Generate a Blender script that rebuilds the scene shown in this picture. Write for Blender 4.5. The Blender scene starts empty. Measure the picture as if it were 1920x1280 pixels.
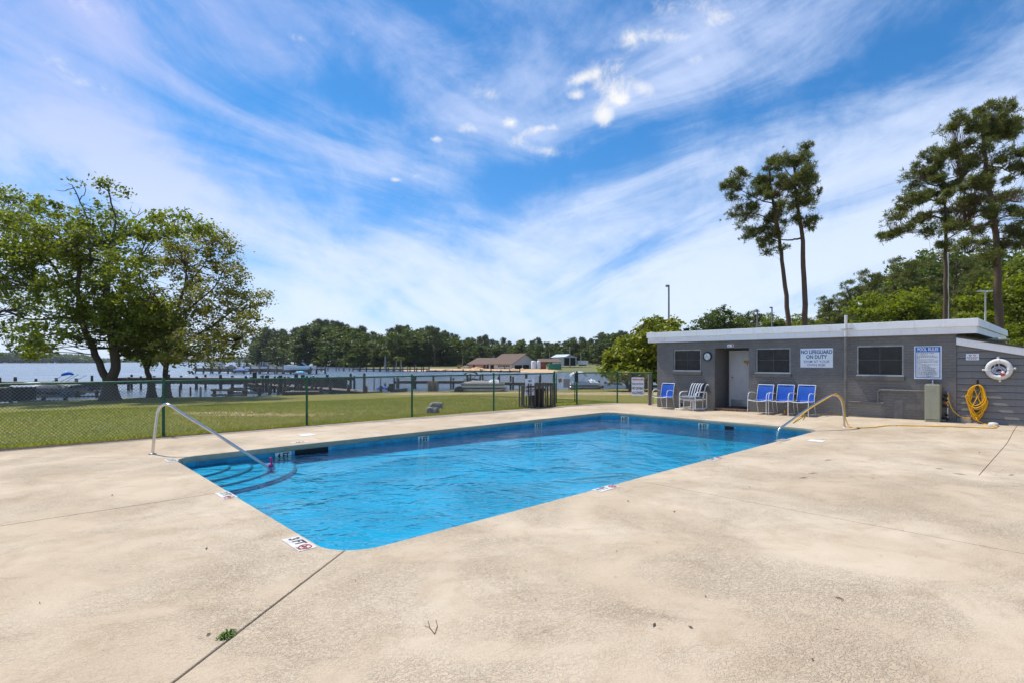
import bpy, bmesh, math, random
import numpy as np
from mathutils import Vector, Matrix

scene = bpy.context.scene
col = scene.collection
R = math.radians

# ------------------------------------------------------------------ camera
HC, HORIZON, F = 1.6, 677.5, 1000.0        # eye height, horizon row and focal length of the 1920 px photograph
cam_d = bpy.data.cameras.new('camera')
cam_d.sensor_width = 36.0
cam_d.lens = 36.0 * F / 1920.0
cam_d.shift_y = (HORIZON - 640.0) / 1920.0
cam_d.clip_start, cam_d.clip_end = 0.05, 8000.0
cam = bpy.data.objects.new('camera', cam_d)
cam.location = (0, 0, HC)
cam.rotation_euler = (R(90), 0, 0)
col.objects.link(cam)
scene.camera = cam

# pool directions on the ground: U along its length, V across it
U = np.array([0.728, 0.685]); U /= np.linalg.norm(U)
V = np.array([-U[1], U[0]])

# ------------------------------------------------------------------ sun, sky, exposure
SUN_EL, SUN_AZ = R(62), math.atan2(V[0] - 0.17 * U[0], V[1] - 0.17 * U[1])   # azimuth clockwise from +Y
sun_dir = Vector((math.sin(SUN_AZ) * math.cos(SUN_EL), math.cos(SUN_AZ) * math.cos(SUN_EL), math.sin(SUN_EL)))
sun_d = bpy.data.lights.new('sun', 'SUN')
sun_d.energy, sun_d.angle, sun_d.color = 3.5, R(1.0), (1.0, 0.94, 0.84)
sun = bpy.data.objects.new('sun', sun_d)
sun.rotation_euler = sun_dir.to_track_quat('Z', 'Y').to_euler()
sun.location = (0, 0, 60)
col.objects.link(sun)

vs = scene.view_settings
vs.view_transform, vs.look, vs.exposure, vs.gamma, vs.use_curve_mapping = 'Standard', 'None', 0.50, 1.0, False
scene.cycles.max_bounces = 8
scene.cycles.transparent_max_bounces = 16
scene.cycles.caustics_reflective = False
scene.cycles.caustics_refractive = False

class Nodes:
    """a small wrapper that wires up a node tree"""
    def __init__(s, nt): s.nt = nt; s.n = nt.nodes; s.l = nt.links
    def put(s, sock, v):
        if v is None: return
        if isinstance(v, bpy.types.NodeSocket): s.l.new(v, sock)
        elif isinstance(v, (tuple, list)) and sock.type == 'RGBA' and len(v) == 3: sock.default_value = (*v, 1)
        else: sock.default_value = v
    def new(s, t, props=None, **ins):
        nd = s.n.new(t)
        for k, v in (props or {}).items(): setattr(nd, k, v)
        for k, v in ins.items(): s.put(nd.inputs[k.replace('_', ' ')], v)
        return nd
    def m(s, op, a, b=None, c=None, clamp=False):
        nd = s.n.new('ShaderNodeMath'); nd.operation = op; nd.use_clamp = clamp
        for i, v in enumerate((a, b, c)): s.put(nd.inputs[i], v)
        return nd.outputs[0]
    def vm(s, op, a, b=None, out=0):
        nd = s.n.new('ShaderNodeVectorMath'); nd.operation = op
        s.put(nd.inputs[0], a); s.put(nd.inputs[1], b)
        return nd.outputs[out]
    def dot(s, a, b): return s.vm('DOT_PRODUCT', a, b, 1)
    def mix(s, fac, a, b, mode='MIX'):
        nd = s.n.new('ShaderNodeMix'); nd.data_type = 'RGBA'; nd.blend_type = mode
        s.put(nd.inputs[0], fac); s.put(nd.inputs[6], a); s.put(nd.inputs[7], b)
        return nd.outputs[2]
    def noise(s, vec, scale, detail=4, rough=0.55, dist=0.0):
        nd = s.new('ShaderNodeTexNoise', None, Vector=vec, Scale=scale, Detail=detail, Roughness=rough, Distortion=dist)
        return nd.outputs[0]
    def ramp(s, v, lo, hi, a=0.0, b=1.0):
        nd = s.n.new('ShaderNodeMapRange'); nd.interpolation_type = 'SMOOTHSTEP'
        for i, x in enumerate((v, lo, hi, a, b)): s.put(nd.inputs[i], x)
        return nd.outputs[0]
    def mapping(s, vec, scale=(1, 1, 1), rot=(0, 0, 0)):
        nd = s.new('ShaderNodeMapping'); s.put(nd.inputs[0], vec)
        nd.inputs['Scale'].default_value = scale; nd.inputs['Rotation'].default_value = rot
        return nd.outputs[0]
    def bump(s, h, dist, strength=1.0):
        return s.new('ShaderNodeBump', None, Height=h, Distance=dist, Strength=strength).outputs[0]

def view_dir(px, py):
    return Vector(((px - 960) / F, 1.0, (HORIZON - py) / F)).normalized()

world = bpy.data.worlds.new('World')
scene.world = world
world.use_nodes = True
def make_sky():
    N = Nodes(world.node_tree); N.n.clear()
    sky = N.new('ShaderNodeTexSky', dict(sky_type='NISHITA', sun_disc=False, sun_elevation=SUN_EL, sun_rotation=SUN_AZ,
                                         air_density=1.0, dust_density=0.4, ozone_density=3.0))
    d = N.vm('NORMALIZE', N.new('ShaderNodeTexCoord').outputs['Generated'])
    sep = N.new('ShaderNodeSeparateXYZ'); N.put(sep.inputs[0], d)
    dx, dy, dz = sep.outputs
    def blob(px, py, sx, sy, rot=0.0, amp=1.0):
        # a soft elliptical patch of the sky dome round one direction
        c = view_dir(px, py); ca, sa = math.cos(R(rot)), math.sin(R(rot))
        a = view_dir(px + sx * ca, py - sx * sa) - c; b = view_dir(px + sy * sa, py + sy * ca) - c
        la, lb = a.length, b.length
        a = (a - c * a.dot(c)).normalized(); b = (b - c * b.dot(c)); b = (b - a * b.dot(a)).normalized()
        e = N.m('ADD', N.m('POWER', N.m('ABSOLUTE', N.m('DIVIDE', N.dot(d, tuple(a)), la)), 2.0),
                N.m('POWER', N.m('ABSOLUTE', N.m('DIVIDE', N.dot(d, tuple(b)), lb)), 2.0))
        g = N.m('MULTIPLY', N.m('POWER', 2.71828, N.m('MULTIPLY', e, -1.0)), N.m('GREATER_THAN', N.dot(d, tuple(c)), 0.0))
        return N.m('MULTIPLY', g, amp)
    def total(lst):
        s = lst[0]
        for x in lst[1:]: s = N.m('ADD', s, x)
        return s
    def streaks(px, py, slope, along, across, seed):
        c = view_dir(px, py); a = view_dir(px + 60, py - 60 * slope) - c
        a = (a - c * a.dot(c)).normalized(); b = c.cross(a)
        cmb = N.new('ShaderNodeCombineXYZ')
        N.put(cmb.inputs[0], N.m('MULTIPLY', N.dot(d, tuple(a)), along))
        N.put(cmb.inputs[1], N.m('MULTIPLY', N.dot(d, tuple(b)), across))
        N.put(cmb.inputs[2], N.m('MULTIPLY_ADD', N.dot(d, tuple(c)), along, seed))
        return N.noise(cmb.outputs[0], 1.0, 9, 0.6, 0.7)
    right = N.ramp(dx, -0.10, 0.22)
    nl = streaks(420, 300, -0.36, 2.4, 6.5, 3.1)
    nr = streaks(1450, 300, 0.36, 2.2, 8.0, 7.7)
    st = N.m('ADD', N.m('MULTIPLY', nr, right), N.m('MULTIPLY', nl, N.m('SUBTRACT', 1.0, right)))
    fine = N.noise(d, 5.0, 9, 0.66, 0.5)
    # broad veils and the blue gaps between them
    veil = total([blob(1480, 480, 420, 110, 20, .30), blob(1380, 420, 220, 110, 35, .22), blob(1150, 400, 420, 50, 22, .22),
                  blob(1820, 250, 300, 100, 28, .26), blob(330, 350, 520, 75, -23, .40), blob(60, 270, 240, 130, 0, .06),
                  blob(820, 480, 260, 50, -20, .22), blob(130, 60, 330, 130, 0, .08), blob(280, 205, 300, 55, -14, -.16), blob(900, 540, 700, 80, 0, .05),
                  blob(1330, 130, 260, 50, 20, .26), blob(1010, 70, 90, 180, -35, .14), blob(60, 640, 500, 130, 0, .24),
                  blob(1700, 600, 500, 160, 0, .20),
                  blob(1180, 270, 520, 34, 17, -.36), blob(960, 340, 140, 60, 10, -.30), blob(640, 190, 170, 40, -8, -.24),
                  blob(1700, 90, 220, 30, 20, -.14), blob(1080, 110, 70, 50, 0, -.2), blob(820, 280, 220, 60, 0, -.12)])
    low = N.ramp(dz, 0.26, 0.0, 0.0, 0.16)
    dens = total([N.m('MULTIPLY_ADD', N.m('SUBTRACT', st, 0.5), 2.4, 0.32), veil, low, N.m('MULTIPLY', N.m('SUBTRACT', fine, 0.5), 1.1)])
    dens = N.ramp(dens, -0.10, 0.95, 0.0, 0.92)
    # small fair-weather puffs
    lump = N.noise(d, 26.0, 7, 0.7, 0.4)
    pf = total([blob(x, y, sx, sy, r, a) for x, y, sx, sy, r, a in (
        (1132, 214, 26, 24, 30, 1.0), (957, 231, 22, 12, 0, .9), (1078, 180, 20, 11, 0, .75), (1150, 172, 34, 20, -30, .75),
        (1205, 165, 36, 18, -25, .72), (1190, 68, 34, 22, 0, .62), (1272, 70, 58, 16, 0, .58), (1306, 114, 22, 14, 0, .6),
        (905, 172, 50, 22, -10, .50), (878, 243, 28, 14, 0, .6), (1000, 246, 26, 12, 15, .66), (968, 264, 26, 16, 0, .52),
        (818, 262, 16, 9, 0, .72), (742, 337, 14, 6, 0, .8), (785, 330, 24, 7, 0, .45), (1290, 12, 110, 30, 0, .50),
        (185, 15, 70, 34, 0, .50), (200, 165, 60, 26, -15, .44), (95, 110, 60, 40, -40, .42), (300, 90, 24, 22, 0, .42),
        (1030, 285, 60, 16, 0, .55), (1120, 130, 90, 34, 20, .50), (1340, 40, 40, 14, 10, .45), (1165, 190, 16, 12, 0, .7), (1095, 145, 30, 10, 20, .5), (1040, 240, 40, 8, 0, .5), (560, 72, 60, 14, -10, .35), (670, 50, 60, 26, 30, .35))])
    puff = N.ramp(N.m('ADD', pf, N.m('MULTIPLY', N.m('SUBTRACT', lump, 0.5), 1.5)), 0.28, 1.15)
    puff = N.m('MULTIPLY', puff, N.ramp(pf, 0.08, 0.42))
    up = N.ramp(dz, 0.02, 0.75)
    left = N.ramp(dx, 0.2, -0.7)
    cirrus = N.mix(up, (0.74, 0.84, 1.0), (0.42, 0.54, 0.86))
    cirrus = N.mix(N.m('MULTIPLY', left, up), cirrus, (0.40, 0.47, 0.86))
    blue = N.mix(1.0, sky.outputs[0], N.mix(N.ramp(dz, 0.0, 0.42), (0.50, 0.66, 0.92), (0.255, 0.64, 0.90)), 'MULTIPLY')
    bg1 = N.new('ShaderNodeBackground', None, Color=blue, Strength=0.12)
    bg2 = N.new('ShaderNodeBackground', None, Color=cirrus, Strength=0.80)
    bg3 = N.new('ShaderNodeBackground', None, Color=(1.0, 1.0, 1.0), Strength=0.70)
    ms = N.new('ShaderNodeMixShader'); N.put(ms.inputs[0], dens); N.l.new(bg1.outputs[0], ms.inputs[1]); N.l.new(bg2.outputs[0], ms.inputs[2])
    m2 = N.new('ShaderNodeMixShader'); N.put(m2.inputs[0], puff); N.l.new(ms.outputs[0], m2.inputs[1]); N.l.new(bg3.outputs[0], m2.inputs[2])
    out = N.new('ShaderNodeOutputWorld'); N.l.new(m2.outputs[0], out.inputs[0])
make_sky()
world.cycles.sampling_method = 'MANUAL'
world.cycles.sample_map_resolution = 512

# ------------------------------------------------------------------ placing helpers
def ray_ground(px, py, z=0.0):
    """point at height z that the photograph shows at that pixel"""
    y = F * (HC - z) / (py - HORIZON)
    return np.array([(px - 960) / F * y, y, z])
def at_depth(px, py, y):
    return np.array([(px - 960) / F * y, y, HC - (py - HORIZON) / F * y])

# ------------------------------------------------------------------ object helpers
def tag(o, label=None, cat=None, group=None, kind=None):
    if label: o['label'] = label
    if cat: o['category'] = cat
    if group: o['group'] = group
    if kind: o['kind'] = kind
    return o
def world_loc(o):
    v = Vector((0, 0, 0))
    while o is not None: v = v + o.location; o = o.parent
    return v
def empty(name, loc, label=None, cat=None, group=None, kind=None):
    o = bpy.data.objects.new(name, None)
    o.empty_display_size = 0.2
    o.location = tuple(float(c) for c in loc)
    col.objects.link(o)
    return tag(o, label, cat, group, kind)
def link(name, me, parent=None, loc=None):
    o = bpy.data.objects.new(name, me)
    col.objects.link(o)
    if parent is not None: o.parent = parent
    if loc is not None: o.location = loc
    return o
def copy_tree(o, parent=None):
    c = o.copy(); col.objects.link(c); c.parent = parent
    for ch in list(o.children): copy_tree(ch, c)
    return c
def np_mesh(name, Vv, Fq, mat, smooth=False):
    me = bpy.data.meshes.new(name)
    Vv = np.asarray(Vv, np.float32); Fq = np.asarray(Fq, np.int32); k = Fq.shape[1]
    me.vertices.add(len(Vv)); me.vertices.foreach_set('co', Vv.ravel())
    me.loops.add(Fq.size); me.loops.foreach_set('vertex_index', Fq.ravel())
    me.polygons.add(len(Fq)); me.polygons.foreach_set('loop_start', np.arange(0, Fq.size, k, dtype=np.int32))
    me.polygons.foreach_set('use_smooth', np.full(len(Fq), smooth))
    me.update(calc_edges=True); me.validate()
    if mat: me.materials.append(mat)
    return me

class MB:
    """collects shapes in world coordinates and links them as one mesh object"""
    def __init__(s): s.v, s.f, s.sm = [], [], []
    def add(s, vs, fs, smooth=False):
        n = len(s.v); s.v += [tuple(map(float, p)) for p in vs]
        s.f += [tuple(n + i for i in f) for f in fs]; s.sm += [smooth] * len(fs); return s
    def hexa(s, lo, hi):      # two quads, lo and hi, both counter-clockwise from above
        return s.add(list(lo) + list(hi), [(3, 2, 1, 0), (4, 5, 6, 7), (0, 1, 5, 4), (1, 2, 6, 5), (2, 3, 7, 6), (3, 0, 4, 7)])
    def box(s, x0, x1, y0, y1, z0, z1, fr=None):
        q = [(x0, y0), (x1, y0), (x1, y1), (x0, y1)]
        P = [(a, b, z0) for a, b in q] + [(a, b, z1) for a, b in q]
        if fr: P = [fr(*p) for p in P]
        return s.hexa(P[:4], P[4:])
    def tube(s, pts, r, n=8, caps=True, closed=False, smooth=True):
        pts = [Vector(p) for p in pts]; k = len(pts)
        rs = r if isinstance(r, (list, tuple, np.ndarray)) else [r] * k
        vs, fs = [], []; ref = None
        for i, p in enumerate(pts):
            if closed: t = pts[(i + 1) % k] - pts[i - 1]
            else: t = pts[min(i + 1, k - 1)] - pts[max(i - 1, 0)]
            t.normalize()
            if ref is None: ref = Vector((0, 0, 1)) if abs(t.z) < 0.9 else Vector((1, 0, 0))
            a = (ref - t * ref.dot(t))
            if a.length < 1e-5: a = t.orthogonal()
            a.normalize(); ref = a; b = t.cross(a)
            for j in range(n):
                w = 2 * math.pi * j / n
                vs.append(p + (a * math.cos(w) + b * math.sin(w)) * rs[i])
        m = k if closed else k - 1
        for i in range(m):
            i2 = (i + 1) % k
            for j in range(n):
                fs.append((i * n + j, i * n + (j + 1) % n, i2 * n + (j + 1) % n, i2 * n + j))
        s.add(vs, fs, smooth)
        if caps and not closed:
            s.add(vs[:n], [tuple(range(n))[::-1]]); s.add(vs[-n:], [tuple(range(n))])
        return s
    def lathe(s, prof, c, n=16, axis=None, smooth=True):   # prof: (radius, height) pairs; axis: (ex, ey, ez)
        ex, ey, ez = axis or (Vector((1, 0, 0)), Vector((0, 1, 0)), Vector((0, 0, 1)))
        c = Vector(c); vs, fs = [], []
        for r, h in prof:
            for j in range(n):
                w = 2 * math.pi * j / n
                vs.append(c + ex * (r * math.cos(w)) + ey * (r * math.sin(w)) + ez * h)
        for i in range(len(prof) - 1):
            for j in range(n): fs.append((i * n + j, i * n + (j + 1) % n, (i + 1) * n + (j + 1) % n, (i + 1) * n + j))
        s.add(vs, fs, smooth)
        s.add(vs[:n], [tuple(range(n))[::-1]]); s.add(vs[-n:], [tuple(range(n))])
        return s
    def prism(s, poly, z0, z1, fr=None):
        n = len(poly); P = [(a, b, z0) for a, b in poly] + [(a, b, z1) for a, b in poly]
        if fr: P = [fr(*p) for p in P]
        return s.add(P, [tuple(range(n))[::-1], tuple(range(n, 2 * n))] + [(i, (i + 1) % n, n + (i + 1) % n, n + i) for i in range(n)])
    def mesh(s, name, mat, off=(0, 0, 0)):
        me = bpy.data.meshes.new(name)
        me.from_pydata([(x - off[0], y - off[1], z - off[2]) for x, y, z in s.v], [], s.f)
        me.polygons.foreach_set('use_smooth', s.sm)
        me.update()
        if mat: me.materials.append(mat)
        return me
    def build(s, name, mat, parent=None, bevel=0.0, base=None):
        if parent is not None: off = world_loc(parent)
        elif base is not None: off = Vector(base)
        else: off = Vector((0, 0, 0))
        o = link(name, s.mesh(name, mat, off), parent)
        if parent is None and base is not None: o.location = off
        if bevel:
            m = o.modifiers.new('edge', 'BEVEL'); m.width = bevel; m.segments = 2; m.limit_method = 'ANGLE'; m.angle_limit = R(40)
        return o

def frame_matrix(o, ex, ey):
    ex, ey = Vector(ex).normalized(), Vector(ey).normalized(); ez = ex.cross(ey)
    return Matrix(((ex.x, ey.x, ez.x, o[0]), (ex.y, ey.y, ez.y, o[1]), (ex.z, ey.z, ez.z, o[2]), (0, 0, 0, 1)))
def text_mesh(name, body, size, mat, parent, M, bold=0.0, sx=1.0, align='CENTER'):
    cu = bpy.data.curves.new(name, 'FONT'); cu.body = body; cu.size = size; cu.align_x = align; cu.align_y = 'CENTER'
    cu.extrude = 0.001; cu.offset = bold; cu.resolution_u = 3
    t = bpy.data.objects.new('text', cu); col.objects.link(t)
    bpy.context.view_layer.update()
    me = bpy.data.meshes.new_from_object(t.evaluated_get(bpy.context.evaluated_depsgraph_get()))
    bpy.data.objects.remove(t)
    me.name = name; me.materials.clear(); me.materials.append(mat)
    me.transform(M @ Matrix.Diagonal((sx, 1, 1, 1)))
    if parent is not None: me.transform(Matrix.Translation(-world_loc(parent)))
    return link(name, me, parent)
def smoothstep(x): x = np.clip(x, 0, 1); return x * x * (3 - 2 * x)
def arc(c, r, a0, a1, n): return [(c[0] + r * math.cos(a0 + (a1 - a0) * i / n), c[1] + r * math.sin(a0 + (a1 - a0) * i / n)) for i in range(n + 1)]
# ------------------------------------------------------------------ materials
M = {}
def material(name):
    m = bpy.data.materials.new(name); m.use_nodes = True
    N = Nodes(m.node_tree); N.n.clear(); M[name] = m
    return N
def finish(N, shader, disp=None):
    out = N.new('ShaderNodeOutputMaterial'); N.l.new(shader, out.inputs[0])
def coords(N, which='Object'): return N.new('ShaderNodeTexCoord').outputs[which]
def plain(name, c, rough=0.6, metal=0.0, var=0.12, scale=6.0, bump=0.0, bscale=60.0, spec=0.4):
    N = material(name); p = N.new('ShaderNodeNewGeometry').outputs['Position']
    n = N.noise(p, scale, 5, 0.6)
    dark = tuple(x * (1 - 1.6 * var) for x in c); light = tuple(min(1, x * (1 + 1.2 * var)) for x in c)
    base = N.mix(N.ramp(n, 0.3, 0.72), dark, light)
    b = N.new('ShaderNodeBsdfPrincipled', None, Base_Color=base, Roughness=rough, Metallic=metal)
    b.inputs['Specular IOR Level'].default_value = spec
    if bump: N.put(b.inputs['Normal'], N.bump(N.noise(p, bscale, 4), bump))
    finish(N, b.outputs[0]); return M[name]

def deck_material():
    N = material('deck_concrete'); p = N.new('ShaderNodeNewGeometry').outputs['Position']
    big = N.noise(p, 0.55, 6, 0.62, 0.4); mid = N.noise(p, 2.6, 6, 0.65, 0.6); grit = N.noise(p, 55, 4, 0.7)
    oi = N.new('ShaderNodeObjectInfo').outputs['Random']
    c = N.mix(N.ramp(big, 0.34, 0.70), (0.495, 0.390, 0.268), (0.61, 0.505, 0.372))
    c = N.mix(N.m('MULTIPLY', N.ramp(mid, 0.48, 0.72), 0.48), c, (0.375, 0.275, 0.170))
    c = N.mix(N.m('MULTIPLY', N.ramp(grit, 0.45, 0.75), 0.18), c, (0.36, 0.29, 0.21))
    st = N.noise(N.mapping(p, (1.0, 5.0, 1), (0, 0, R(8))), 0.8, 7, 0.7, 0.8)
    c = N.mix(N.m('MULTIPLY', N.ramp(st, 0.54, 0.74), 0.38), c, (0.30, 0.235, 0.165))
    c = N.mix(N.m('MULTIPLY', oi, 0.12), c, (0.60, 0.50, 0.38))
    # flattened spatter texture: raised plates over a lower coat
    sp = N.noise(N.mapping(p, (1, 1.25, 1), (0, 0, R(-43))), 34, 3, 0.55, 1.6)
    plates = N.ramp(sp, 0.44, 0.60)
    fade = N.ramp(N.noise(p, 0.8, 5, 0.6, 0.6), 0.34, 0.66, 0.12, 1.0)
    speck = N.ramp(N.noise(p, 120, 3, 0.7), 0.55, 0.75)
    h = N.m('ADD', N.m('MULTIPLY', plates, fade), N.m('ADD', N.m('MULTIPLY', grit, 0.35), N.m('MULTIPLY', speck, 0.25)))
    c = N.mix(N.m('MULTIPLY', N.m('SUBTRACT', 1.0, plates), N.m('MULTIPLY', fade, 0.16)), c, (0.36, 0.28, 0.19))
    c = N.mix(N.m('MULTIPLY', speck, 0.10), c, (0.30, 0.24, 0.17))
    vor = N.new('ShaderNodeTexVoronoi', dict(feature='DISTANCE_TO_EDGE'), Vector=N.vm('ADD', p, N.vm('MULTIPLY', N.new('ShaderNodeTexNoise', None, Vector=p, Scale=3.0, Detail=6.0).outputs['Color'], (0.22, 0.22, 0.0))), Scale=0.22)
    crack = N.m('MULTIPLY', N.ramp(vor.outputs['Distance'], 0.0014, 0.0004), N.ramp(N.noise(p, 0.5, 2), 0.50, 0.56))
    c = N.mix(N.m('MULTIPLY', crack, 0.22), c, (0.20, 0.15, 0.10))
    b = N.new('ShaderNodeBsdfPrincipled', None, Base_Color=c, Roughness=0.85, Normal=N.bump(h, 0.005))
    b.inputs['Specular IOR Level'].default_value = 0.25
    finish(N, b.outputs[0])
deck_material()

def lawn_material():
    N = material('lawn_grass'); p = N.new('ShaderNodeNewGeometry').outputs['Position']
    a = N.noise(p, 0.22, 5, 0.6); b_ = N.noise(p, 1.7, 6, 0.7); f = N.noise(p, 24, 4, 0.75)
    c = N.mix(N.ramp(a, 0.35, 0.66), (0.170, 0.190, 0.024), (0.270, 0.230, 0.045))
    c = N.mix(N.m('MULTIPLY', N.ramp(b_, 0.42, 0.72), 0.6), c, (0.120, 0.160, 0.020))
    c = N.mix(N.m('MULTIPLY', N.ramp(f, 0.35, 0.72), 0.55), c, (0.300, 0.260, 0.075))
    # worn, sandy places: near the docks and here and there
    sp = N.new('ShaderNodeSeparateXYZ'); N.put(sp.inputs[0], p)
    def spot(x, y, sx, sy):
        e = N.m('ADD', N.m('POWER', N.m('ABSOLUTE', N.m('DIVIDE', N.m('SUBTRACT', sp.outputs[0], x), sx)), 2.0),
                N.m('POWER', N.m('ABSOLUTE', N.m('DIVIDE', N.m('SUBTRACT', sp.outputs[1], y), sy)), 2.0))
        return N.m('POWER', 2.71828, N.m('MULTIPLY', e, -1.0))
    sand = None
    for s in ((-5.0, 33.0, 3.2, 1.7), (-2.0, 33.4, 2.4, 1.2), (1.0, 34.5, 3.0, 1.4), (4.4, 32.0, 3.4, 2.2), (8.0, 33.0, 4.0, 1.8), (6.5, 29.0, 4.0, 1.6), (-7.6, 16.5, 2.6, 0.5), (-9.6, 17.2, 2.0, 0.5), (-2.5, 26.5, 3.2, 1.2), (0.8, 24.5, 2.4, 1.0), (-6.5, 24.0, 2.2, 0.4), (3.0, 31, 3, 1.6)):
        g = spot(*s); sand = g if sand is None else N.m('MAXIMUM', sand, g)
    pn = N.noise(N.mapping(p, (0.7, 1.6, 1)), 2.2, 8, 0.75, 0.4)
    k = N.ramp(N.m('ADD', sand, N.m('MULTIPLY', N.m('SUBTRACT', pn, 0.5), 3.4)), 0.46, 0.74)
    k = N.m('MULTIPLY', k, N.ramp(sand, 0.05, 0.3))
    k2 = N.ramp(N.noise(N.mapping(p, (1, 1.6, 1), (0, 0, R(-39))), 0.55, 8, 0.75, 0.5), 0.52, 0.70, 0.0, 0.9)
    c = N.mix(k2, c, (0.24, 0.19, 0.09))
    c = N.mix(k, c, N.mix(pn, (0.40, 0.26, 0.14), (0.66, 0.49, 0.32)))
    b = N.new('ShaderNodeBsdfPrincipled', None, Base_Color=c, Roughness=0.9, Normal=N.bump(f, 0.03))
    b.inputs['Specular IOR Level'].default_value = 0.15
    finish(N, b.outputs[0])
lawn_material()
def far_ground():
    N = material('far_ground'); p = N.new('ShaderNodeNewGeometry').outputs['Position']
    n = N.noise(p, 0.06, 6, 0.65); sp = N.new('ShaderNodeSeparateXYZ'); N.put(sp.inputs[0], p)
    g = N.mix(N.noise(p, 0.5, 5, 0.7), (0.085, 0.100, 0.025), (0.20, 0.19, 0.07))
    s = N.mix(N.noise(p, 0.4, 6, 0.7), (0.40, 0.25, 0.12), (0.62, 0.45, 0.27))
    y = N.m('SUBTRACT', sp.outputs[1], N.m('MULTIPLY_ADD', sp.outputs[0], -0.22, 143.0))     # sand by the water's edge near the house
    e = N.m('MULTIPLY', N.ramp(y, 12.0, -6.0), N.m('MULTIPLY', N.ramp(sp.outputs[0], -46, -20), N.ramp(sp.outputs[0], 16, 4)))
    k = N.ramp(N.m('ADD', e, N.m('MULTIPLY', N.m('SUBTRACT', n, 0.5), 0.8)), 0.38, 0.62)
    b = N.new('ShaderNodeBsdfPrincipled', None, Base_Color=N.mix(k, g, s), Roughness=0.95)
    finish(N, b.outputs[0])
far_ground()

def water(name, deep, rough, sets, dist, tint=None, ior=1.33):
    N = material(name); p = N.new('ShaderNodeNewGeometry').outputs['Position']; h = None
    for sc, stretch, rot, amp in sets:
        n = N.m('MULTIPLY', N.noise(N.mapping(p, (1, stretch, 1), (0, 0, R(rot))), sc, 3, 0.5, 0.5), amp)
        h = n if h is None else N.m('ADD', h, n)
    h = N.m('MULTIPLY', h, N.ramp(N.noise(p, 0.45 if tint else 0.05, 4, 0.6, 0.6), 0.30, 0.68, 0.35, 1.5))
    nrm = N.bump(h, dist)
    if tint:
        g = N.new('ShaderNodeBsdfGlossy', None, Color=(1, 1, 1), Roughness=rough, Normal=nrm)
        t = N.new('ShaderNodeBsdfTransparent', None, Color=tint)
        fr = N.new('ShaderNodeFresnel', None, IOR=ior, Normal=nrm)
        mx = N.new('ShaderNodeMixShader'); N.put(mx.inputs[0], N.m('MULTIPLY', fr.outputs[0], 1.0))
        N.l.new(t.outputs[0], mx.inputs[1]); N.l.new(g.outputs[0], mx.inputs[2]); finish(N, mx.outputs[0])
    else:
        b = N.new('ShaderNodeBsdfPrincipled', None, Base_Color=deep, Roughness=rough, IOR=ior, Normal=nrm)
        finish(N, b.outputs[0])
water('lake_water', (0.10, 0.14, 0.19), 0.18, ((0.9, 2.6, 8, 1.0), (3.2, 2.2, -6, 0.35), (0.12, 2.0, 0, 2.5)), 0.16)
water('pool_water', None, 0.02, ((2.6, 1.9, 20, 0.7), (7.5, 1.7, -15, 0.40), (0.8, 1.5, 40, 1.2)), 0.046, (0.38, 0.89, 0.965))

def brick_material():
    N = material('painted_brick'); p = coords(N)            # object space: x along the wall, z up
    sx = N.new('ShaderNodeSeparateXYZ'); N.put(sx.inputs[0], p)
    cb = N.new('ShaderNodeCombineXYZ'); N.put(cb.inputs[0], N.m('ADD', sx.outputs[0], sx.outputs[1])); N.put(cb.inputs[1], sx.outputs[2])
    br = N.new('ShaderNodeTexBrick', None, Vector=cb.outputs[0], Scale=1.0)
    br.inputs['Mortar Size'].default_value = 0.006; br.inputs['Mortar Smooth'].default_value = 0.5
    br.inputs['Brick Width'].default_value = 0.21; br.inputs['Row Height'].default_value = 0.072; br.inputs['Bias'].default_value = -0.2
    br.inputs['Color1'].default_value = (0, 0, 0, 1); br.inputs['Color2'].default_value = (1, 1, 1, 1)
    mort = br.outputs['Fac']
    n = N.noise(p, 2.0, 6, 0.65); f = N.noise(p, 40, 4, 0.6)
    c = N.mix(N.ramp(n, 0.35, 0.7), (0.145, 0.137, 0.128), (0.186, 0.176, 0.165))
    c = N.mix(N.m('MULTIPLY', br.outputs['Color'], 0.16), c, (0.25, 0.24, 0.225))
    chips = N.m('MULTIPLY', mort, N.ramp(N.noise(p, 1.4, 5, 0.7), 0.46, 0.66))
    c = N.mix(N.m('MULTIPLY', chips, 0.65), c, (0.30, 0.29, 0.27))
    dirt = N.m('MULTIPLY', N.ramp(sx.outputs[2], 0.5, 0.0), N.ramp(n, 0.4, 0.65))
    c = N.mix(N.m('MULTIPLY', dirt, 0.45), c, (0.085, 0.080, 0.070))
    h = N.m('ADD', N.m('MULTIPLY', N.m('SUBTRACT', 1.0, mort), 1.0), N.m('ADD', N.m('MULTIPLY', br.outputs['Color'], 0.35), N.m('MULTIPLY', f, 0.2)))
    b = N.new('ShaderNodeBsdfPrincipled', None, Base_Color=c, Roughness=0.62, Normal=N.bump(h, 0.009))
    finish(N, b.outputs[0])
brick_material()
def streaked(name, c, dark, amount, rough=0.5, scale=3.0):
    N = material(name); p = N.new('ShaderNodeNewGeometry').outputs['Position']
    n = N.noise(N.mapping(p, (5, 5, 0.6)), scale, 6, 0.65); b_ = N.noise(p, 1.2, 6, 0.65)
    k = N.m('MULTIPLY', N.m('ADD', N.ramp(n, 0.5, 0.8), N.ramp(b_, 0.5, 0.8)), amount, clamp=True)
    b = N.new('ShaderNodeBsdfPrincipled', None, Base_Color=N.mix(k, c, dark), Roughness=rough, Normal=N.bump(N.noise(p, 30, 4), 0.003))
    finish(N, b.outputs[0])
streaked('white_fascia', (0.90, 0.89, 0.88), (0.55, 0.52, 0.47), 0.4)
streaked('grey_siding', (0.20, 0.195, 0.185), (0.14, 0.135, 0.128), 0.5, 0.6)
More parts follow.
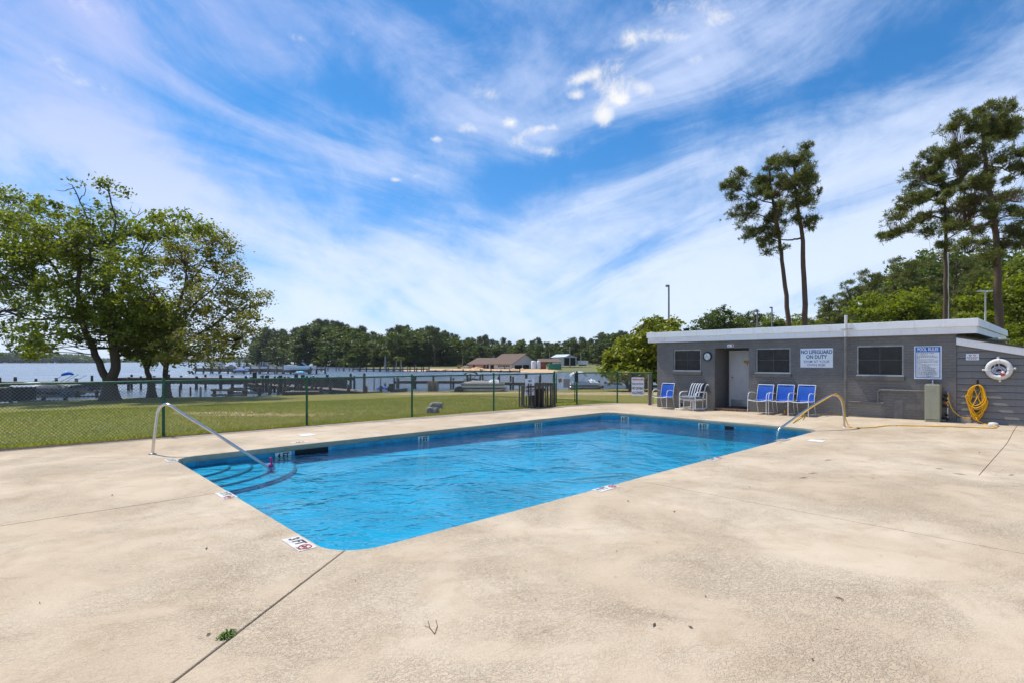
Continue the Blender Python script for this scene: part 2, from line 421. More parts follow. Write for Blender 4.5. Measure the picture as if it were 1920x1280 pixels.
streaked('galvanised', (0.34, 0.34, 0.24), (0.22, 0.23, 0.17), 0.6, 0.45)
streaked('wood_dock', (0.20, 0.165, 0.13), (0.08, 0.068, 0.055), 0.6, 0.85)
streaked('wood_dark', (0.070, 0.060, 0.050), (0.028, 0.025, 0.022), 0.6, 0.85)
streaked('bark', (0.105, 0.080, 0.056), (0.036, 0.028, 0.021), 0.7, 0.9, 5)
streaked('pine_bark', (0.13, 0.082, 0.058), (0.045, 0.033, 0.026), 0.7, 0.9, 5)
streaked('roof_shingle', (0.145, 0.095, 0.070), (0.09, 0.06, 0.048), 0.6, 0.9)
streaked('dark_shingle', (0.075, 0.068, 0.062), (0.04, 0.038, 0.036), 0.6, 0.9)
streaked('white_paint', (0.72, 0.71, 0.68), (0.50, 0.48, 0.44), 0.5)
streaked('cream_wall', (0.62, 0.58, 0.50), (0.45, 0.40, 0.33), 0.5)
streaked('tan_brick', (0.40, 0.25, 0.17), (0.27, 0.17, 0.12), 0.5)
streaked('grey_metal_wall', (0.42, 0.43, 0.43), (0.30, 0.30, 0.30), 0.5)
streaked('green_container', (0.03, 0.22, 0.13), (0.02, 0.13, 0.085), 0.5)
streaked('rust_red', (0.22, 0.045, 0.025), (0.13, 0.03, 0.02), 0.5)
streaked('pole_grey', (0.30, 0.29, 0.27), (0.19, 0.18, 0.17), 0.6)
streaked('boat_cover', (0.30, 0.295, 0.28), (0.17, 0.17, 0.165), 0.6, 0.8)
plain('green_paint', (0.010, 0.105, 0.050), 0.42, var=0.2)
plain('fence_wire', (0.20, 0.21, 0.18), 0.5, 0.4)
plain('steel', (0.62, 0.60, 0.56), 0.22, 1.0, 0.06)
plain('steel_dull', (0.50, 0.46, 0.38), 0.4, 1.0, 0.15)
plain('white_frame', (0.78, 0.78, 0.76), 0.35)
plain('blue_sling', (0.006, 0.095, 0.46), 0.6, var=0.10, scale=14, bump=0.002, bscale=300)
plain('cushion_white', (0.70, 0.71, 0.72), 0.8)
plain('cushion_navy', (0.020, 0.028, 0.055), 0.8)
plain('cushion_grey', (0.20, 0.23, 0.28), 0.85)
plain('screen_mesh', (0.022, 0.021, 0.022), 0.18, var=0.3, scale=3)
plain('bar_grey', (0.10, 0.095, 0.085), 0.5)
plain('aluminium', (0.42, 0.41, 0.38), 0.4, 0.6, 0.15)
plain('sill_paint', (0.135, 0.130, 0.118), 0.6)
plain('door_paint', (0.68, 0.67, 0.67), 0.45, var=0.08, scale=2)
plain('brass', (0.42, 0.22, 0.04), 0.45, 0.6)
plain('step_brick', (0.20, 0.125, 0.08), 0.85, var=0.4, scale=14)
plain('sign_white', (0.80, 0.84, 0.90), 0.4, var=0.04)
plain('sign_blue', (0.005, 0.13, 0.48), 0.4, var=0.05)
plain('sign_teal', (0.010, 0.105, 0.23), 0.4, var=0.05)
plain('sign_grey', (0.12, 0.15, 0.20), 0.5, var=0.05)
plain('print_black', (0.02, 0.02, 0.022), 0.5)
plain('print_faded', (0.14, 0.14, 0.15), 0.5)
plain('print_pale_red', (0.55, 0.22, 0.20), 0.6)
plain('print_red', (0.60, 0.03, 0.03), 0.5)
plain('tile_white', (0.66, 0.63, 0.58), 0.4, var=0.1)
plain('black_rubber', (0.015, 0.015, 0.016), 0.5)
plain('clock_face', (0.62, 0.66, 0.66), 0.4)
plain('hose_yellow', (0.80, 0.43, 0.008), 0.4, var=0.08)
plain('ring_white', (0.70, 0.685, 0.65), 0.55, var=0.08)
plain('rope', (0.55, 0.57, 0.66), 0.8)
plain('orange_red', (0.70, 0.06, 0.02), 0.5)
plain('orange', (0.55, 0.20, 0.04), 0.5)
plain('pink_plastic', (0.70, 0.04, 0.24), 0.4)
plain('cap_cream', (0.66, 0.55, 0.42), 0.6)
plain('pipe_paint', (0.165, 0.160, 0.150), 0.5)
plain('concrete_grey', (0.30, 0.29, 0.28), 0.9, var=0.3, scale=12)
plain('joint_dirt', (0.115, 0.085, 0.058), 0.95, var=0.4, scale=14)
plain('pool_plaster', (0.008, 0.38, 0.575), 0.55, var=0.13, scale=0.7)
plain('pool_step', (0.02, 0.41, 0.62), 0.55, var=0.07, scale=2)
plain('tile_blue', (0.020, 0.27, 0.42), 0.25, var=0.16, scale=5)
plain('tile_grout', (0.10, 0.30, 0.46), 0.7)
plain('nosing', (0.035, 0.16, 0.23), 0.4)
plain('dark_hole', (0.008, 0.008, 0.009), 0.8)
plain('boat_white', (0.74, 0.75, 0.76), 0.25, var=0.05)
plain('boat_blue', (0.015, 0.16, 0.60), 0.6)
plain('boat_teal', (0.01, 0.36, 0.50), 0.5)
plain('boat_grey', (0.12, 0.125, 0.13), 0.6, var=0.25)
plain('glass_dark', (0.02, 0.025, 0.03), 0.1)
plain('metal_roof', (0.55, 0.60, 0.66), 0.35, 0.3)
plain('sand', (0.56, 0.36, 0.19), 0.95, var=0.3, scale=1.0)
plain('machine_yellow', (0.42, 0.22, 0.04), 0.6)
plain('twig', (0.14, 0.085, 0.045), 0.9)
plain('weed_green', (0.10, 0.17, 0.022), 0.8, var=0.3, scale=40)
plain('soil', (0.07, 0.055, 0.04), 0.95)

def foliage(name, c1, c2, trans=0.35):
    N = material(name); g = N.new('ShaderNodeNewGeometry'); r = g.outputs['Random Per Island']
    n = N.noise(g.outputs['Position'], 0.9, 3, 0.6)
    c = N.mix(N.m('ADD', N.m('MULTIPLY', r, 0.6), N.m('MULTIPLY', N.m('SUBTRACT', n, 0.3), 0.9), clamp=True), c1, c2)
    d = N.new('ShaderNodeBsdfPrincipled', None, Base_Color=c, Roughness=0.5)
    d.inputs['Specular IOR Level'].default_value = 0.3
    t = N.new('ShaderNodeBsdfTranslucent', None, Color=N.mix(1.0, c, (1.3, 1.45, 0.6), 'MULTIPLY'))
    mx = N.new('ShaderNodeMixShader', None, Fac=trans); N.l.new(d.outputs[0], mx.inputs[1]); N.l.new(t.outputs[0], mx.inputs[2])
    finish(N, mx.outputs[0]); return M[name]
foliage('leaf_gum', (0.085, 0.116, 0.018), (0.310, 0.325, 0.050), 0.45)
foliage('leaf_olive', (0.150, 0.145, 0.030), (0.330, 0.290, 0.085), 0.5)
foliage('leaf_magnolia', (0.070, 0.105, 0.010), (0.420, 0.410, 0.035), 0.3)
foliage('leaf_oak', (0.050, 0.075, 0.016), (0.150, 0.180, 0.032), 0.35)
foliage('leaf_bright', (0.120, 0.160, 0.012), (0.280, 0.290, 0.020), 0.45)
foliage('needle', (0.065, 0.085, 0.024), (0.230, 0.225, 0.060), 0.35)
foliage('needle_far', (0.040, 0.058, 0.022), (0.105, 0.120, 0.038), 0.25)
foliage('leaf_wood', (0.040, 0.060, 0.017), (0.125, 0.150, 0.032), 0.3)
foliage('leaf_wood_green', (0.055, 0.080, 0.014), (0.150, 0.175, 0.028), 0.35)
foliage('leaf_palm', (0.130, 0.150, 0.045), (0.260, 0.250, 0.085), 0.3)
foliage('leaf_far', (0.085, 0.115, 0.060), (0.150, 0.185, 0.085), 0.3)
foliage('grass_blade', (0.150, 0.185, 0.020), (0.380, 0.340, 0.070), 0.5)
# ------------------------------------------------------------------ deck and pool
PN = np.array([-1.425, 4.38])              # the pool's near corner on the ground
PL, PW, PR = 12.0, 6.15, 0.40              # pool length, width, corner radius
WATER_Z, LAKE_Z = -0.17, -0.75
def pw(a, b): q = PN + a * U + b * V; return (float(q[0]), float(q[1]))
C0 = np.array([5.17, 19.0])                # foot of the pool building's front wall, its far end
ET, ED = -V, -U                            # along the wall towards the camera; out of the wall
def bl(t, d=0.0, z=0.0): q = C0 + t * ET + d * ED; return (float(q[0]), float(q[1]), float(z))
def wall_t(px, d=0.0):
    k = (px - 960) / F; b = C0 + d * ED
    return float((k * b[1] - b[0]) / (ET[0] - k * ET[1]))
def wall_pt(px, py, d=0.0):
    """(t, z) on the vertical plane d metres in front of the wall, seen at that pixel"""
    t = wall_t(px, d); y = C0[1] + t * ET[1] + d * ED[1]
    return t, HC - (py - HORIZON) / F * y
def deck_z(x, y):
    q = np.stack([np.asarray(x) - C0[0], np.asarray(y) - C0[1]], -1)
    t = q @ ET; d = q @ ED
    return 0.135 * smoothstep(t / 8.5) * smoothstep((2.9 - d) / 2.7)
def dz(x, y): return float(deck_z(np.array(x), np.array(y)))

DECK = [(-15.2, 5.25), (-7.60, 11.60), (-5.26, 13.62), (-2.92, 15.52), (-0.60, 17.46), (1.55, 19.44), (2.41, 20.0), (4.10, 20.85),
        (5.45, 20.3), (6.8, 19.2), (18.0, 7.4), (17.0, -7.0), (-15.0, -7.0)][::-1]
def area(p): return 0.5 * sum(p[i][0] * p[(i + 1) % len(p)][1] - p[(i + 1) % len(p)][0] * p[i][1] for i in range(len(p)))
def ccw(p): return p if area(p) > 0 else p[::-1]
DECK = ccw(DECK)
def clip(poly, conv):
    out = list(poly)
    for i in range(len(conv)):
        a, b = conv[i], conv[(i + 1) % len(conv)]
        side = lambda p: (b[0] - a[0]) * (p[1] - a[1]) - (b[1] - a[1]) * (p[0] - a[0])
        src, out = out, []
        for j in range(len(src)):
            p, q = src[j - 1], src[j]; sp, sq = side(p), side(q)
            if (sp >= 0) != (sq >= 0):
                k = sp / (sp - sq); out.append((p[0] + (q[0] - p[0]) * k, p[1] + (q[1] - p[1]) * k))
            if sq >= 0: out.append(q)
        if not out: return []
    r = []
    for p in out:
        if not r or math.hypot(p[0] - r[-1][0], p[1] - r[-1][1]) > 1e-4: r.append(p)
    return r
def offset(poly, d):        # moves every edge of a counter-clockwise polygon inwards
    n, out = len(poly), []
    for i in range(n):
        a, b, c = (np.array(poly[(i + k) % n]) for k in (-1, 0, 1))
        e1, e2 = (b - a) / np.linalg.norm(b - a), (c - b) / np.linalg.norm(c - b)
        n1, n2 = np.array([-e1[1], e1[0]]), np.array([-e2[1], e2[0]])
        m = n1 + n2; k = m @ n1
        out.append(tuple(b + m * (d / max(k, 0.3))))
    return out

def corner(a, b, a0, half):     # half of a rounded pool corner, in pool coordinates; half 0 = first, 1 = second
    ca = a + PR * (1 if a == 0 else -1); cb = b + PR * (1 if b == 0 else -1)
    return arc((ca, cb), PR, R(a0 + 45 * half), R(a0 + 45 * half + 45), 5)
cN, cR, cF, cL = (lambda h: corner(0, 0, 180, h)), (lambda h: corner(PL, 0, 270, h)), (lambda h: corner(PL, PW, 0, h)), (lambda h: corner(0, PW, 90, h))
# counter-clockwise round the pool: N (180-270), R (270-360), F (0-90), L (90-180)
SLABS = [
    [(-30, 36.15)] + cL(1) + [(0, 3.05), (-30, 3.05)],
    [(-30, 3.05), (0, 3.05)] + cN(0) + [(-30, -23.8)],
    [(-30, -40), (-30, -23.8)] + cN(1) + [(4.2, 0), (4.2, -40)],
    [(4.2, -30), (4.2, 0), (8.0, 0), (8.0, -30)],
    [(8.0, -3.2), (8.0, 0)] + cR(0) + [(15.2, -3.2)],
    [(8.0, -30), (8.0, -3.2), (15.2, -3.2), (40, -28), (40, -30)],
    [(40, -28), (15.2, -3.2)] + cR(1) + cF(0) + [(40, 34.15)],
    [(40, 34.15)] + cF(1) + [(8.1, PW), (8.1, 36)],
    [(8.1, 36), (8.1, PW), (4.1, PW), (4.1, 36)],
    [(4.1, 36), (4.1, PW)] + cL(0) + [(-30, 36.15)],
]
deck = empty('pool_deck', (0, 0, 0), kind='structure')
def slab(poly, gap):
    P = clip(ccw([pw(*p) for p in poly]), DECK)
    P = [p for i, p in enumerate(P) if math.hypot(p[0] - P[i - 1][0], p[1] - P[i - 1][1]) > 0.01]
    P = offset(P, gap)
    bm = bmesh.new()
    rings = [[bm.verts.new((x, y, z)) for x, y in q] for q, z in
             ((offset(P, 0.008 if gap > .005 else 0.0045), 0.0), (offset(P, 0.003), -0.003), (offset(P, 0.001), -0.012), (P, -0.034), (P, -0.072), (offset(P, 0.012), -0.10))]
    top = bm.faces.new(rings[0]); n = len(P)
    for r0, r1 in zip(rings, rings[1:]):
        for i in range(n): bm.faces.new((r0[i], r1[i], r1[(i + 1) % n], r0[(i + 1) % n])).smooth = True
    bmesh.ops.triangulate(bm, faces=[top])
    for k in np.arange(0.4, 16.0, 0.55):
        for nn, o in ((ET, C0), (ED, C0)):
            q = o + nn * (k if nn is ET else k - 0.8)
            if (nn is ED and k > 4.4): continue
            bmesh.ops.bisect_plane(bm, geom=bm.verts[:] + bm.edges[:] + bm.faces[:], plane_co=(q[0], q[1], 0), plane_no=(nn[0], nn[1], 0))
    bmesh.ops.recalc_face_normals(bm, faces=bm.faces)
    xy = np.array([v.co[:2] for v in bm.verts]); z = deck_z(xy[:, 0], xy[:, 1])
    for v, h in zip(bm.verts, z): v.co.z += h
    me = bpy.data.meshes.new('slab'); bm.to_mesh(me); bm.free(); me.materials.append(M['deck_concrete'])
    link('slab', me, deck)
for k_, s in enumerate(SLABS): slab(s, 0.0055 if k_ in (1, 2) else 0.002)
# soil bed that shows in the open joints, left open round the pool
pool_outline = cN(0) + cN(1)[1:] + cR(0) + cR(1)[1:] + cF(0) + cF(1)[1:] + cL(0) + cL(1)[1:]
bm = bmesh.new()
inner = [bm.verts.new((*pw(*p), -0.045)) for p in offset(pool_outline, -0.02)]
outer = [bm.verts.new((*p, -0.045)) for p in offset(DECK, 0.04)]
ed = [bm.edges.new((r[i], r[(i + 1) % len(r)])) for r in (inner, outer) for i in range(len(r))]
bmesh.ops.triangle_fill(bm, edges=ed, use_beauty=True)
xy = np.array([v.co[:2] for v in bm.verts])
for k in np.arange(0.4, 16.0, 0.55):
    for nn, lim in ((ET, 16), (ED, 4.4)):
        if k > lim: continue
        q = C0 + nn * (k if nn is ET else k - 0.8)
        bmesh.ops.bisect_plane(bm, geom=bm.verts[:] + bm.edges[:] + bm.faces[:], plane_co=(q[0], q[1], 0), plane_no=(nn[0], nn[1], 0))
xy = np.array([v.co[:2] for v in bm.verts])
for v, h in zip(bm.verts, deck_z(xy[:, 0], xy[:, 1])): v.co.z += h + 0.03
me = bpy.data.meshes.new('joint_bed'); bm.to_mesh(me); bm.free(); me.materials.append(M['joint_dirt']); link('joint_bed', me, deck)

# the basin
basin = empty('pool_basin', (*pw(0, 0), 0.0), kind='structure')
def depth(a): return float(np.interp(a, (0, 3.5, 7.0, 10.0, 12.0), (-0.33, -0.35, -0.40, -0.49, -0.51)))
ring = offset(pool_outline, -0.012)
bm = bmesh.new()
dense = []
for i in range(len(ring)):
    p, q = ring[i], ring[(i + 1) % len(ring)]; k = max(1, int(math.dist(p, q) / 0.5))
    dense += [(p[0] + (q[0] - p[0]) * j / k, p[1] + (q[1] - p[1]) * j / k) for j in range(k)]
off = basin.location
def loc(a, b, z): x, y = pw(a, b); return (x - off.x, y - off.y, z)
tops = [bm.verts.new(loc(*p, -0.098)) for p in dense]
bots = [bm.verts.new(loc(*p, depth(p[0]))) for p in dense]
n = len(dense)
for i in range(n): bm.faces.new((tops[i], tops[(i + 1) % n], bots[(i + 1) % n], bots[i]))
fl = bm.faces.new(bots); bmesh.ops.triangulate(bm, faces=[fl])
for a in (1, 2, 3.5, 5, 7, 8, 9, 10, 11):
    x, y, _ = loc(a, 0, 0)
    bmesh.ops.bisect_plane(bm, geom=bm.verts[:] + bm.edges[:] + bm.faces[:], plane_co=(x, y, 0), plane_no=(U[0], U[1], 0))
for v in bm.verts:
    if v.co.z < -0.2: v.co.z = depth(float(np.dot(np.array([v.co.x, v.co.y]), U)))
me = bpy.data.meshes.new('basin_shell'); bm.to_mesh(me); bm.free(); me.materials.append(M['pool_plaster']); link('basin_shell', me, basin)
def pfr(a, b, z): return (*pw(a, b), z)
# waterline tiles along the two walls the photograph looks at, each one set singly
def tile_row(p, q, nrm, nt, name_mesh):
    p, q, nrm = np.array(p), np.array(q), np.array(nrm)
    for i in range(nt):
        c = p + (q - p) * (i + .5) / nt
        x, y = pw(*c); o = link('tile', name_mesh, basin)
        d = (q - p) / np.linalg.norm(q - p); w = d[0] * U + d[1] * V
        o.location = (x - off.x, y - off.y, -0.176); o.rotation_euler = (R(random.uniform(-.6, .6)), 0, math.atan2(w[1], w[0]) + R(random.uniform(-.5, .5)))
random.seed(4)
tl = MB().box(-0.0715, 0.0715, -0.008, 0.010, -0.0745, 0.0745).mesh('tile', M['tile_blue'])
skim = (2.34, 2.76)       # skimmer mouth on the long wall, as distance from corner L
tile_row((PR + 1.95 - PR, PW + 0.012), (PR, PW + 0.012), (0, -1), 13, tl)
tile_row((PL - PR, PW + 0.012), (2.75, PW + 0.012), (0, -1), 59, tl)
tile_row((PL + 0.012, 2.35), (PL + 0.012, PW - PR), (-1, 0), 23, tl)
tile_row((PL + 0.012, PR), (PL + 0.012, 2.05), (-1, 0), 11, tl)
gr = MB()
gr.box(2.35 - 2.0, PL - .35, PW + 0.004, PW + 0.011, -0.262, -0.0985, pfr); gr.box(PL + 0.004, PL + 0.011, .35, PW - .35, -0.262, -0.0985, pfr)
gr.build('tile_grout', M['tile_grout'], basin)
# skimmer mouths
MB().box(2.02, 2.68, PW - 0.004, PW + 0.003, -0.205, -0.1, pfr).build('skimmer_mouth', M['dark_hole'], basin)
MB().box(PL - 0.004, PL + 0.003, 2.10, 2.34, -0.215, -0.115, pfr).build('skimmer_mouth', M['dark_hole'], basin)
# curved entry steps in corner L
for i, r in enumerate((0.85, 1.2, 1.55, 1.9)):
    zt = -0.205 - 0.024 * i
    pts = [(0.0, PW)] + [(r * math.sin(w), PW - r * math.cos(w)) for w in np.linspace(0, math.pi / 2, 17)]
    MB().prism(ccw(pts), -0.36, zt, pfr).build('step', M['pool_step'], basin)
    nb = MB(); w = np.linspace(0.0, math.pi / 2, 17)
    ringp = [((r - 0.032) * math.sin(x), PW - (r - 0.032) * math.cos(x)) for x in w] + [((r + .004) * math.sin(x), PW - (r + .004) * math.cos(x)) for x in w[::-1]]
    for j in range(16):
        q = [ringp[j], ringp[j + 1], ringp[32 - j], ringp[33 - j]]
        nb.prism(ccw(q), zt - 0.014, zt + 0.003, pfr)
    nb.build('nosing', M['nosing'], basin)
water_o = MB(); wp = offset(pool_outline, -0.010)
water_o.add([pfr(*p, WATER_Z) for p in wp], [tuple(range(len(wp)))])
wo = water_o.build('pool_water', M['pool_water']); tag(wo, kind='structure')

# ------------------------------------------------------------------ land and lake
SHORE = [(-140, -8), (-60, 14), (-38, 22.5), (-25.4, 26.5), (-20.5, 31.0), (-16, 31.5), (-10.75, 33.6), (-6.6, 36.4), (-2.2, 37.4), (5.5, 39.4), (10.7, 40.4),
         (20, 43), (36, 52), (56, 80), (58, 104), (50, 115), (32, 118), (18.4, 116), (4.6, 116), (-7.6, 127), (-27, 136), (-57, 204), (-84, 247), (-101, 262), (-165, 340), (-240, 470), (-250, 900)]
LAND = SHORE + [(900, 900), (900, -40), (-140, -40)]
def shore_distance(x, y):
    P = np.stack([x, y], -1); best = np.full(x.shape, 1e9)
    for a, b in zip(SHORE, SHORE[1:]):
        a, b = np.array(a, float), np.array(b, float); e = b - a
        k = np.clip(((P - a) @ e) / (e @ e), 0, 1); best = np.minimum(best, np.linalg.norm(P - a - k[..., None] * e, axis=-1))
    ins = np.zeros(x.shape, bool)
    for i in range(len(LAND)):
        (x0, y0), (x1, y1) = LAND[i - 1], LAND[i]
        if y0 == y1: continue
        c = ((y0 > y) != (y1 > y)) & (x < (x1 - x0) * (y - y0) / (y1 - y0) + x0); ins ^= c
    return np.where(ins, best, -best)
def inside_deck(x, y):
    s = np.full(x.shape, 1e9)
    for i in range(len(DECK)):
        a, b = DECK[i - 1], DECK[i]; l = math.dist(a, b)
        s = np.minimum(s, ((b[0] - a[0]) * (y - a[1]) - (b[1] - a[1]) * (x - a[0])) / l)
    return s
def land_z(x, y):
    d = shore_distance(x, y)
    near = np.where(d > 0, -0.42 + 0.39 * smoothstep(d / 17.0), np.maximum(-2.5, -0.42 + d * 2.5))
    far = np.where(d > 0, -0.60 + 0.30 * smoothstep(d / 9.0) + 1.3 * smoothstep((d - 40) / 60.0), np.maximum(-2.5, -0.55 + d * 1.0))
    k = smoothstep((y - 70) / 30.0)
    return near * (1 - k) + far * k
def gz(x, y): return float(land_z(np.array([float(x)]), np.array([float(y)]))[0])
def sheet(name, xs, ys, mat, hole=False, hf=None):
    X, Y = np.meshgrid(xs, ys); Z = hf(X, Y) if hf else land_z(X, Y)
    rng = np.random.default_rng(3); 
    if hole: Z = np.where(inside_deck(X, Y) > 0.9, -5.0, Z)
    nx, ny = len(xs), len(ys); i = np.arange(nx * ny).reshape(ny, nx)
    Fq = np.stack([i[:-1, :-1], i[:-1, 1:], i[1:, 1:], i[1:, :-1]], -1).reshape(-1, 4)
    return tag(link(name, np_mesh(name, np.stack([X, Y, Z], -1).reshape(-1, 3), Fq, mat, True)), kind='structure')
sheet('lawn', np.arange(-62, 62.1, 0.6), np.arange(-40, 80.1, 0.6), M['lawn_grass'], True)
sheet('far_shore_ground', np.concatenate([np.arange(-260, 60, 4.0), np.arange(60, 905, 20.0)]), np.arange(79.6, 905, 3.5), M['far_ground'])
sheet('side_ground', np.arange(61.8, 905, 20.0), np.arange(-40, 90, 10.0), M['far_ground'], hf=lambda X, Y: np.full(X.shape, -0.06))
LAKE = [(-140, -300), (-140, -12), (-60, 9), (-38, 18), (-20, 26), (-5, 31), (10, 35), (24, 40), (42, 50), (64, 80), (64, 110), (40, 125), (10, 125), (-5, 135),
        (-24, 146), (-53, 212), (-81, 256), (-98, 272), (-160, 352), (-234, 480), (-244, 900), (-244, 2800), (-2600, 2800), (-2600, -300)]
lake = MB().add([(x, y, LAKE_Z) for x, y in ccw(LAKE)], [tuple(range(len(LAKE)))])
tag(lake.build('lake_water', M['lake_water']), kind='structure')
tag(MB().add([(-2700, -900, -3.4), (2700, -900, -3.4), (2700, 2900, -3.4), (-2700, 2900, -3.4)], [(0, 1, 2, 3)]).build('lake_bed', M['far_ground']), kind='structure')
# ------------------------------------------------------------------ pool building
WL, WD, WALL_TOP = wall_t(1793), 7.2, 2.30      # wall length, depth of the house, wall height
ez, et, ed = Vector((0, 0, 1)), Vector((*ET, 0)), Vector((*ED, 0))
def px_rect(px0, py0, px1, py1, d=0.0):
    """(t0, t1, z0, z1) of a rectangle on the front wall from its pixel corners"""
    t0, za = wall_pt(px0, py0, d); t1, zb = wall_pt(px1, py1, d); _, zc = wall_pt(px0, py1, d); _, zd = wall_pt(px1, py0, d)
    return t0, t1, (zb + zc) / 2, (za + zd) / 2
house = empty('pool_building', bl(0, 0, 0), 'low grey painted brick pool house with flat white-edged roof', 'building')
# wall local frame: x along the wall, y out of it (towards the pool), so the brick pattern runs in object space
rotz = math.atan2(ET[1], ET[0])
def wall_obj(name, mb, mat, parent, **k):
    """an object whose own axes follow the wall: x = t, y = -d, z up"""
    me = mb.mesh(name, mat); o = link(name, me, parent)
    b = Vector(bl(0, 0, 0)) - world_loc(parent); o.location = b; o.rotation_euler = (0, 0, rotz); return o
lf = lambda t, d, z: (t, -d, z)
wins = [px_rect(1263, 655, 1314, 695), px_rect(1417, 652.3, 1482, 699), px_rect(1606, 647.3, 1694, 704)]
a0, a1 = wall_t(1340), wall_t(1404); AT = wall_pt(1340, 652.5)[1]; AD = 0.97   # door recess
def wall_with_holes(x0, x1, z0, z1, holes, d0, d1):
    """a brick wall slab with real openings, built as the pieces between them"""
    xs = sorted({x0, x1, *[h for q in holes for h in q[:2]]}); zs = sorted({z0, z1, *[h for q in holes for h in q[2:]]})
    m = bmesh.new(); nx, nz = len(xs), len(zs)
    solid = lambda i, j: 0 <= i < nx - 1 and 0 <= j < nz - 1 and not any(q[0] - 1e-6 <= (xs[i] + xs[i + 1]) / 2 <= q[1] and q[2] <= (zs[j] + zs[j + 1]) / 2 <= q[3] for q in holes)
    def quad(p): m.faces.new([m.verts.new(lf(*q)) for q in p])
    for i in range(nx - 1):
        for j in range(nz - 1):
            if not solid(i, j): continue
            A, B, C, D = xs[i], xs[i + 1], zs[j], zs[j + 1]
            quad([(A, d1, C), (B, d1, C), (B, d1, D), (A, d1, D)]); quad([(B, d0, C), (A, d0, C), (A, d0, D), (B, d0, D)])
            if not solid(i - 1, j): quad([(A, d0, C), (A, d1, C), (A, d1, D), (A, d0, D)])
            if not solid(i + 1, j): quad([(B, d1, C), (B, d0, C), (B, d0, D), (B, d1, D)])
            if not solid(i, j - 1): quad([(A, d0, C), (B, d0, C), (B, d1, C), (A, d1, C)])
            if not solid(i, j + 1): quad([(A, d1, D), (B, d1, D), (B, d0, D), (A, d0, D)])
    bmesh.ops.remove_doubles(m, verts=m.verts, dist=1e-5); bmesh.ops.recalc_face_normals(m, faces=m.faces)
    me = bpy.data.meshes.new('wall'); m.to_mesh(me); m.free(); me.materials.append(M['painted_brick']); return me
holes = [(w[0], w[1], w[2], w[3]) for w in wins] + [(a0, a1, -0.2, AT)]
def put_wall(me):
    o = link('wall', me, house); o.rotation_euler = (0, 0, rotz); return o
put_wall(wall_with_holes(0, WL, -0.3, WALL_TOP, holes, -0.20, 0.0))
put_wall(MB().box(0, 0.2, -WD, -0.201, -0.3, WALL_TOP, lf).mesh('wall', M['painted_brick']))
put_wall(MB().box(WL - 0.2, WL, -WD, -0.201, -0.3, WALL_TOP, lf).mesh('wall', M['painted_brick']))
put_wall(MB().box(0.2, WL - 0.2, -WD, -WD + 0.2, -0.3, WALL_TOP, lf).mesh('wall', M['painted_brick']))
# recess: two side walls, back wall, ceiling, brick threshold
rb = MB().box(a0 - 0.12, a0, -AD - 0.1, -0.202, -0.2, AT + 0.1, lf).box(a1, a1 + 0.12, -AD - 0.1, -0.202, -0.2, AT + 0.1, lf)
rb.box(a0, a1, -AD - 0.1, -AD, -0.2, AT + 0.1, lf).box(a0, a1, -AD, -0.202, AT, AT + 0.1, lf)
put_wall(rb.mesh('wall', M['painted_brick']))
fz = 0.10
st = MB().box(a0 + 0.005, a1 - 0.005, -AD + 0.003, -0.10, -0.1, fz, lf); o = link('threshold', st.mesh('threshold', M['step_brick']), house); o.rotation_euler.z = rotz
nb = int((a1 - a0) / 0.105); bw = (a1 - a0 - 0.01) / nb
bk = MB().box(-bw / 2 + .005, bw / 2 - .005, -0.10, 0.10, -0.08, 0.0).mesh('brick', M['step_brick'])
for i in range(nb):
    o = link('brick', bk, house); q = Vector(bl(a0 + .005 + bw * (i + .5), -0.005, fz + random.uniform(-.006, .004))) - house.location
    o.location = q; o.rotation_euler.z = rotz
# door leaf in its frame
dr0, dr1, dz1 = a0 + 0.12, a0 + 0.12 + 0.90, AT - 0.12
door = MB().box(dr0, dr1, -AD + 0.004, -AD + 0.045, fz + 0.02, dz1, bl).build('door', M['door_paint'], house, 0.004)
fr = MB().box(dr0 - .05, dr0, -AD + .002, -AD + .065, fz, dz1 + .05, bl).box(dr1, min(dr1 + .05, a1), -AD + .002, -AD + .065, fz, dz1 + .05, bl).box(dr0, dr1, -AD + .002, -AD + .065, dz1 + .003, dz1 + .05, bl)
fr.build('door_frame', M['white_paint'], house)
MB().box(dr0 + .01, dr1 - .01, -AD + .046, -AD + .050, fz + .03, fz + .24, bl).build('kick_plate', M['aluminium'], door)
MB().box(dr0 + .44, dr0 + .70, -AD + .046, -AD + .056, fz + 1.46, fz + 1.54, bl).box(dr0 + .53, dr0 + .58, -AD + .046, -AD + .058, fz + 1.40, fz + 1.46, bl).build('door_plaque', M['brass'], door)
MB().tube([bl(dr0 + .07, -AD + .045, fz + .98), bl(dr0 + .07, -AD + .095, fz + .98)], [.012, .026], 10).build('handle', M['brass'], door)
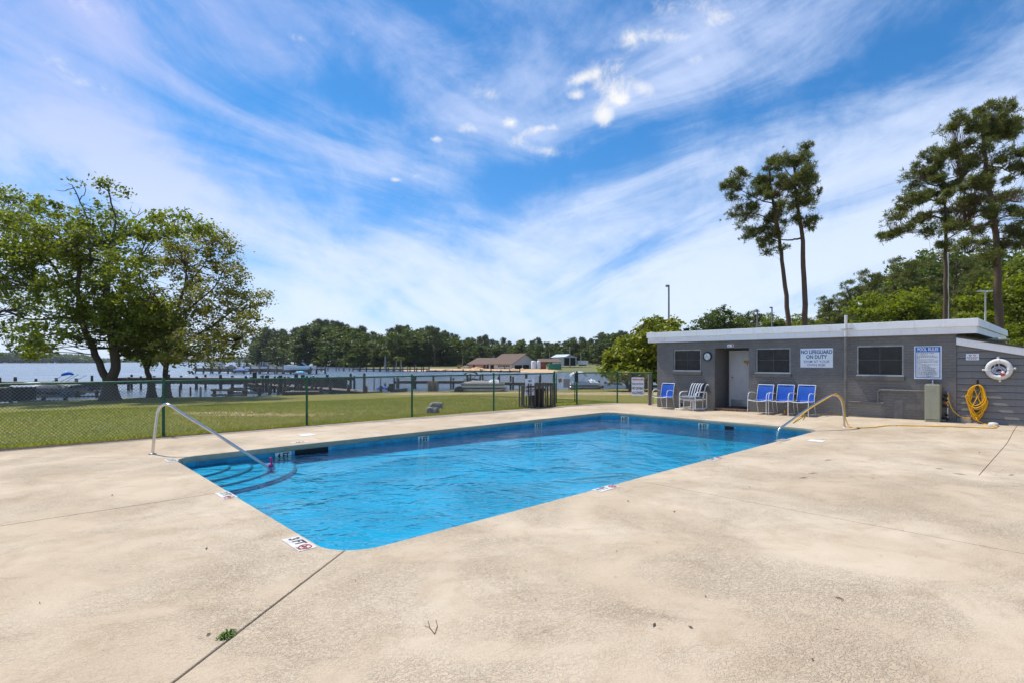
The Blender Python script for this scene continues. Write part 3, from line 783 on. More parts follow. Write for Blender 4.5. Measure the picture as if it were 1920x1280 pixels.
for (t0, t1, z0, z1) in wins:
    w = MB(); s = .035
    w.box(t0, t1, -.09, -.03, z0, z0 + s, bl).box(t0, t1, -.09, -.03, z1 - s, z1, bl).box(t0, t0 + s, -.09, -.03, z0 + s, z1 - s, bl).box(t1 - s, t1, -.09, -.03, z0 + s, z1 - s, bl)
    win = w.build('window', M['aluminium'], house)
    MB().box(t0 + s, t1 - s, -.085, -.075, z0 + s, z1 - s, bl).build('pane', M['screen_mesh'], win)
    tc, zc = (t0 + t1) / 2, z0 + (z1 - z0) * .52
    MB().box(tc - .007, tc + .007, -.075, -.062, z0 + s, z1 - s, bl).box(t0 + s, tc - .007, -.075, -.064, zc - .007, zc + .007, bl).box(tc + .007, t1 - s, -.075, -.064, zc - .007, zc + .007, bl).build('glazing_bar', M['bar_grey'], win)
    MB().box(t0 - .03, t1 + .03, -.05, .055, z0 - .115, z0 - .002, bl).build('sill', M['sill_paint'], win, .006)
    MB().box(t0 - .01, t1 + .01, -.028, .02, z0, z0 + .02, bl).build('sill_strip', M['white_paint'], win)
# flat roof: slab, two-step white fascia
RT, RM, RB = 2.625, 2.435, 2.27
ol, orr, of, ob = -0.36, WL + 0.42, 0.12, -WD - 0.3
MB().box(ol + .08, orr - .08, ob + .08, of - .06, RB + .02, RT - .10, bl).build('roof', M['white_paint'], house)
MB().box(ol + .06, orr - .06, ob + .06, of - .06, RT - .1, RT - .015, bl).build('roof_deck', M['dark_shingle'], house)
def rim(x0, x1, y0, y1, w, z0, z1):
    return MB().box(x0, x1, y1 - w, y1, z0, z1, bl).box(x0, x1, y0, y0 + w, z0, z1, bl).box(x0, x0 + w, y0 + w, y1 - w, z0, z1, bl).box(x1 - w, x1, y0 + w, y1 - w, z0, z1, bl)
rim(ol, orr, ob, of, .05, RM, RT).build('fascia', M['white_fascia'], house, .006)
rim(ol + .035, orr - .035, ob + .035, of - .035, .045, RB, RM - .002).build('fascia', M['white_fascia'], house, .005)
t_, z_ = wall_pt(1287, 620, -2.0)
MB().lathe([(.05, 0), (.05, .16), (.11, .16), (.11, .22), (.02, .27)], bl(t_, -2.0, RT - .02), 12).build('roof_vent', M['dark_hole'], house)
# electrical/plumbing pipework on the front wall
tp = wall_t(1586, .17)
zb = dz(*bl(tp, .17)[:2])
vent = MB().tube([bl(tp, .17, zb), bl(tp, .17, RB + .0)], .034, 12).build('vent_pipe', M['pipe_paint'], house)
MB().tube([bl(tp, .17, RB), bl(tp, .17, wall_pt(1586, 591, .17)[1])], .035, 12).build('pipe_top', M['white_paint'], vent)
MB().box(tp - .14, tp + .16, .128, .136, RM + .035, RM + .05, bl).box(tp - .045, tp + .045, .136, .208, RM + .035, RM + .05, bl).build('pipe_strap', M['galvanised'], vent)
MB().lathe([(.06, 0), (.06, .04), (.038, .07)], bl(tp, .17, zb), 12).build('pipe_collar', M['pipe_paint'], vent)
(tA, zA), (tB, zB), (tC, zC) = wall_pt(1657, 752, .06), wall_pt(1646, 730, .06), wall_pt(1738, 729, .06)
zA2 = wall_pt(1590, 752, .06)[1]
cond = MB().tube([bl(tp + .03, .12, zA2), bl(tp + .12, .07, zA2), bl(tA, .06, zA2)], .024, 10)
cond.tube([bl(tB, .062, zA2 + .005)] + [bl(tB + .06 * (1 - math.cos(w)), .062, zB - .06 + .06 * math.sin(w)) for w in np.linspace(0, math.pi / 2, 6)] + [bl(tC, .062, zB)], .021, 10)
cond.build('conduit', M['pipe_paint'], house)
MB().box(*[wall_t(1676), wall_t(1693)], .002, .010, dz(*bl(wall_t(1685))[:2]) - .05, wall_pt(1685, 749)[1], bl).build('access_panel', M['pipe_paint'], house, .004)

# ------------------------------------------------------------------ lean-to shed
SL = 5.4
shed = empty('shed', bl(WL, -0.02, 0), 'grey clapboard lean-to shed joined to the brick pool house', 'shed')
z_l, sl = wall_pt(1793, 633)[1], 0.0
z_r = wall_pt(1920, 652)[1]; slope = (z_r - z_l) / (wall_t(1920) - WL)
def eave(t): return z_l + slope * (t - WL)
bh = 0.158
for i in range(16):
    zb0 = -0.05 + i * bh
    t1 = WL + SL
    top = lambda t: min(zb0 + bh, eave(t) - .10)
    if zb0 > eave(WL) - .12: break
    tm = min(t1, WL + max(0.05, (zb0 + bh - (eave(WL) - .10)) / slope)) if zb0 + bh < eave(WL) - .10 else WL + .02
    te = min(t1, WL + (zb0 - (eave(WL) - .10)) / slope) if slope < 0 else t1
    x0 = WL + .004; tm = max(tm, x0 + .01); te = max(te, tm + .01)
    pts = [(x0, zb0), (te, zb0), (tm, min(zb0 + bh - .009, eave(tm) - .10)), (x0, min(zb0 + bh - .009, eave(x0) - .10))]
    lo = lambda d0, d1: [bl(t, d0 if k < 2 else d1, z) for k, (t, z) in enumerate(pts)]
    m = MB(); A = lo(-.012, -.036); B = lo(-.055, -.055)
    m.add(A + B, [(0, 1, 2, 3), (7, 6, 5, 4), (0, 4, 5, 1), (1, 5, 6, 2), (2, 6, 7, 3), (3, 7, 4, 0)])
    m.build('board', M['grey_siding'], shed)
MB().prism([(WL + .004, -.1), (WL + SL, -.1), (WL + SL, eave(WL + SL) - .1), (WL + .004, eave(WL) - .1)], .06, .5, lambda t, z, d: bl(t, -d, z)).build('wall', M['dark_hole'], shed)  # backing coloured near-black to paint the shadow lines under the board laps
def strip(t0, t1, zlo, zhi, d0, d1):
    m = MB()
    P = [bl(t0, d1, eave(t0) + zlo), bl(t1, d1, eave(t1) + zlo), bl(t1, d1, eave(t1) + zhi), bl(t0, d1, eave(t0) + zhi)]
    Q = [bl(t0, d0, eave(t0) + zlo), bl(t1, d0, eave(t1) + zlo), bl(t1, d0, eave(t1) + zhi), bl(t0, d0, eave(t0) + zhi)]
    return m.add(P + Q, [(0, 1, 2, 3), (7, 6, 5, 4), (0, 4, 5, 1), (1, 5, 6, 2), (2, 6, 7, 3), (3, 7, 4, 0)])
strip(WL - .02 + .025, WL + SL, -.17, 0.0, .0, .05).build('fascia', M['white_fascia'], shed, .004)
strip(WL + .005, WL + SL, .002, .04, -6.5, .07).build('roof', M['dark_shingle'], shed)
for (t, d) in ((WL + .62, -1.6), (WL + 1.35, -1.5)):
    zc = eave(t) + .04
    v = MB(); v.lathe([(.16, -.05), (.16, .02), (.24, .04), (.24, .09), (.05, .13)], bl(t, d, zc), 14)
    v.build('roof_vent', M['galvanised'], shed)

# ------------------------------------------------------------------ things fixed to the walls
def board(name, label, cat, t0, t1, z0, z1, d, mat, th=.008):
    e = empty(name, bl((t0 + t1) / 2, d, z0), label, cat)
    MB().box(t0, t1, d, d + th, z0, z1, bl).build('panel', M[mat], e)
    return e
def write(e, body, t, z, d, size, mat, bold=0.0, sx=1.0, align='CENTER', name='lettering'):
    return text_mesh(name, body, size, M[mat], e, frame_matrix(bl(t, d, z), et, ez), bold, sx, align)
t0, t1, z0, z1 = px_rect(1501, 652.6, 1562, 688.3)
s1 = board('lifeguard_sign', 'white no lifeguard on duty sign on the brick wall between two windows', 'sign', t0, t1, z0, z1, .004, 'sign_white')
h, w, tc = z1 - z0, t1 - t0, (t0 + t1) / 2
write(s1, 'NO LIFEGUARD', tc, z1 - h * .20, .0125, h * .265, 'sign_teal', .004, .89 * w / (h * 1.72))
write(s1, 'ON DUTY', tc, z1 - h * .455, .0125, h * .265, 'sign_teal', .004, .90 * w / (h * 1.72))
write(s1, 'SWIM AT YOUR', tc, z1 - h * .70, .0125, h * .19, 'sign_grey', .0005, 1.02 * w / (h * 1.72))
write(s1, 'OWN RISK', tc, z1 - h * .875, .0125, h * .19, 'sign_grey', .0005, 1.05 * w / (h * 1.72))
t0, t1, z0, z1 = px_rect(1714.3, 648.5, 1765.8, 709.6)
s2 = board('pool_rules_sign', 'tall white and blue pool rules sign above the drinking fountain', 'sign', t0, t1, z0, z1, .004, 'sign_white')
h, w, tc = z1 - z0, t1 - t0, (t0 + t1) / 2
q = w * .045
MB().box(t0 + q, t1 - q, .0125, .0140, z1 - h * .185, z1 - h * .025, bl).box(t0 + q, t0 + q * 1.75, .0125, .0135, z0 + h * .035, z1 - h * .185, bl).box(t1 - q * 1.75, t1 - q, .0125, .0135, z0 + h * .035, z1 - h * .185, bl).box(t0 + q * 1.75, t1 - q * 1.75, .0125, .0135, z0 + h * .035, z0 + h * .052, bl).build('border', M['sign_blue'], s2)
write(s2, 'POOL RULES', tc, z1 - h * .105, .0148, h * .135, 'sign_white', .003, .83 * w / (h * .83))
rs = random.Random(2); rows = MB()
lens = (.78, .52, .82, .95, .12, .78, .98, .95, .2, .97, .58, .66, .84, .8, .9, .86, .92, .95, .78, .62)
for i, L in enumerate(lens):
    z = z1 - h * (.215 + .0385 * i); x = t0 + q * 2.3; xe = x + (w - q * 4.6) * L
    while x < xe:
        l = rs.uniform(.02, .055) * w / .75; hh = h * rs.uniform(.008, .012)
        rows.box(x, min(x + l, xe), .0125, .0132, z - hh, z + hh * .6, bl); x += l + w * .018
rows.build('small_print', M['print_faded'], s2)
pen = MB()
for i in range(5):
    z = z1 - h * (.68 + .06 * i); x = t0 + w * rs.uniform(.42, .5)
    pts = [bl(x + w * .035 * k, .0136, z + h * rs.uniform(-.012, .014)) for k in range(rs.randint(8, 12))]
    pen.tube(pts, .0022, 4, smooth=False)
pen.build('handwriting', M['print_black'], s2)
t0, t1, z0, z1 = px_rect(1364, 645.3, 1376, 650.2)
s3 = board('small_plate', 'tiny white and red plate above the door recess', 'plate', t0, t1, z0, z1, .004, 'sign_white')
MB().box(t0 + (t1 - t0) * .70, t1 - .012, .0125, .0135, z0 + .012, z1 - .012, bl).build('red_mark', M['print_red'], s3)
MB().box(t0 + .02, t0 + (t1 - t0) * .42, .0125, .0132, z0 + .03, z0 + .05, bl).build('lettering', M['print_black'], s3)
t0, t1, z0, z1 = px_rect(1811, 662.5, 1835.5, 674.5)
s4 = board('shed_notice', 'small white notice with red and grey symbols on the shed boards', 'sign', t0, t1, z0, z1, -.016, 'sign_white')
h, w = z1 - z0, t1 - t0
m = MB(); [m.tube([bl(t0 + w * .33 + h * .11 * math.cos(a) * 1.4, -.0075, z0 + h * .73 + h * .11 * math.sin(a)) for a in np.linspace(0, 2 * math.pi, 13)[:-1]], .004, 4, closed=True)]
m.tube([bl(t0 + w * .26, -.0075, z0 + h * .80), bl(t0 + w * .40, -.0075, z0 + h * .66)], .004, 4); m.build('grey_symbol', M['print_faded'], s4)
m = MB(); m.tube([bl(t0 + w * .68 + h * .11 * math.cos(a) * 1.4, -.0075, z0 + h * .73 + h * .11 * math.sin(a)) for a in np.linspace(0, 2 * math.pi, 13)[:-1]], .004, 4, closed=True)
m.tube([bl(t0 + w * .61, -.0075, z0 + h * .80), bl(t0 + w * .75, -.0075, z0 + h * .66)], .004, 4); m.build('red_symbol', M['print_red'], s4)
m = MB(); rs = random.Random(5)
for z, L in ((.40, .86), (.20, .70)):
    x = t0 + w * (1 - L) / 2; xe = t1 - w * (1 - L) / 2
    while x < xe: l = rs.uniform(.012, .035); m.box(x, min(x + l, xe), -.0078, -.0070, z0 + h * (z - .05), z0 + h * (z + .05), bl); x += l + .008
m.build('lettering', M['print_black'], s4)
# wall clock
tc, zc = wall_pt(1326.2, 667.7, .03)
ck = empty('wall_clock', bl(tc, .0, zc - .15), 'round white-faced wall clock with black rim left of the door', 'clock')
ax = (et, ez, ed)
MB().lathe([(.148, .002), (.150, .045), (.138, .055), (.118, .050), (.116, .03), (.02, .03)], bl(tc, 0, zc), 28, ax).build('rim', M['black_rubber'], ck)
MB().lathe([(.117, .031), (.117, .034)], bl(tc, 0, zc), 28, ax).build('face', M['clock_face'], ck)
hn = MB()
for a, L, wd in ((R(118), .062, .008), (R(200), .09, .006)):
    u = et * math.cos(a) + ez * math.sin(a); v_ = et * -math.sin(a) + ez * math.cos(a); c = Vector(bl(tc, .0365, zc))
    hn.add([c - v_ * wd, c + u * L - v_ * wd * .5, c + u * L + v_ * wd * .5, c + v_ * wd], [(0, 1, 2, 3)])
hn.build('hands', M['print_black'], ck)
tk = MB()
for i in range(12):
    a = R(30 * i); u = et * math.cos(a) + ez * math.sin(a); v_ = et * -math.sin(a) + ez * math.cos(a); c = Vector(bl(tc, .0352, zc))
    tk.add([c + u * .093 - v_ * .004, c + u * .108 - v_ * .004, c + u * .108 + v_ * .004, c + u * .093 + v_ * .004], [(0, 1, 2, 3)])
tag(tk.build('tick_marks', M['print_black'], ck), kind='stuff')
# drinking fountain
t0, t1 = wall_t(1733.5, .33), wall_t(1762, .33); zt = wall_pt(1748, 720.5, .33)[1]; g = dz(*bl(t0, .2)[:2])
df = empty('drinking_fountain', bl((t0 + t1) / 2, .17, g), 'boxy grey-green drinking fountain under the pool rules sign', 'fountain')
MB().box(t0, t1, .004, .33, g, zt, bl).build('cabinet', M['galvanised'], df, .012)
MB().box(t0 + .02, t1 - .02, .02, .31, zt + .001, zt + .018, bl).build('basin_top', M['steel_dull'], df, .004)
bp = bl((t0 + t1) / 2 - .02, .12, zt + .018)
MB().lathe([(.030, 0), (.018, .035), (.012, .06), (.020, .075), (.006, .10)], bp, 10).build('bubbler', M['steel'], df)
MB().box(t0 + .025, t1 - .025, .331, .334, g + .05, g + .06, bl).build('panel_seam', M['dark_hole'], df)
# hose bib with its black fittings and pipework
tb, zb_ = wall_pt(1778.5, 736, .08); g = dz(*bl(tb, .1)[:2])
fb = empty('hose_tap', bl(tb, 0, g), 'outdoor tap with dark valves on the brick wall beside the fountain', 'tap')
MB().tube([bl(tb, .006, zb_), bl(tb, .10, zb_)], .016, 8).tube([bl(tb, .09, zb_ + .015), bl(tb, .10, zb_ - .06)], .020, 8).build('spout', M['brass'], fb)
MB().lathe([(.035, 0), (.035, .02)], bl(tb, .07, zb_ + .02), 10).build('tap_handle', M['boat_blue'], fb)
MB().tube([bl(tb - .02, .05, zb_ - .10), bl(tb - .02, .05, g + .05), bl(tb - .1, .05, g + .035), bl(tb - .30, .08, g + .03)], .014, 8).build('pipe', M['white_paint'], fb)
for i, (dt, zz) in enumerate(((-.08, .62), (-.10, .52), (-.06, .44), (-.09, .36), (-.05, .15), (-.12, .06), (-.03, .05))):
    MB().tube([bl(tb - .02, .05, g + zz), bl(tb + dt, .11, g + zz + .03)], [.020, .030], 8).build('valve', M['black_rubber'] if i != 2 else M['orange'], fb)
# pipe caps on the deck by the shed
for (px, py, w, label) in ((1811.5, 791, .112, 'cream round pipe cap standing on the deck where brick meets shed'), (1862.5, 797.5, .095, 'white domed pipe cap on the deck under the life ring')):
    for _ in range(4):
        z = 0.12; p = ray_graund = ray_ground(px, py, z); z = dz(p[0], p[1]); p = ray_ground(px, py, z)
    o = MB(); h = .12 if 'cream' in label else .085
    o.lathe([(w, 0), (w, h * .86), (w * .93, h), (.02, h * 1.03)] if 'cream' in label else [(w, 0), (w, h * .5), (w * .8, h * .86), (.02, h)], p, 20)
    tag(o.build('pipe_cap', M['cap_cream'] if 'cream' in label else M['tile_white'], base=p), label, 'cap', 'pipe caps by the shed')
# life ring on the shed
tc, zc = wall_pt(1873, 691.5, .03)
lr = empty('life_ring', bl(tc, -.02, zc - .26), 'white life ring with rope and red float hung on the shed wall', 'life ring')
rp = [(bl(tc + .19 * math.cos(a), .035, zc + .19 * math.sin(a))) for a in np.linspace(0, 2 * math.pi, 41)[:-1]]
MB().tube(rp, .056, 14, closed=True).build('ring', M['ring_white'], lr)
for k in range(4):
    a = R(90 * k + 4); c = [bl(tc + (.19 + .064 * math.cos(w)) * math.cos(a), .035 + .064 * math.sin(w), zc + (.19 + .064 * math.cos(w)) * math.sin(a)) for w in np.linspace(0, 2 * math.pi, 17)[:-1]]
    b = MB(); tg = et * -math.sin(a) + ez * math.cos(a)
    n = len(c); P = [Vector(p) + tg * s for s in (-.028, .028) for p in c]
    b.add(P, [(i, (i + 1) % n, n + (i + 1) % n, n + i) for i in range(n)], True)
    tip = bl(tc + .275 * math.cos(a), .035, zc + .275 * math.sin(a)); b.lathe([(.012, -.018), (.024, -.008), (.024, .012), (.010, .02)], tip, 10, ax)
    b.build('band', M['white_paint'], lr)
rs = random.Random(11); rope = MB()
for k in range(9):
    a0_ = rs.uniform(0, 6.28); r0 = rs.uniform(.05, .115)
    rope.tube([bl(tc + r0 * 1.05 * math.cos(a0_ + w), .012 + .006 * k, zc - .02 + r0 * .72 * math.sin(a0_ + w)) for w in np.linspace(0, 5.4, 16)], .010, 6)
rope.tube([bl(tc - .0, .07, zc + .12), bl(tc + .012, .06, zc + .03)], .009, 6).tube([bl(tc - .06, .06, zc + .13), bl(tc - .09, .05, zc - .02)], .008, 6)
rope.build('rope', M['rope'], lr)
MB().lathe([(.012, 0), (.022, .02), (.022, .05), (.008, .06)], bl(tc - .01, .05, zc - .02), 10, ax).build('reel', M['black_rubber'], lr)
fl_ = MB().lathe([(.010, -.05), (.030, -.035), (.034, 0), (.030, .035), (.010, .05)], bl(tc + .07, .075, zc - .105), 12, (et, ed, ez))
fl_.build('float', M['orange_red'], lr); MB().lathe([(.033, .02), (.030, .06), (.012, .075)], bl(tc + .072, .075, zc - .115), 12, (et, ed, ez)).build('float_cap', M['white_paint'], lr)
MB().tube([bl(tc, -.02, zc + .27), bl(tc, .02, zc + .275), bl(tc, .03, zc + .30)], .010, 6).build('hook', M['white_paint'], lr)
# yellow hose: coil on its hook, lead from the tap, long run to the rail
th, zh = wall_pt(1832.5, 722, .06)
hk = MB().box(th - .018, th + .018, -.018, -.006, zh - .03, zh + .13, bl).box(th - .02, th + .02, -.006, .13, zh - .02, zh + .005, bl).box(th - .02, th + .02, .115, .13, zh + .005, zh + .05, bl)
tag(hk.build('hose_hook', M['black_rubber'], base=bl(th, 0, zh)), 'black hook on the shed wall carrying the yellow hose', 'hook')
# ------------------------------------------------------------------ handrails, hose
def bez(pts, n=6):      # Catmull-Rom through the points
    P = [Vector(p) for p in pts]; P = [P[0] * 2 - P[1]] + P + [P[-1] * 2 - P[-2]]; out = []
    for i in range(1, len(P) - 2):
        for k in range(n):
            t = k / n; a, b, c, d = P[i - 1:i + 3]
            out.append(0.5 * ((2 * b) + (c - a) * t + (2 * a - 5 * b + 4 * c - d) * t * t + (3 * b - a - 3 * c + d) * t ** 3))
    return out + [P[-2]]
def at_plan(px, py, p0, p1):
    """point seen at the pixel on the vertical plane through two ground points"""
    d = Vector(((px - 960) / F, 1, -(py - HORIZON) / F)); n = Vector((p1[1] - p0[1], p0[0] - p1[0], 0))
    k = ((p0[0] * n.x + p0[1] * n.y)) / d.dot(n); return Vector((d.x * k, d.y * k, HC + d.z * k))
def handrail(label, base, wet, pix, r=.024):
    e = empty('handrail', base, label, 'handrail')
    pts = [Vector(base)] + [at_plan(*p, base, wet) for p in pix]
    MB().tube(bez(pts, 8), r, 12).build('rail', M['steel'], e)
    MB().lathe([(.062, 0), (.062, .008), (.034, .022)], base, 18).build('escutcheon', M['steel_dull'], e)
    return e, pts
b1 = ray_ground(286, 850.5); w1 = ray_ground(500, 872, WATER_Z)
handrail('steel handrail curving down into the pool steps nearest the lawn', b1, w1, ((291, 800), (294.5, 775), (300, 763), (309, 757.5), (321, 760), (345, 776), (420, 822), (505, 877), (545, 905)))
b2 = ray_ground(1583.5, 800.5, .01); w2 = ray_ground(1457.5, 822, WATER_Z)
rail2, pts2 = handrail('steel handrail with a yellow hose draped over it at the far corner', b2, w2, ((1581, 765), (1577.5, 750), (1571, 741.5), (1563, 739.5), (1552, 743), (1520, 762), (1475, 793), (1462, 803), (1457.7, 813), (1457.5, 835)))
hose = empty('garden_hose', (*bl(th, .10)[:2], dz(*bl(th, .1)[:2])), 'long yellow hose coiled on the shed hook and trailing to the handrail', 'hose')
rs = random.Random(8); cl = MB()
for k in range(13):
    w_ = rs.uniform(.115, .19); L = rs.uniform(.66, .84) if k < 10 else rs.uniform(.46, .62); o = rs.uniform(-.02, .02); dd = .02 + .010 * k
    pts = []
    for a in np.linspace(0, 2 * math.pi, 36)[:-1]:
        wx = w_ * (1.0 if math.cos(a) < 0 else .82)
        pts.append(bl(th + o * (1 - math.cos(a)) / 2 + wx * math.sin(a) * (1 + .10 * math.cos(a + .5)), dd + .01 * math.sin(a), zh + .012 - L / 2 * (1 - math.cos(a)) + .012 * math.sin(3 * a)))
    cl.tube(pts, .0125, 7, closed=True)
cl.tube(bez([bl(th - .06, .10, zh - .05), bl(th + .04, .12, zh - .34), bl(th + .12, .12, zh - .52)]), .0105, 7).tube(bez([bl(th + .08, .10, zh - .08), bl(th - .03, .13, zh - .36), bl(th - .10, .12, zh - .56)]), .0105, 7)
cl.build('coil', M['hose_yellow'], hose)
ld = [bl(tb, .10, zb_ - .05), bl(tb + .015, .11, zb_ - .2), bl(tb + .09, .10, zb_ - .42), bl(tb + .24, .09, zb_ - .56), bl(th - .13, .06, zb_ - .58)]
MB().tube(bez(ld), .0105, 8).build('tap_lead', M['hose_yellow'], hose)
def g(px, py):
    z = .05
    for _ in range(5): p = ray_ground(px, py, z + .012); z = dz(p[0], p[1])
    p[2] = z + .012; return p
run = [bl(th - .02, .12, zh - .74), bl(th + .02, .16, zh - .82)] + [g(*p) for p in ((1843, 793), (1858, 796.5), (1868, 799), (1866, 801.5), (1845, 801.8), (1780, 800), (1676, 797.2), (1640, 799.5), (1612, 800.8), (1597, 800.0))]
R2 = bez(pts2, 8)
onrail = [p + Vector((0.01, -.035, .012)) for p in (R2[4], R2[10], R2[16], R2[22], R2[28], R2[34], R2[40])]
a, b = Vector(pts2[6]), Vector(pts2[7])
tail = [a + Vector((0, -.05, -.01)), a.lerp(b, .45) + Vector((0, -.06, -.02)), a.lerp(b, .80) + Vector((0, -.07, -.06)), at_plan(1507, 778, b2, w2) + Vector((0, -.07, 0)), at_plan(1503, 785, b2, w2) + Vector((0, -.07, 0))]
MB().tube(bez(run + [Vector(g(1590, 799)) + Vector((0, 0, .06))] + onrail[0:6] + tail, 5), .0115, 8).build('trailing_run', M['hose_yellow'], hose)
c = Vector(g(1676, 797.2)); MB().tube([c - et * .05, c + et * .05], .018, 8).build('coupling', M['steel_dull'], hose)

# ------------------------------------------------------------------ chairs
def make_chair():
    e = empty('sling_chair', (0, 0, 0), 'x', 'chair', 'blue sling chairs along the pool house wall')
    w = .27       # half width; the chair faces -y
    for s in (-1, 1):
        x = s * w
        MB().tube(bez([(x, -.30, 0), (x, -.295, .40), (x, -.27, .56), (x, -.20, .625), (x, -.05, .635), (x, .22, .60)]), .0105, 8).build('arm_leg', M['white_frame'], e)
        MB().tube(bez([(x * .86, .33, 0), (x * .86, .25, .20), (x * .86, .22, .42), (x * .86, .26, .62), (x * .86, .30, .76), (x * .86, .335, .85)]), .0098, 8).build('back_post', M['white_frame'], e)
        MB().tube([(x * .86, .23, .40), (x * .86, .0, .385), (x * .86, -.27, .425)], .0098, 8).build('seat_rail', M['white_frame'], e)
    MB().tube(bez([(-w, -.295, .41), (-w * .5, -.30, .39), (0, -.30, .385), (w * .5, -.30, .39), (w, -.295, .41)]), .0105, 8).build('front_rail', M['white_frame'], e)
    for q, rr in (((.335, .85), .0115), ((.23, .36), .010)): MB().tube([(-w * .86, *q), (w * .86, *q)], rr, 8).build('cross_rail', M['white_frame'], e)
    prof = bez([(0, .345, .862), (0, .31, .78), (0, .265, .63), (0, .225, .46), (0, .19, .395), (0, .05, .375), (0, -.15, .385), (0, -.27, .42)], 4)
    m = MB(); n = len(prof); xs = np.linspace(-w * .86, w * .86, 5); vs = []
    for k in (0, .007):
        for p in prof:
            for i, x in enumerate(xs): vs.append((x, p.y + k + .012 * (1 - (x / (w * .86)) ** 2), p.z - k - .012 * (1 - (x / (w * .86)) ** 2) * (p.y < .2)))
    idx = lambda l, r, c: l * n * 5 + r * 5 + c; fs = []
    for r in range(n - 1):
        for c_ in range(4): fs += [(idx(0, r, c_), idx(0, r, c_ + 1), idx(0, r + 1, c_ + 1), idx(0, r + 1, c_)), (idx(1, r, c_ + 1), idx(1, r, c_), idx(1, r + 1, c_), idx(1, r + 1, c_ + 1))]
    m.add(vs, fs, True); m.build('sling', M['blue_sling'], e)
    return e
proto = make_chair()
face = math.atan2(ED[1], ED[0]) + math.pi / 2          # the chair's -y turned towards the pool
spots = [(1244.5, .43, 2, 'blue sling chair by the corner of the pool house nearest the fence'),
         (1427.5, .45, -2, 'blue sling chair just right of the door, left of two others'),
         (1466.5, .44, 1, 'blue sling chair in the middle of the row of three'),
         (1504.5, .50, -3, 'blue sling chair at the row end behind the handrail and hose')]
for i, (px, d, rz, label) in enumerate(spots):
    o = proto if i == 0 else copy_tree(proto)
    p = bl(wall_t(px, d), d); o.location = (p[0], p[1], dz(p[0], p[1])); o.rotation_euler.z = face + R(rz); o['label'] = label
def glider():
    e = empty('glider_chair', (0, 0, 0), 'white glider chair with navy and white striped cushion beside the door recess', 'chair')
    w, r = .30, .0175
    for s in (-1, 1):
        x = s * w
        MB().tube(bez([(x, -.33, .08), (x, -.33, .44), (x, -.31, .54), (x, -.22, .60), (x, -.02, .605), (x, .26, .60)]), r, 10).build('arm', M['white_frame'], e)
        MB().tube([(x, .27, .07), (x, .27, .60)], r, 10).tube([(x, -.33, .08), (x, .27, .08)], r, 10).build('side_frame', M['white_frame'], e)
        MB().tube(bez([(x * .92, .10, .38), (x * .92, .17, .56), (x * .92, .23, .74), (x * .92, .29, .82), (x * .92, .38, .845), (x * .92, .42, .81)]), r, 10).build('back_post', M['white_frame'], e)
        MB().tube([(x * .62, -.27, .0), (x * .62, -.27, .33), (x * .62, .22, .33), (x * .62, .22, 0)], r, 10).tube([(x * .62, -.27, .03), (x * .62, .22, .03)], r, 10).build('glider_leg', M['white_frame'], e)
    for p, q in (((-w, -.33, .37), (w, -.33, .37)), ((-w, .26, .36), (w, .26, .36)), ((-w * .92, .31, .825), (w * .92, .31, .825)), ((-w * .62, -.27, .33), (w * .62, -.27, .33)),
                 ((-w, -.33, .37), (-w, .26, .37)), ((w, -.33, .37), (w, .26, .37)), ((-w * .62, -.02, .05), (w * .62, -.02, .05))):
        MB().tube([p, q], r, 10).build('cross_rail', M['white_frame'], e)
    # back cushion: padded stripes
    n = 11
    for i in range(n):
        x0, x1 = -.26 + .52 * i / n, -.26 + .52 * (i + 1) / n
        pf = bez([(0, .02, .42), (0, .09, .58), (0, .16, .74), (0, .22, .83), (0, .29, .865)], 4); m = MB(); vs = []
        for p in pf:
            for (x, o) in ((x0, .035), ((x0 * .7 + x1 * .3), .052), ((x0 * .3 + x1 * .7), .052), (x1, .035)): vs.append((x, p.y - o, p.z + o * .3))
            vs += [(x1, p.y + .03, p.z), (x0, p.y + .03, p.z)]
        k = len(pf); m.add(vs, [(r_ * 6 + c_, r_ * 6 + (c_ + 1) % 6, (r_ + 1) * 6 + (c_ + 1) % 6, (r_ + 1) * 6 + c_) for r_ in range(k - 1) for c_ in range(6)] + [tuple(range(6))[::-1], tuple(range((k - 1) * 6, k * 6))], True)
        m.build('stripe', M['cushion_white'] if i % 2 else M['cushion_navy'], e)
    MB().box(-.275, .275, -.37, .10, .385, .475).build('seat_cushion', M['cushion_grey'], e, .035)
    return e
o = glider(); p = bl(wall_t(1300.5, .44), .44); o.location = (p[0], p[1], dz(p[0], p[1])); o.rotation_euler.z = face + R(-8)
p = bl(wall_t(1273, .3), .12); pp = MB().lathe([(.03, 0), (.03, .19)], (p[0], p[1], dz(p[0], p[1])), 10)
tag(pp.build('stub_pipe', M['black_rubber'], base=p), 'short black stub pipe at the foot of the wall between two chairs', 'pipe')
p = bl(wall_t(1274, .5), .42); pp = MB().lathe([(.19, 0), (.19, .03), (.02, .04)], (p[0], p[1], dz(p[0], p[1])), 18)
tag(pp.build('deck_lid', M['cap_cream'], base=p), 'flat pale lid on the deck between blue and striped chairs', 'lid')
p = bl(wall_t(1473, .12), .12); pp = MB().lathe([(.045, 0), (.05, .05), (.045, .10)], (p[0], p[1], dz(p[0], p[1])), 12)
tag(pp.build('terracotta_pot', M['orange'], base=p), 'small orange pot on the deck behind the row of chairs', 'pot')

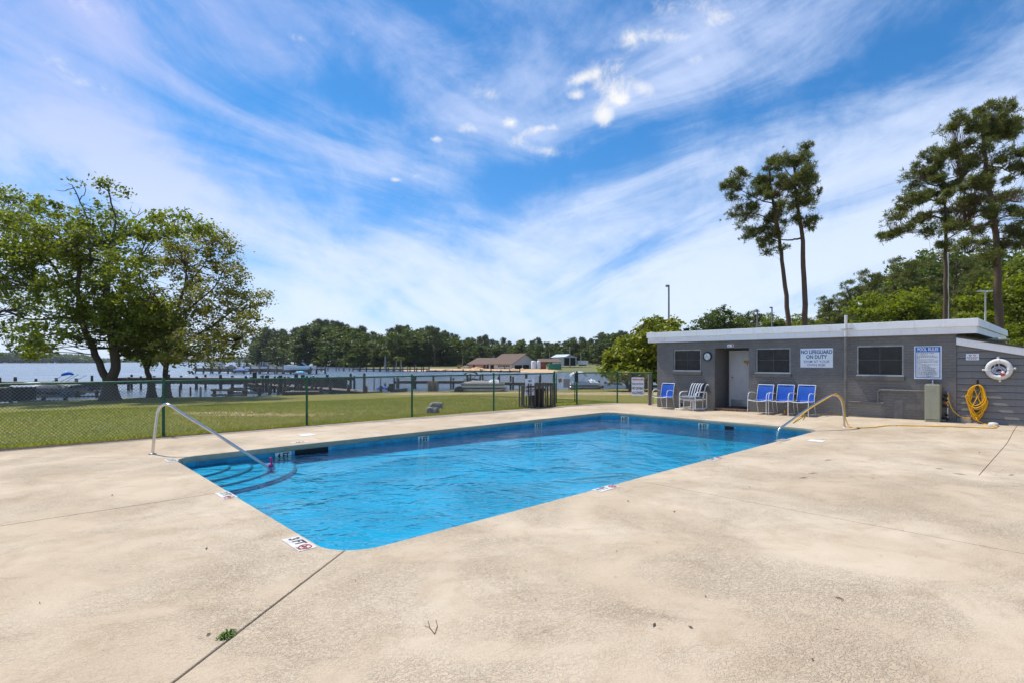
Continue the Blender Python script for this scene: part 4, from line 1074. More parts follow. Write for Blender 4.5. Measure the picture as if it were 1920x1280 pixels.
# ------------------------------------------------------------------ marks on the deck and pool wall
def marker(label, o, ex, ey, num, w=.42, h=.15, fade=False, sym=True, parent=None):
    """white depth tile: number, FT and a red no-diving ring"""
    Mx = frame_matrix(o, ex, ey)
    if parent is None:
        e = empty('depth_marker', o, label, 'depth marker', 'depth markers set in the deck edge')
    m = MB(); q = [Mx @ Vector(p) for p in ((-w / 2, -h / 2, 0), (w / 2, -h / 2, 0), (w / 2, h / 2, 0), (-w / 2, h / 2, 0), (-w / 2, -h / 2, .004), (w / 2, -h / 2, .004), (w / 2, h / 2, .004), (-w / 2, h / 2, .004))]
    m.hexa(q[:4], q[4:])
    if parent is None: m.build('tile', M['tile_white'], e)
    else: e = m.build('depth_marker', M['tile_white'], parent)
    text_mesh('lettering', num + ' FT', h * (.82 if sym else .95), M['print_faded' if fade else 'print_black'], e, Mx @ Matrix.Translation((-w * (.17 if sym else 0), h * (.06 if sym else 0), .0055)), .004, .86)
    if sym:
        s = MB(); c = Vector((w * .33, .0, .006)); r = h * .34
        s.tube([Mx @ (c + Vector((r * math.cos(a), r * math.sin(a), 0))) for a in np.linspace(0, 2 * math.pi, 21)[:-1]], .0055, 4, closed=True)
        s.tube([Mx @ (c + Vector((-r * .7, r * .7, 0))), Mx @ (c + Vector((r * .7, -r * .7, 0)))], .0045, 4); s.build('no_diving_ring', M['print_pale_red' if fade else 'print_red'], e)
        d = MB(); d.tube([Mx @ (c + Vector((-r * .45, -r * .35, 0))), Mx @ (c + Vector((r * .1, r * .1, 0))), Mx @ (c + Vector((r * .45, r * .05, 0)))], .006, 4).build('diver_figure', M['print_black'], e)
        f = MB()
        for i in range(7): f.add([Mx @ Vector((w * (.22 + .035 * i), -h * .42, .0046)), Mx @ Vector((w * (.245 + .035 * i), -h * .42, .0046)), Mx @ Vector((w * (.245 + .035 * i), -h * .34, .0046)), Mx @ Vector((w * (.22 + .035 * i), -h * .34, .0046))], [(0, 1, 2, 3)])
        f.build('small_print', M['print_faded'], e)
    return e
u3, v3 = Vector((*U, 0)), Vector((*V, 0))
def on_deck(px, py): p = ray_ground(px, py, 0.002); return (p[0], p[1], dz(p[0], p[1]) + .001)
marker('crisp 3 FT no-diving tile at the near corner of the pool', on_deck(560.5, 1018), -v3, u3, '3', .40, .155)
marker('worn 3 FT tile halfway along the pool end, beside a deck joint', on_deck(424, 927.5), -v3, u3, '3', .40, .15, True)
marker('pale 3 FT tile at the pool corner by the left handrail', on_deck(321, 862), -v3, u3, '3', .32, .15, True, False)
marker('4 FT no-diving tile on the deck along the near long side', on_deck(1136, 914.5), u3, v3, '4', .40, .15, True)
marker('faded 5 FT tile on the deck along the near long side', on_deck(1341, 859.5), u3, v3, '5', .36, .13, True)
marker('worn depth tile on the lawn-side coping above the skimmer', on_deck(562, 828), -u3, -v3, '4', .36, .12, True, False)
def wall_mark(a, num):
    x, y = pw(a, PW - .004); marker('', (x, y, -.176), u3, Vector((0, 0, 1)), num, .30, .145, False, False, basin)
wall_mark(1.80, '4'); wall_mark(4.95, '5'); wall_mark(8.75, '7')
for b_, num in ((PW - .62, '8'), (2.95, '8')):
    x, y = pw(PL - .004, b_); marker('', (x, y, -.176), -v3, Vector((0, 0, 1)), num, .30, .145, False, False, basin)
for (px, py, lw, label) in ((575, 814.5, .30, 'white square skimmer lid in the deck on the lawn side'), (1531, 825.5, .28, 'white square skimmer lid in the deck near the right handrail')):
    p = on_deck(px, py); m = MB(); Mx = frame_matrix(p, u3, v3)
    q = [Mx @ Vector((x, y, z)) for z in (0, .006) for x, y in ((-lw / 2, -lw / 2), (lw / 2, -lw / 2), (lw / 2, lw / 2), (-lw / 2, lw / 2))]
    m.hexa(q[:4], q[4:]); tag(m.build('skimmer_lid', M['white_paint'], base=p), label, 'lid', 'skimmer lids in the deck')
p = on_deck(1468, 824); m = MB(); Mx = frame_matrix(p, u3, v3); q = [Mx @ Vector((x, y, z)) for z in (0, .004) for x, y in ((-.2, -.09), (.2, -.09), (.2, .09), (-.2, .09))]
m.hexa(q[:4], q[4:]); tag(m.build('grey_tile', M['concrete_grey'], base=p), 'dull grey tile in the coping beside the right handrail', 'tile')
# pink floating thermometer by the left rail
p = ray_ground(508, 873, WATER_Z); th_ = empty('pool_thermometer', p, 'small pink toy thermometer floating beside the left handrail', 'thermometer')
MB().lathe([(.006, -.03), (.034, -.015), (.045, .01), (.038, .035), (.016, .05)], p, 12).build('body', M['pink_plastic'], th_)
MB().tube(bez([(p[0], p[1], p[2] + .04), (p[0] + .012, p[1], p[2] + .09), (p[0] - .004, p[1], p[2] + .12)]), [.016] * 12 + [.020], 8).lathe([(.006, -.02), (.022, -.006), (.022, .008), (.006, .022)], (p[0] - .004, p[1], p[2] + .13), 10).build('head', M['pink_plastic'], th_)

# ------------------------------------------------------------------ litter
def tuft(px, py, n, r, label):
    p = on_deck(px, py); rs = np.random.default_rng(5); m = MB(); ax_ = Vector((-.145, -1, 0)).normalized()
    for i in range(n):
        c = Vector(p) + ax_ * rs.normal(0, r * .6) + Vector((rs.normal(0, r * .28), 0, -.01)); d = Vector((rs.normal(0, 1), rs.normal(0, 1), .35)).normalized() * rs.uniform(.02, .055)
        s = Vector((-d.y, d.x, 0)).normalized() * .0035
        mid = c + d * .55 + Vector((0, 0, .012))
        m.add([c - s, c + s, mid + s * 1.3, c + d, mid - s * 1.3], [(0, 1, 2, 4), (4, 2, 3)])
    tag(m.build('weed', M['weed_green'], base=p), label, 'weed')
tuft(425, 1190, 170, .032, 'low green weed growing in the deck joint near the bottom edge')
def twig(px, py, L, ang, label):
    p = on_deck(px, py); m = MB(); c = Vector(p) + Vector((0, 0, .004)); d = Vector((math.cos(R(ang)), math.sin(R(ang)), 0)); s = Vector((-d.y, d.x, 0))
    m.tube([c, c + d * L * .5 + s * .01, c + d * L], .0022, 4); m.tube([c, c + d * L * .5 - s * L * .22, c + d * L * .95 - s * L * .28], .0018, 4)
    m.tube([c + d * L * .5 + s * .01, c + d * L * .7 + s * L * .2], .0014, 4)
    tag(m.build('twig', M['twig'], base=p), label, 'twig')
twig(815, 1188, .17, 112, 'forked pine needle twig lying on the open deck')
rs = np.random.default_rng(17); m = MB()
for i in range(170):
    px, py = rs.uniform(60, 1900), 0
    py = rs.uniform(815, 1250) if i > 110 else rs.uniform(800, 900)
    if i < 110: px = rs.uniform(1250, 1900)
    p = on_deck(px, py); q = (np.array(p[:2]) - PN); a_, b_ = q @ U, q @ V
    if -.1 < a_ < PL + .1 and -.1 < b_ < PW + .1: continue
    an = rs.uniform(0, 3.14); L = rs.uniform(.02, .13) if i < 110 else rs.uniform(.01, .035); w = .0025 if rs.random() < .86 else .007
    d = np.array([math.cos(an), math.sin(an)]); s = np.array([-d[1], d[0]]) * w
    c = np.array(p[:2]); z = p[2] + .003
    m.add([(*(c - d * L - s * .3), z), (*(c - s), z + .006), (*(c + d * L), z), (*(c + s), z + .006)], [(0, 1, 2, 3)])
tag(m.build('pine_litter', M['twig']), 'fallen pine needles and bark flakes scattered on the deck', 'litter', kind='stuff')
# ------------------------------------------------------------------ chain link fence
FH = 1.2
POSTS = [(-14.6, 5.75), (-12.3, 7.65), (-9.95, 9.62), (-7.58, 11.60), (-5.24, 13.62), (-2.91, 15.52), (-0.60, 17.46), (1.55, 19.46)]
POSTS2 = [(2.43, 20.02), (4.11, 20.82), (5.28, 20.05)]
fence = empty('chain_link_fence', (*POSTS[3], 0), 'low green chain link fence between pool deck and lawn', 'fence')
PZ = -0.04
def fpost(p, parent, h=FH, r=.029):
    b = np.array(p); MB().tube([(b[0], b[1], PZ), (b[0], b[1], h)], r, 10).lathe([(r * 1.15, -.01), (r * 1.15, .02), (.012, .045)], (b[0], b[1], h), 10).build('post', M['green_paint'], parent)
def link_panel(a, b, z0, z1, parent, sp=.066, w=.0042):
    """woven wire as flat-sided diagonal strands between two posts"""
    a, b = np.array(a), np.array(b); L = np.linalg.norm(b - a); e = (b - a) / L; nrm = np.array([-e[1], e[0]]); vs, fs = [], []
    H = z1 - z0; n = int((L + H) / sp)
    for sgn in (1, -1):
        for i in range(n + 1):
            s0 = i * sp - (H if sgn > 0 else 0); p = [(s0, z0), (s0 + sgn * H, z1)] if sgn > 0 else [(i * sp, z0), (i * sp - H, z1)]
            (x0, y0), (x1, y1) = p
            if x0 > x1: (x0, y0), (x1, y1) = (x1, y1), (x0, y0)
            if x1 <= 0 or x0 >= L: continue
            sl = (y1 - y0) / (x1 - x0)
            if x0 < 0: y0 -= sl * x0; x0 = 0
            if x1 > L: y1 -= sl * (x1 - L); x1 = L
            if x1 - x0 < .01: continue
            k = len(vs); d = np.array([x1 - x0, y1 - y0]); d /= np.linalg.norm(d); q = np.array([-d[1], d[0]]) * w
            for (x, y) in ((x0, y0), (x1, y1)):
                for (s, o) in ((1, 0), (-.5, 1), (-.5, -1)):
                    X = x + q[0] * s; Y = y + q[1] * s; P = a + e * X + nrm * (o * w * .87 + sgn * .002); vs.append((P[0], P[1], Y))
            fs += [(k, k + 1, k + 4, k + 3), (k + 1, k + 2, k + 5, k + 4), (k + 2, k, k + 3, k + 5)]
    off = world_loc(parent); me = np_mesh('wire_mesh', np.array(vs) - np.array(off), fs, M['fence_wire'])
    tag(link('wire_mesh', me, parent), kind='stuff')
for run in (POSTS, POSTS2):
    for p in run: fpost(p, fence, FH + .02 if p in ((1.55, 19.46), (2.43, 20.02)) else FH, .036 if p in ((1.55, 19.46), (2.43, 20.02)) else .029)
    for a, b in zip(run, run[1:]):
        MB().tube([(*a, FH - .02), (*b, FH - .02)], .021, 8).build('top_rail', M['green_paint'], fence)
        link_panel(a, b, .03, FH - .03, fence)
ga, gb = np.array(POSTS[-1]), np.array(POSTS2[0]); e = (gb - ga) / np.linalg.norm(gb - ga)
gate = empty('fence_gate', (*ga, 0), 'green framed chain link gate in the fence between two thick posts', 'gate')
g0, g1 = ga + e * .09, gb - e * .09
MB().tube([(*g0, .10), (*g0, FH + .02), (*g1, FH + .02), (*g1, .10)], .020, 8, closed=True).build('gate_frame', M['green_paint'], gate)
link_panel(g0, g1, .11, FH + .0, gate)
for z in (.3, .95): MB().tube([(*ga, z), (*g0, z)], .018, 8).build('hinge', M['green_paint'], gate)
MB().box(gb[0] - .06, gb[0] + .05, gb[1] - .07, gb[1] - .02, .86, 1.18).build('latch', M['black_rubber'], gate)
nf = Vector((e[1], -e[0], 0)); e3 = Vector((*e, 0))
def on_fence(name, label, cat, a, b, px0, px1, py0, py1, mat, front=.03):
    """a flat plate tied to the fence line a-b"""
    a, b = np.array(a), np.array(b); d = (b - a) / np.linalg.norm(b - a); n = np.array([d[1], -d[0]]); a2, b2 = a + n * front, b + n * front
    p = [at_plan(px, py, a2, b2) for px, py in ((px0, py1), (px1, py1), (px1, py0), (px0, py0))]
    p[3].x, p[3].y, p[2].x, p[2].y = p[0].x, p[0].y, p[1].x, p[1].y; zt = (p[2].z + p[3].z) / 2; zb = (p[0].z + p[1].z) / 2
    for q, z in zip(p, (zb, zb, zt, zt)): q.z = z
    o = empty(name, p[0].lerp(p[1], .5), label, cat); nn = Vector((*n, 0)) * .006
    m = MB(); m.add(p + [q - nn for q in p], [(0, 1, 2, 3), (7, 6, 5, 4), (0, 4, 5, 1), (1, 5, 6, 2), (2, 6, 7, 3), (3, 7, 4, 0)]); m.build('panel', M[mat], o)
    ex = (p[1] - p[0]); W = ex.length; Mx = frame_matrix(p[0].lerp(p[1], .5) + Vector((0, 0, (zt - zb) / 2)) + Vector((*n, 0)) * .003, ex, (0, 0, 1))
    return o, Mx, W, zt - zb
def fence_text(o, Mx, W, H, lines):
    for body, fy, size, mat, sx in lines:
        text_mesh('lettering', body, H * size, M[mat], o, Mx @ Matrix.Translation((0, H * (.5 - fy), 0)), .003, sx * W / H)
o, Mx, W, H = on_fence('fence_sign', 'white no lifeguard on duty sign tied to the fence left of the gate', 'sign', POSTS[-2], POSTS[-1], 985, 1002.3, 709, 740.5, 'sign_white')
fence_text(o, Mx, W, H, [('NO', .14, .17, 'print_black', 1.4), ('LIFEGUARD', .50, .17, 'print_black', 1.25), ('ON DUTY', .72, .20, 'print_black', 1.35)])
m = MB().tube([Mx @ Vector((-.1, H * -.42, .002)), Mx @ Vector((.1, H * -.42, .002))], .008, 4); m.build('small_print', M['print_faded'], o)
o, Mx, W, H = on_fence('fence_sign', 'white shallow water no diving allowed sign on the fence by the building', 'sign', POSTS2[1], POSTS2[2], 1184.2, 1207.6, 706.5, 741, 'sign_white', .04)
fence_text(o, Mx, W, H, [('SHALLOW WATER', .36, .13, 'print_faded', .82), ('NO DIVING', .60, .20, 'print_black', .90), ('ALLOWED', .84, .20, 'print_black', .92)])
m = MB(); rs = random.Random(3); x = -W * .42
while x < W * .4: l = rs.uniform(.02, .05); m.add([Mx @ Vector((x, H * .34, .001)), Mx @ Vector((x + l, H * .34, .001)), Mx @ Vector((x + l, H * .42, .001)), Mx @ Vector((x, H * .42, .001))], [(0, 1, 2, 3)]); x += l + .018
m.build('small_print', M['print_red'], o)
on_fence('gate_plate', 'blank grey plate hanging on the inside of the gate', 'plate', g0, g1, 1056.5, 1068.5, 709.5, 725.5, 'grey_metal_wall', -.04)
c = at_plan(1050, 712, g0 - np.array([e[1], -e[0]]) * .05, g1 - np.array([e[1], -e[0]]) * .05)
dd = MB().lathe([(.075, 0), (.085, .01), (.02, .02)], c, 16, (e3, Vector((0, 0, 1)), nf)); tag(dd.build('round_disc', M['orange'], base=c), 'orange round disc hung on the gate beside the grey plate', 'disc')
wp = (5.10, 19.75); 
tag(MB().box(wp[0] - .055, wp[0] + .055, wp[1] - .055, wp[1] + .055, PZ, 1.13).build('wooden_post', M['wood_dock'], base=(*wp, PZ)), 'brown wooden post at the building corner where the fence ends', 'post')
# slatted enclosure with a bin, behind the fence
cb = ray_ground(1002, 764.0); cb = np.array([cb[0] + .12, cb[1] + .42]); rot = math.atan2(e[1], e[0])
cr = lambda x, y, z: (cb[0] + x * math.cos(rot) - y * math.sin(rot), cb[1] + x * math.sin(rot) + y * math.cos(rot), z - .04)
co = empty('bin_enclosure', cr(0, 0, 0), 'dark slatted bin enclosure standing on the lawn behind the fence', 'enclosure')
sl = MB().box(-.022, .022, -.010, .010, 0, .84).mesh('slat', M['wood_dark'])
for (x0, y0, x1, y1, n) in ((-.52, -.36, .52, -.36, 7), (-.52, .36, .52, .36, 8), (-.52, -.22, -.52, .22, 4), (.52, -.22, .52, .22, 4)):
    for i in range(n):
        k = i / (n - 1); o = link('slat', sl, co); p = cr(x0 + (x1 - x0) * k, y0 + (y1 - y0) * k, .05)
        o.location = Vector(p) - co.location; o.rotation_euler.z = rot + (math.pi / 2 if x0 == x1 else 0)
for z in (.06, .80): MB().tube([cr(-.52, -.345, z), cr(.52, -.345, z), cr(.52, .345, z), cr(-.52, .345, z)], .018, 6, closed=True).build('hoop', M['wood_dark'], co)
bn = empty('litter_bin', cr(0.02, 0, 0), 'black litter bin inside the slatted enclosure behind the fence', 'bin')
MB().lathe([(.20, .05), (.24, .60), (.25, .62), (.25, .66), (.22, .66), (.19, .40)], cr(.02, 0, 0), 18).build('body', M['black_rubber'], bn)
MB().lathe([(.26, .66), (.26, .69), (.20, .76), (.02, .78)], cr(.02, 0, 0), 18).build('lid', M['wood_dark'], bn)
# broken concrete lumps on the grass
rs = np.random.default_rng(6)
for (px, py, s, label) in ((811.5, 772.5, .19, 'left grey concrete lump lying on the grass behind the fence'), (818.5, 763.5, .21, 'upper grey concrete lump on the grass behind the fence')):
    p = ray_ground(px, py, -.02); bm = bmesh.new(); bmesh.ops.create_cube(bm, size=1.0); bmesh.ops.subdivide_edges(bm, edges=bm.edges, cuts=3, use_grid_fill=True)
    for v in bm.verts:
        v.co = v.co.normalized() * .35 + v.co * .55; v.co += Vector(rs.normal(0, .045, 3)); v.co.x *= 1.35 * s * 1.3; v.co.y *= s * 1.2; v.co.z = v.co.z * s * 1.15 + s * .42
    me = bpy.data.meshes.new('concrete_lump'); bm.to_mesh(me); bm.free(); me.materials.append(M['concrete_grey'])
    tag(link('concrete_lump', me, None, (p[0], p[1], -.06)), label, 'concrete lump', 'concrete lumps on the lawn')
# grass blades between the fence and the middle of the lawn
rng = np.random.default_rng(21); n = 130000
t = rng.random(n); seg = np.array([(-16.5, 4.3)] + POSTS + POSTS2[1:]); cum = np.concatenate([[0], np.cumsum(np.linalg.norm(np.diff(seg, axis=0), axis=1))])
s = t * cum[-1]; i = np.clip(np.searchsorted(cum, s) - 1, 0, len(seg) - 2); k = (s - cum[i]) / (cum[i + 1] - cum[i])
base = seg[i] + (seg[i + 1] - seg[i]) * k[:, None]; dist = .02 + 11.0 * rng.random(n) ** 1.7; nn = np.array([-.63, .77])
xy = base + nn * dist[:, None] + rng.normal(0, .1, (n, 2)); z = land_z(xy[:, 0], xy[:, 1])
ok = (inside_deck(xy[:, 0], xy[:, 1]) < -0.015) & ~((xy[:, 0] > 5.0) & (xy[:, 1] < 21.2)); xy, z, dist = xy[ok], z[ok], dist[ok]; n = len(xy)
ph = rng.random(n) * 6.283; hh = rng.uniform(.015, .042, n); hh = np.where(dist < .22, hh * rng.uniform(1.0, 3.2, n), hh); w = .007 + .0012 * dist; d = np.stack([np.cos(ph), np.sin(ph)], -1); lean = rng.normal(0, .5, (n, 2)) * hh[:, None]
P = np.zeros((n, 3, 3)); P[:, 0, :2] = xy - d * w[:, None]; P[:, 1, :2] = xy + d * w[:, None]; P[:, 2, :2] = xy + lean
P[:, 0, 2] = P[:, 1, 2] = z - .005; P[:, 2, 2] = z + hh
tag(link('grass', np_mesh('grass', P.reshape(-1, 3), np.arange(n * 3).reshape(-1, 3), M['grass_blade'])), 'short patchy green grass of the lawn behind the fence', 'grass', kind='stuff')
# ------------------------------------------------------------------ trees
def leaf_quads(rng, pts, size, aspect=.62, up=.5, droop=0.0):
    """one folded-open diamond per leaf"""
    n = len(pts); a = rng.normal(0, 1, (n, 3)); a[:, 2] *= .6; a /= np.linalg.norm(a, axis=1)[:, None]
    nr = rng.normal(0, 1, (n, 3)); nr[:, 2] += up * 2; b = np.cross(nr, a); b /= np.linalg.norm(b, axis=1)[:, None] + 1e-9
    s = size * rng.uniform(.65, 1.35, n)[:, None]
    a = a * s; b = b * s * aspect; a[:, 2] -= droop * s[:, 0]
    v = np.stack([pts - a * .5, pts + b * .5 - a * .05, pts + a * .5, pts - b * .5 - a * .05], 1).reshape(-1, 3)
    return v, np.arange(4 * n).reshape(-1, 4)
def blob_points(rng, blobs, total, clump, flat=.6, shell=.5):
    """leaf positions gathered in clumps inside ellipsoids (cx,cy,cz,rx,ry,rz,weight)"""
    wts = np.array([b[6] * (b[3] * b[4] * b[5]) ** (2 / 3) for b in blobs]); wts /= wts.sum(); out, cen = [], []
    for b, w in zip(blobs, wts):
        n = int(total * w); nc = max(3, int(n / 34))
        d = rng.normal(0, 1, (nc, 3)); d /= np.linalg.norm(d, axis=1)[:, None]; r = rng.random(nc) ** (1 / 3) * (1 - shell) + shell * rng.random(nc) ** .25
        c = np.array(b[:3]) + d * r[:, None] * np.array(b[3:6]); cen.append(c)
        k = rng.integers(0, nc, n); cs = clump * rng.uniform(.5, 1.35, nc)
        p = c[k] + rng.normal(0, .5, (n, 3)) * cs[k][:, None] * np.array([1, 1, flat]); out.append(p)
    return np.concatenate(out), cen
def needle_tufts(rng, cen, per, length, w):
    n = len(cen) * per; c = np.repeat(cen, per, 0); sc = np.repeat(rng.uniform(.7, 1.3, len(cen)), per)
    d = rng.normal(0, 1, (n, 3)); d[:, 2] += .45; d /= np.linalg.norm(d, axis=1)[:, None]
    L = (length * rng.uniform(.7, 1.2, n) * sc)[:, None]; s = np.cross(d, rng.normal(0, 1, (n, 3))); s /= np.linalg.norm(s, axis=1)[:, None] + 1e-9
    base = c + rng.normal(0, .10, (n, 3)) * L; tip = base + d * L; mid = base + d * L * .45
    v = np.stack([base, mid + s * w, tip, mid - s * w], 1).reshape(-1, 3); return v, np.arange(4 * n).reshape(-1, 4)
def limb(mb, pts, r0, r1, n=7, wob=0.0, rng=None):
    q = bez(pts, 4)
    if wob: q = [q[0]] + [p + Vector(rng.normal(0, wob, 3)) for p in q[1:-1]] + [q[-1]]
    k = len(q); mb.tube(q, [r0 + (r1 - r0) * (i / (k - 1)) ** .8 for i in range(k)], n)
def twigs(mb, rng, joints, cen, r=.035, keep=1.0, wob=.06):
    """thin branches from the nearest lower joint to the clump centres"""
    J = np.array(joints)
    for c in cen:
        if rng.random() > keep: continue
        d = np.linalg.norm(J - c, axis=1) + np.where(J[:, 2] > c[2] + .2, 1.5, 0) ; a = J[np.argmin(d)]
        m = a * .45 + c * .55 + rng.normal(0, .12, 3); m[2] += .06 * np.linalg.norm(c - a)
        L = np.linalg.norm(c - a); rr = min(r * (.4 + .25 * L), r * 1.8)
        mb.tube([a, a * .75 + c * .25 + rng.normal(0, wob, 3), m, c], [rr, rr * .75, rr * .5, rr * .18], 4, caps=False)
def photo_tree(name, label, cat, Y, trunks, blobs, mat, bark, leaves, leaf, clump, seed, depth=.9, flat=.6, keep=.6, needles=None, tw=.035, up=.5, group=None, extra=None, spread=None):
    """a tree standing at distance Y; limbs and leaf masses are laid out at that distance and given real depth"""
    rng = np.random.default_rng(seed); W = lambda px, py, dy=0.0: at_depth(px, py, Y + dy)
    b0 = W(*trunks[0][0][0]); gzz = gz(b0[0], b0[1]) - .08
    root = empty(name, (b0[0], b0[1], gzz), label, cat, group)
    tm, joints = MB(), []
    for pts, r0, r1 in trunks:
        q = [Vector(W(*p)) for p in pts]
        if pts is trunks[0][0]: q[0].z = gzz
        limb(tm, q, r0, r1, 9, .02, rng); (pts is trunks[0][0]) and tm.tube([q[0], q[0] + Vector((0, 0, .18)), q[0] + Vector((0, 0, .5)), q[0] + Vector((0, 0, .9))], [r0 * 1.75, r0 * 1.4, r0 * 1.08, r0 * .9], 11); joints += [np.array(p) for p in bez(q, 4)[3:]]
    if extra: extra(tm, rng, W)
    B = []
    for b in blobs:
        c = W(b[0], b[1], b[4] if len(b) > 4 and (not spread or b[2] <= 22) else rng.normal(-.3, spread or depth)); rx, rz = b[2] * Y / F, b[3] * Y / F
        B.append((*c, rx, (rx + rz) / 2 * depth, rz, b[5] if len(b) > 5 else 1.0))
    if needles:
        tot, per, ln, w = needles; pts, _ = blob_points(rng, B, tot, clump, flat, .45)
        v, f = needle_tufts(rng, pts, per, ln, w); sub = pts[rng.integers(0, len(pts), int(len(pts) * .4))]
        twigs(tm, rng, joints, sub, tw, keep)
    else:
        pts, cen = blob_points(rng, B, leaves, clump, flat); v, f = leaf_quads(rng, pts, leaf, .62, up)
        twigs(tm, rng, joints, np.concatenate(cen), tw, keep)
    tm.build('trunk', M[bark], root)
    link('crown', np_mesh('crown', v - np.array(root.location), f, M[mat]), root)
    return root
# the old tree on the left, its trunk forked low
TA = [([(206, 753), (206, 745), (205, 735), (207, 715), (216, 690), (212, 640), (203, 590), (200, 540), (204, 480), (214, 440)], .36, .11),
      ([(204, 725), (190, 690), (168, 640), (152, 600), (146, 550), (148, 500), (140, 455), (120, 430)], .21, .05),
      ([(150, 560), (110, 515), (80, 470), (55, 440), (20, 430)], .10, .03), ([(152, 605), (120, 595), (60, 600), (10, 585), (-20, 590)], .09, .03),
      ([(206, 480), (222, 445), (250, 441), (290, 438), (335, 437)], .09, .035), ([(212, 447), (217, 410), (208, 380), (202, 352), (196, 340)], .07, .02),
      ([(170, 500), (165, 420), (150, 380), (138, 352), (128, 345)], .06, .015), ([(150, 375), (160, 355), (150, 338)], .025, .008), ([(140, 352), (118, 358), (104, 356)], .022, .008), ([(204, 360), (185, 348), (170, 352)], .025, .008),
      ([(226, 443), (240, 420), (258, 402), (262, 390)], .035, .008), ([(250, 402), (245, 395), (246, 386)], .02, .006), ([(258, 404), (270, 398), (278, 396)], .02, .006),
      ([(215, 660), (245, 620), (270, 590), (300, 570)], .11, .03), ([(150, 640), (110, 625), (60, 640), (20, 660)], .07, .02), ([(148, 520), (100, 540), (50, 535), (-10, 540)], .08, .02), ([(203, 590), (230, 540), (255, 505), (262, 480)], .09, .025)]
BA = [(28, 385, 58, 32, 0, 1.1), (88, 392, 20, 22), (10, 440, 55, 45), (85, 430, 50, 42), (140, 450, 55, 42), (205, 354, 20, 13, 0, .9), (222, 362, 12, 12, 0, .6), (130, 350, 20, 14, 0, .12), (195, 420, 58, 36), (250, 440, 30, 22),
      (285, 428, 35, 16), (335, 420, 40, 20), (378, 428, 18, 14), (180, 480, 62, 44), (110, 500, 65, 46), (20, 515, 52, 32, 0, .8), (240, 500, 36, 45), (60, 560, 66, 40), (140, 560, 62, 46), (205, 560, 56, 46, -1.5), (15, 612, 40, 24, 0, .8), (90, 628, 40, 26, 0, .8), (260, 580, 55, 40, -2.0),
      (235, 612, 55, 40, -2), (305, 605, 44, 36, -2.0, .8), (300, 655, 40, 30, -1, .55), (52, 645, 38, 24), (78, 660, 22, 14), (30, 480, 40, 30), (165, 615, 50, 36, 1), (345, 640, 26, 24, -1, .5), (-40, 500, 50, 60, 0, .6)]
photo_tree('lakeside_tree', 'big dense green tree on the left with low forked trunk', 'tree', 28.0, TA, BA, 'leaf_gum', 'bark', 42000, .17, .42, 3, 1.5, .7, .38, tw=.022, spread=1.9)
TC = [([(313, 743), (311, 720), (312, 680), (318, 640), (330, 590), (345, 540), (350, 500)], .19, .04), ([(316, 660), (345, 640), (400, 610), (440, 580), (470, 560)], .09, .02), ([(330, 600), (365, 570), (400, 540), (425, 500)], .08, .02),
      ([(318, 640), (350, 665), (400, 655), (440, 640)], .05, .012), ([(345, 545), (380, 500), (400, 460)], .05, .012), ([(312, 690), (280, 640), (262, 560), (255, 490)], .06, .015), ([(440, 580), (480, 575), (500, 572)], .03, .008)]
BC = [(355, 452, 60, 28), (405, 458, 40, 30), (300, 480, 44, 40, 0, .7), (365, 500, 60, 40), (430, 510, 34, 36), (325, 540, 55, 40, 0, .8), (400, 560, 58, 42), (452, 572, 36, 30), (487, 558, 26, 20), (300, 590, 40, 36, 0, .8), (362, 605, 56, 36), (430, 622, 44, 32), (474, 608, 30, 22),
      (340, 650, 48, 28), (400, 664, 44, 24), (445, 655, 26, 18), (375, 690, 20, 10, 0, .5), (440, 470, 14, 16, 0, .7), (458, 520, 14, 24, 0, .8), (380, 430, 25, 12, 0, .8), (410, 640, 40, 20)]
photo_tree('lakeside_tree', 'airy olive-leaved tree leaning right over the water', 'tree', 30.0, TC, BC, 'leaf_olive', 'bark', 21000, .15, .36, 5, 1.4, .8, .75, tw=.022, spread=1.9)
TB = [([(284, 745), (281, 715), (276, 690), (262, 655), (250, 630), (240, 590)], .20, .05), ([(277, 690), (290, 650), (300, 620)], .09, .03)]
BB = [(255, 640, 46, 34), (295, 662, 38, 26), (245, 600, 46, 40), (290, 610, 44, 40), (330, 660, 24, 22, 0, .6)]
photo_tree('lakeside_tree', 'dark slender tree with crooked trunk between the two larger lakeside trees', 'tree', 30.5, TB, BB, 'leaf_gum', 'bark', 8000, .19, .48, 7, 1.2)
# magnolia beside the pool house
TM = [([(1186, 728), (1186, 710), (1190, 680), (1196, 640), (1205, 610)], .20, .05), ([(1178, 728), (1172, 700), (1160, 670)], .10, .03), ([(1190, 690), (1215, 670), (1235, 650)], .09, .03)]
BMg = [(1162, 676, 30, 28), (1150, 692, 24, 18), (1190, 660, 36, 30), (1225, 640, 30, 26), (1213, 616, 20, 18), (1235, 604, 14, 12), (1252, 612, 18, 14), (1205, 690, 40, 26), (1235, 680, 30, 36), (1180, 700, 36, 18), (1172, 652, 22, 16), (1258, 640, 22, 26), (1196, 634, 16, 12), (1218, 606, 10, 8), (1145, 676, 14, 12), (1216, 700, 26, 16)]
photo_tree('magnolia_tree', 'glossy bushy magnolia between fence and far end of pool house', 'tree', 36.0, TM, BMg, 'leaf_magnolia', 'bark', 16000, .27, .42, 9, 1.1, .7, .4, up=.3)
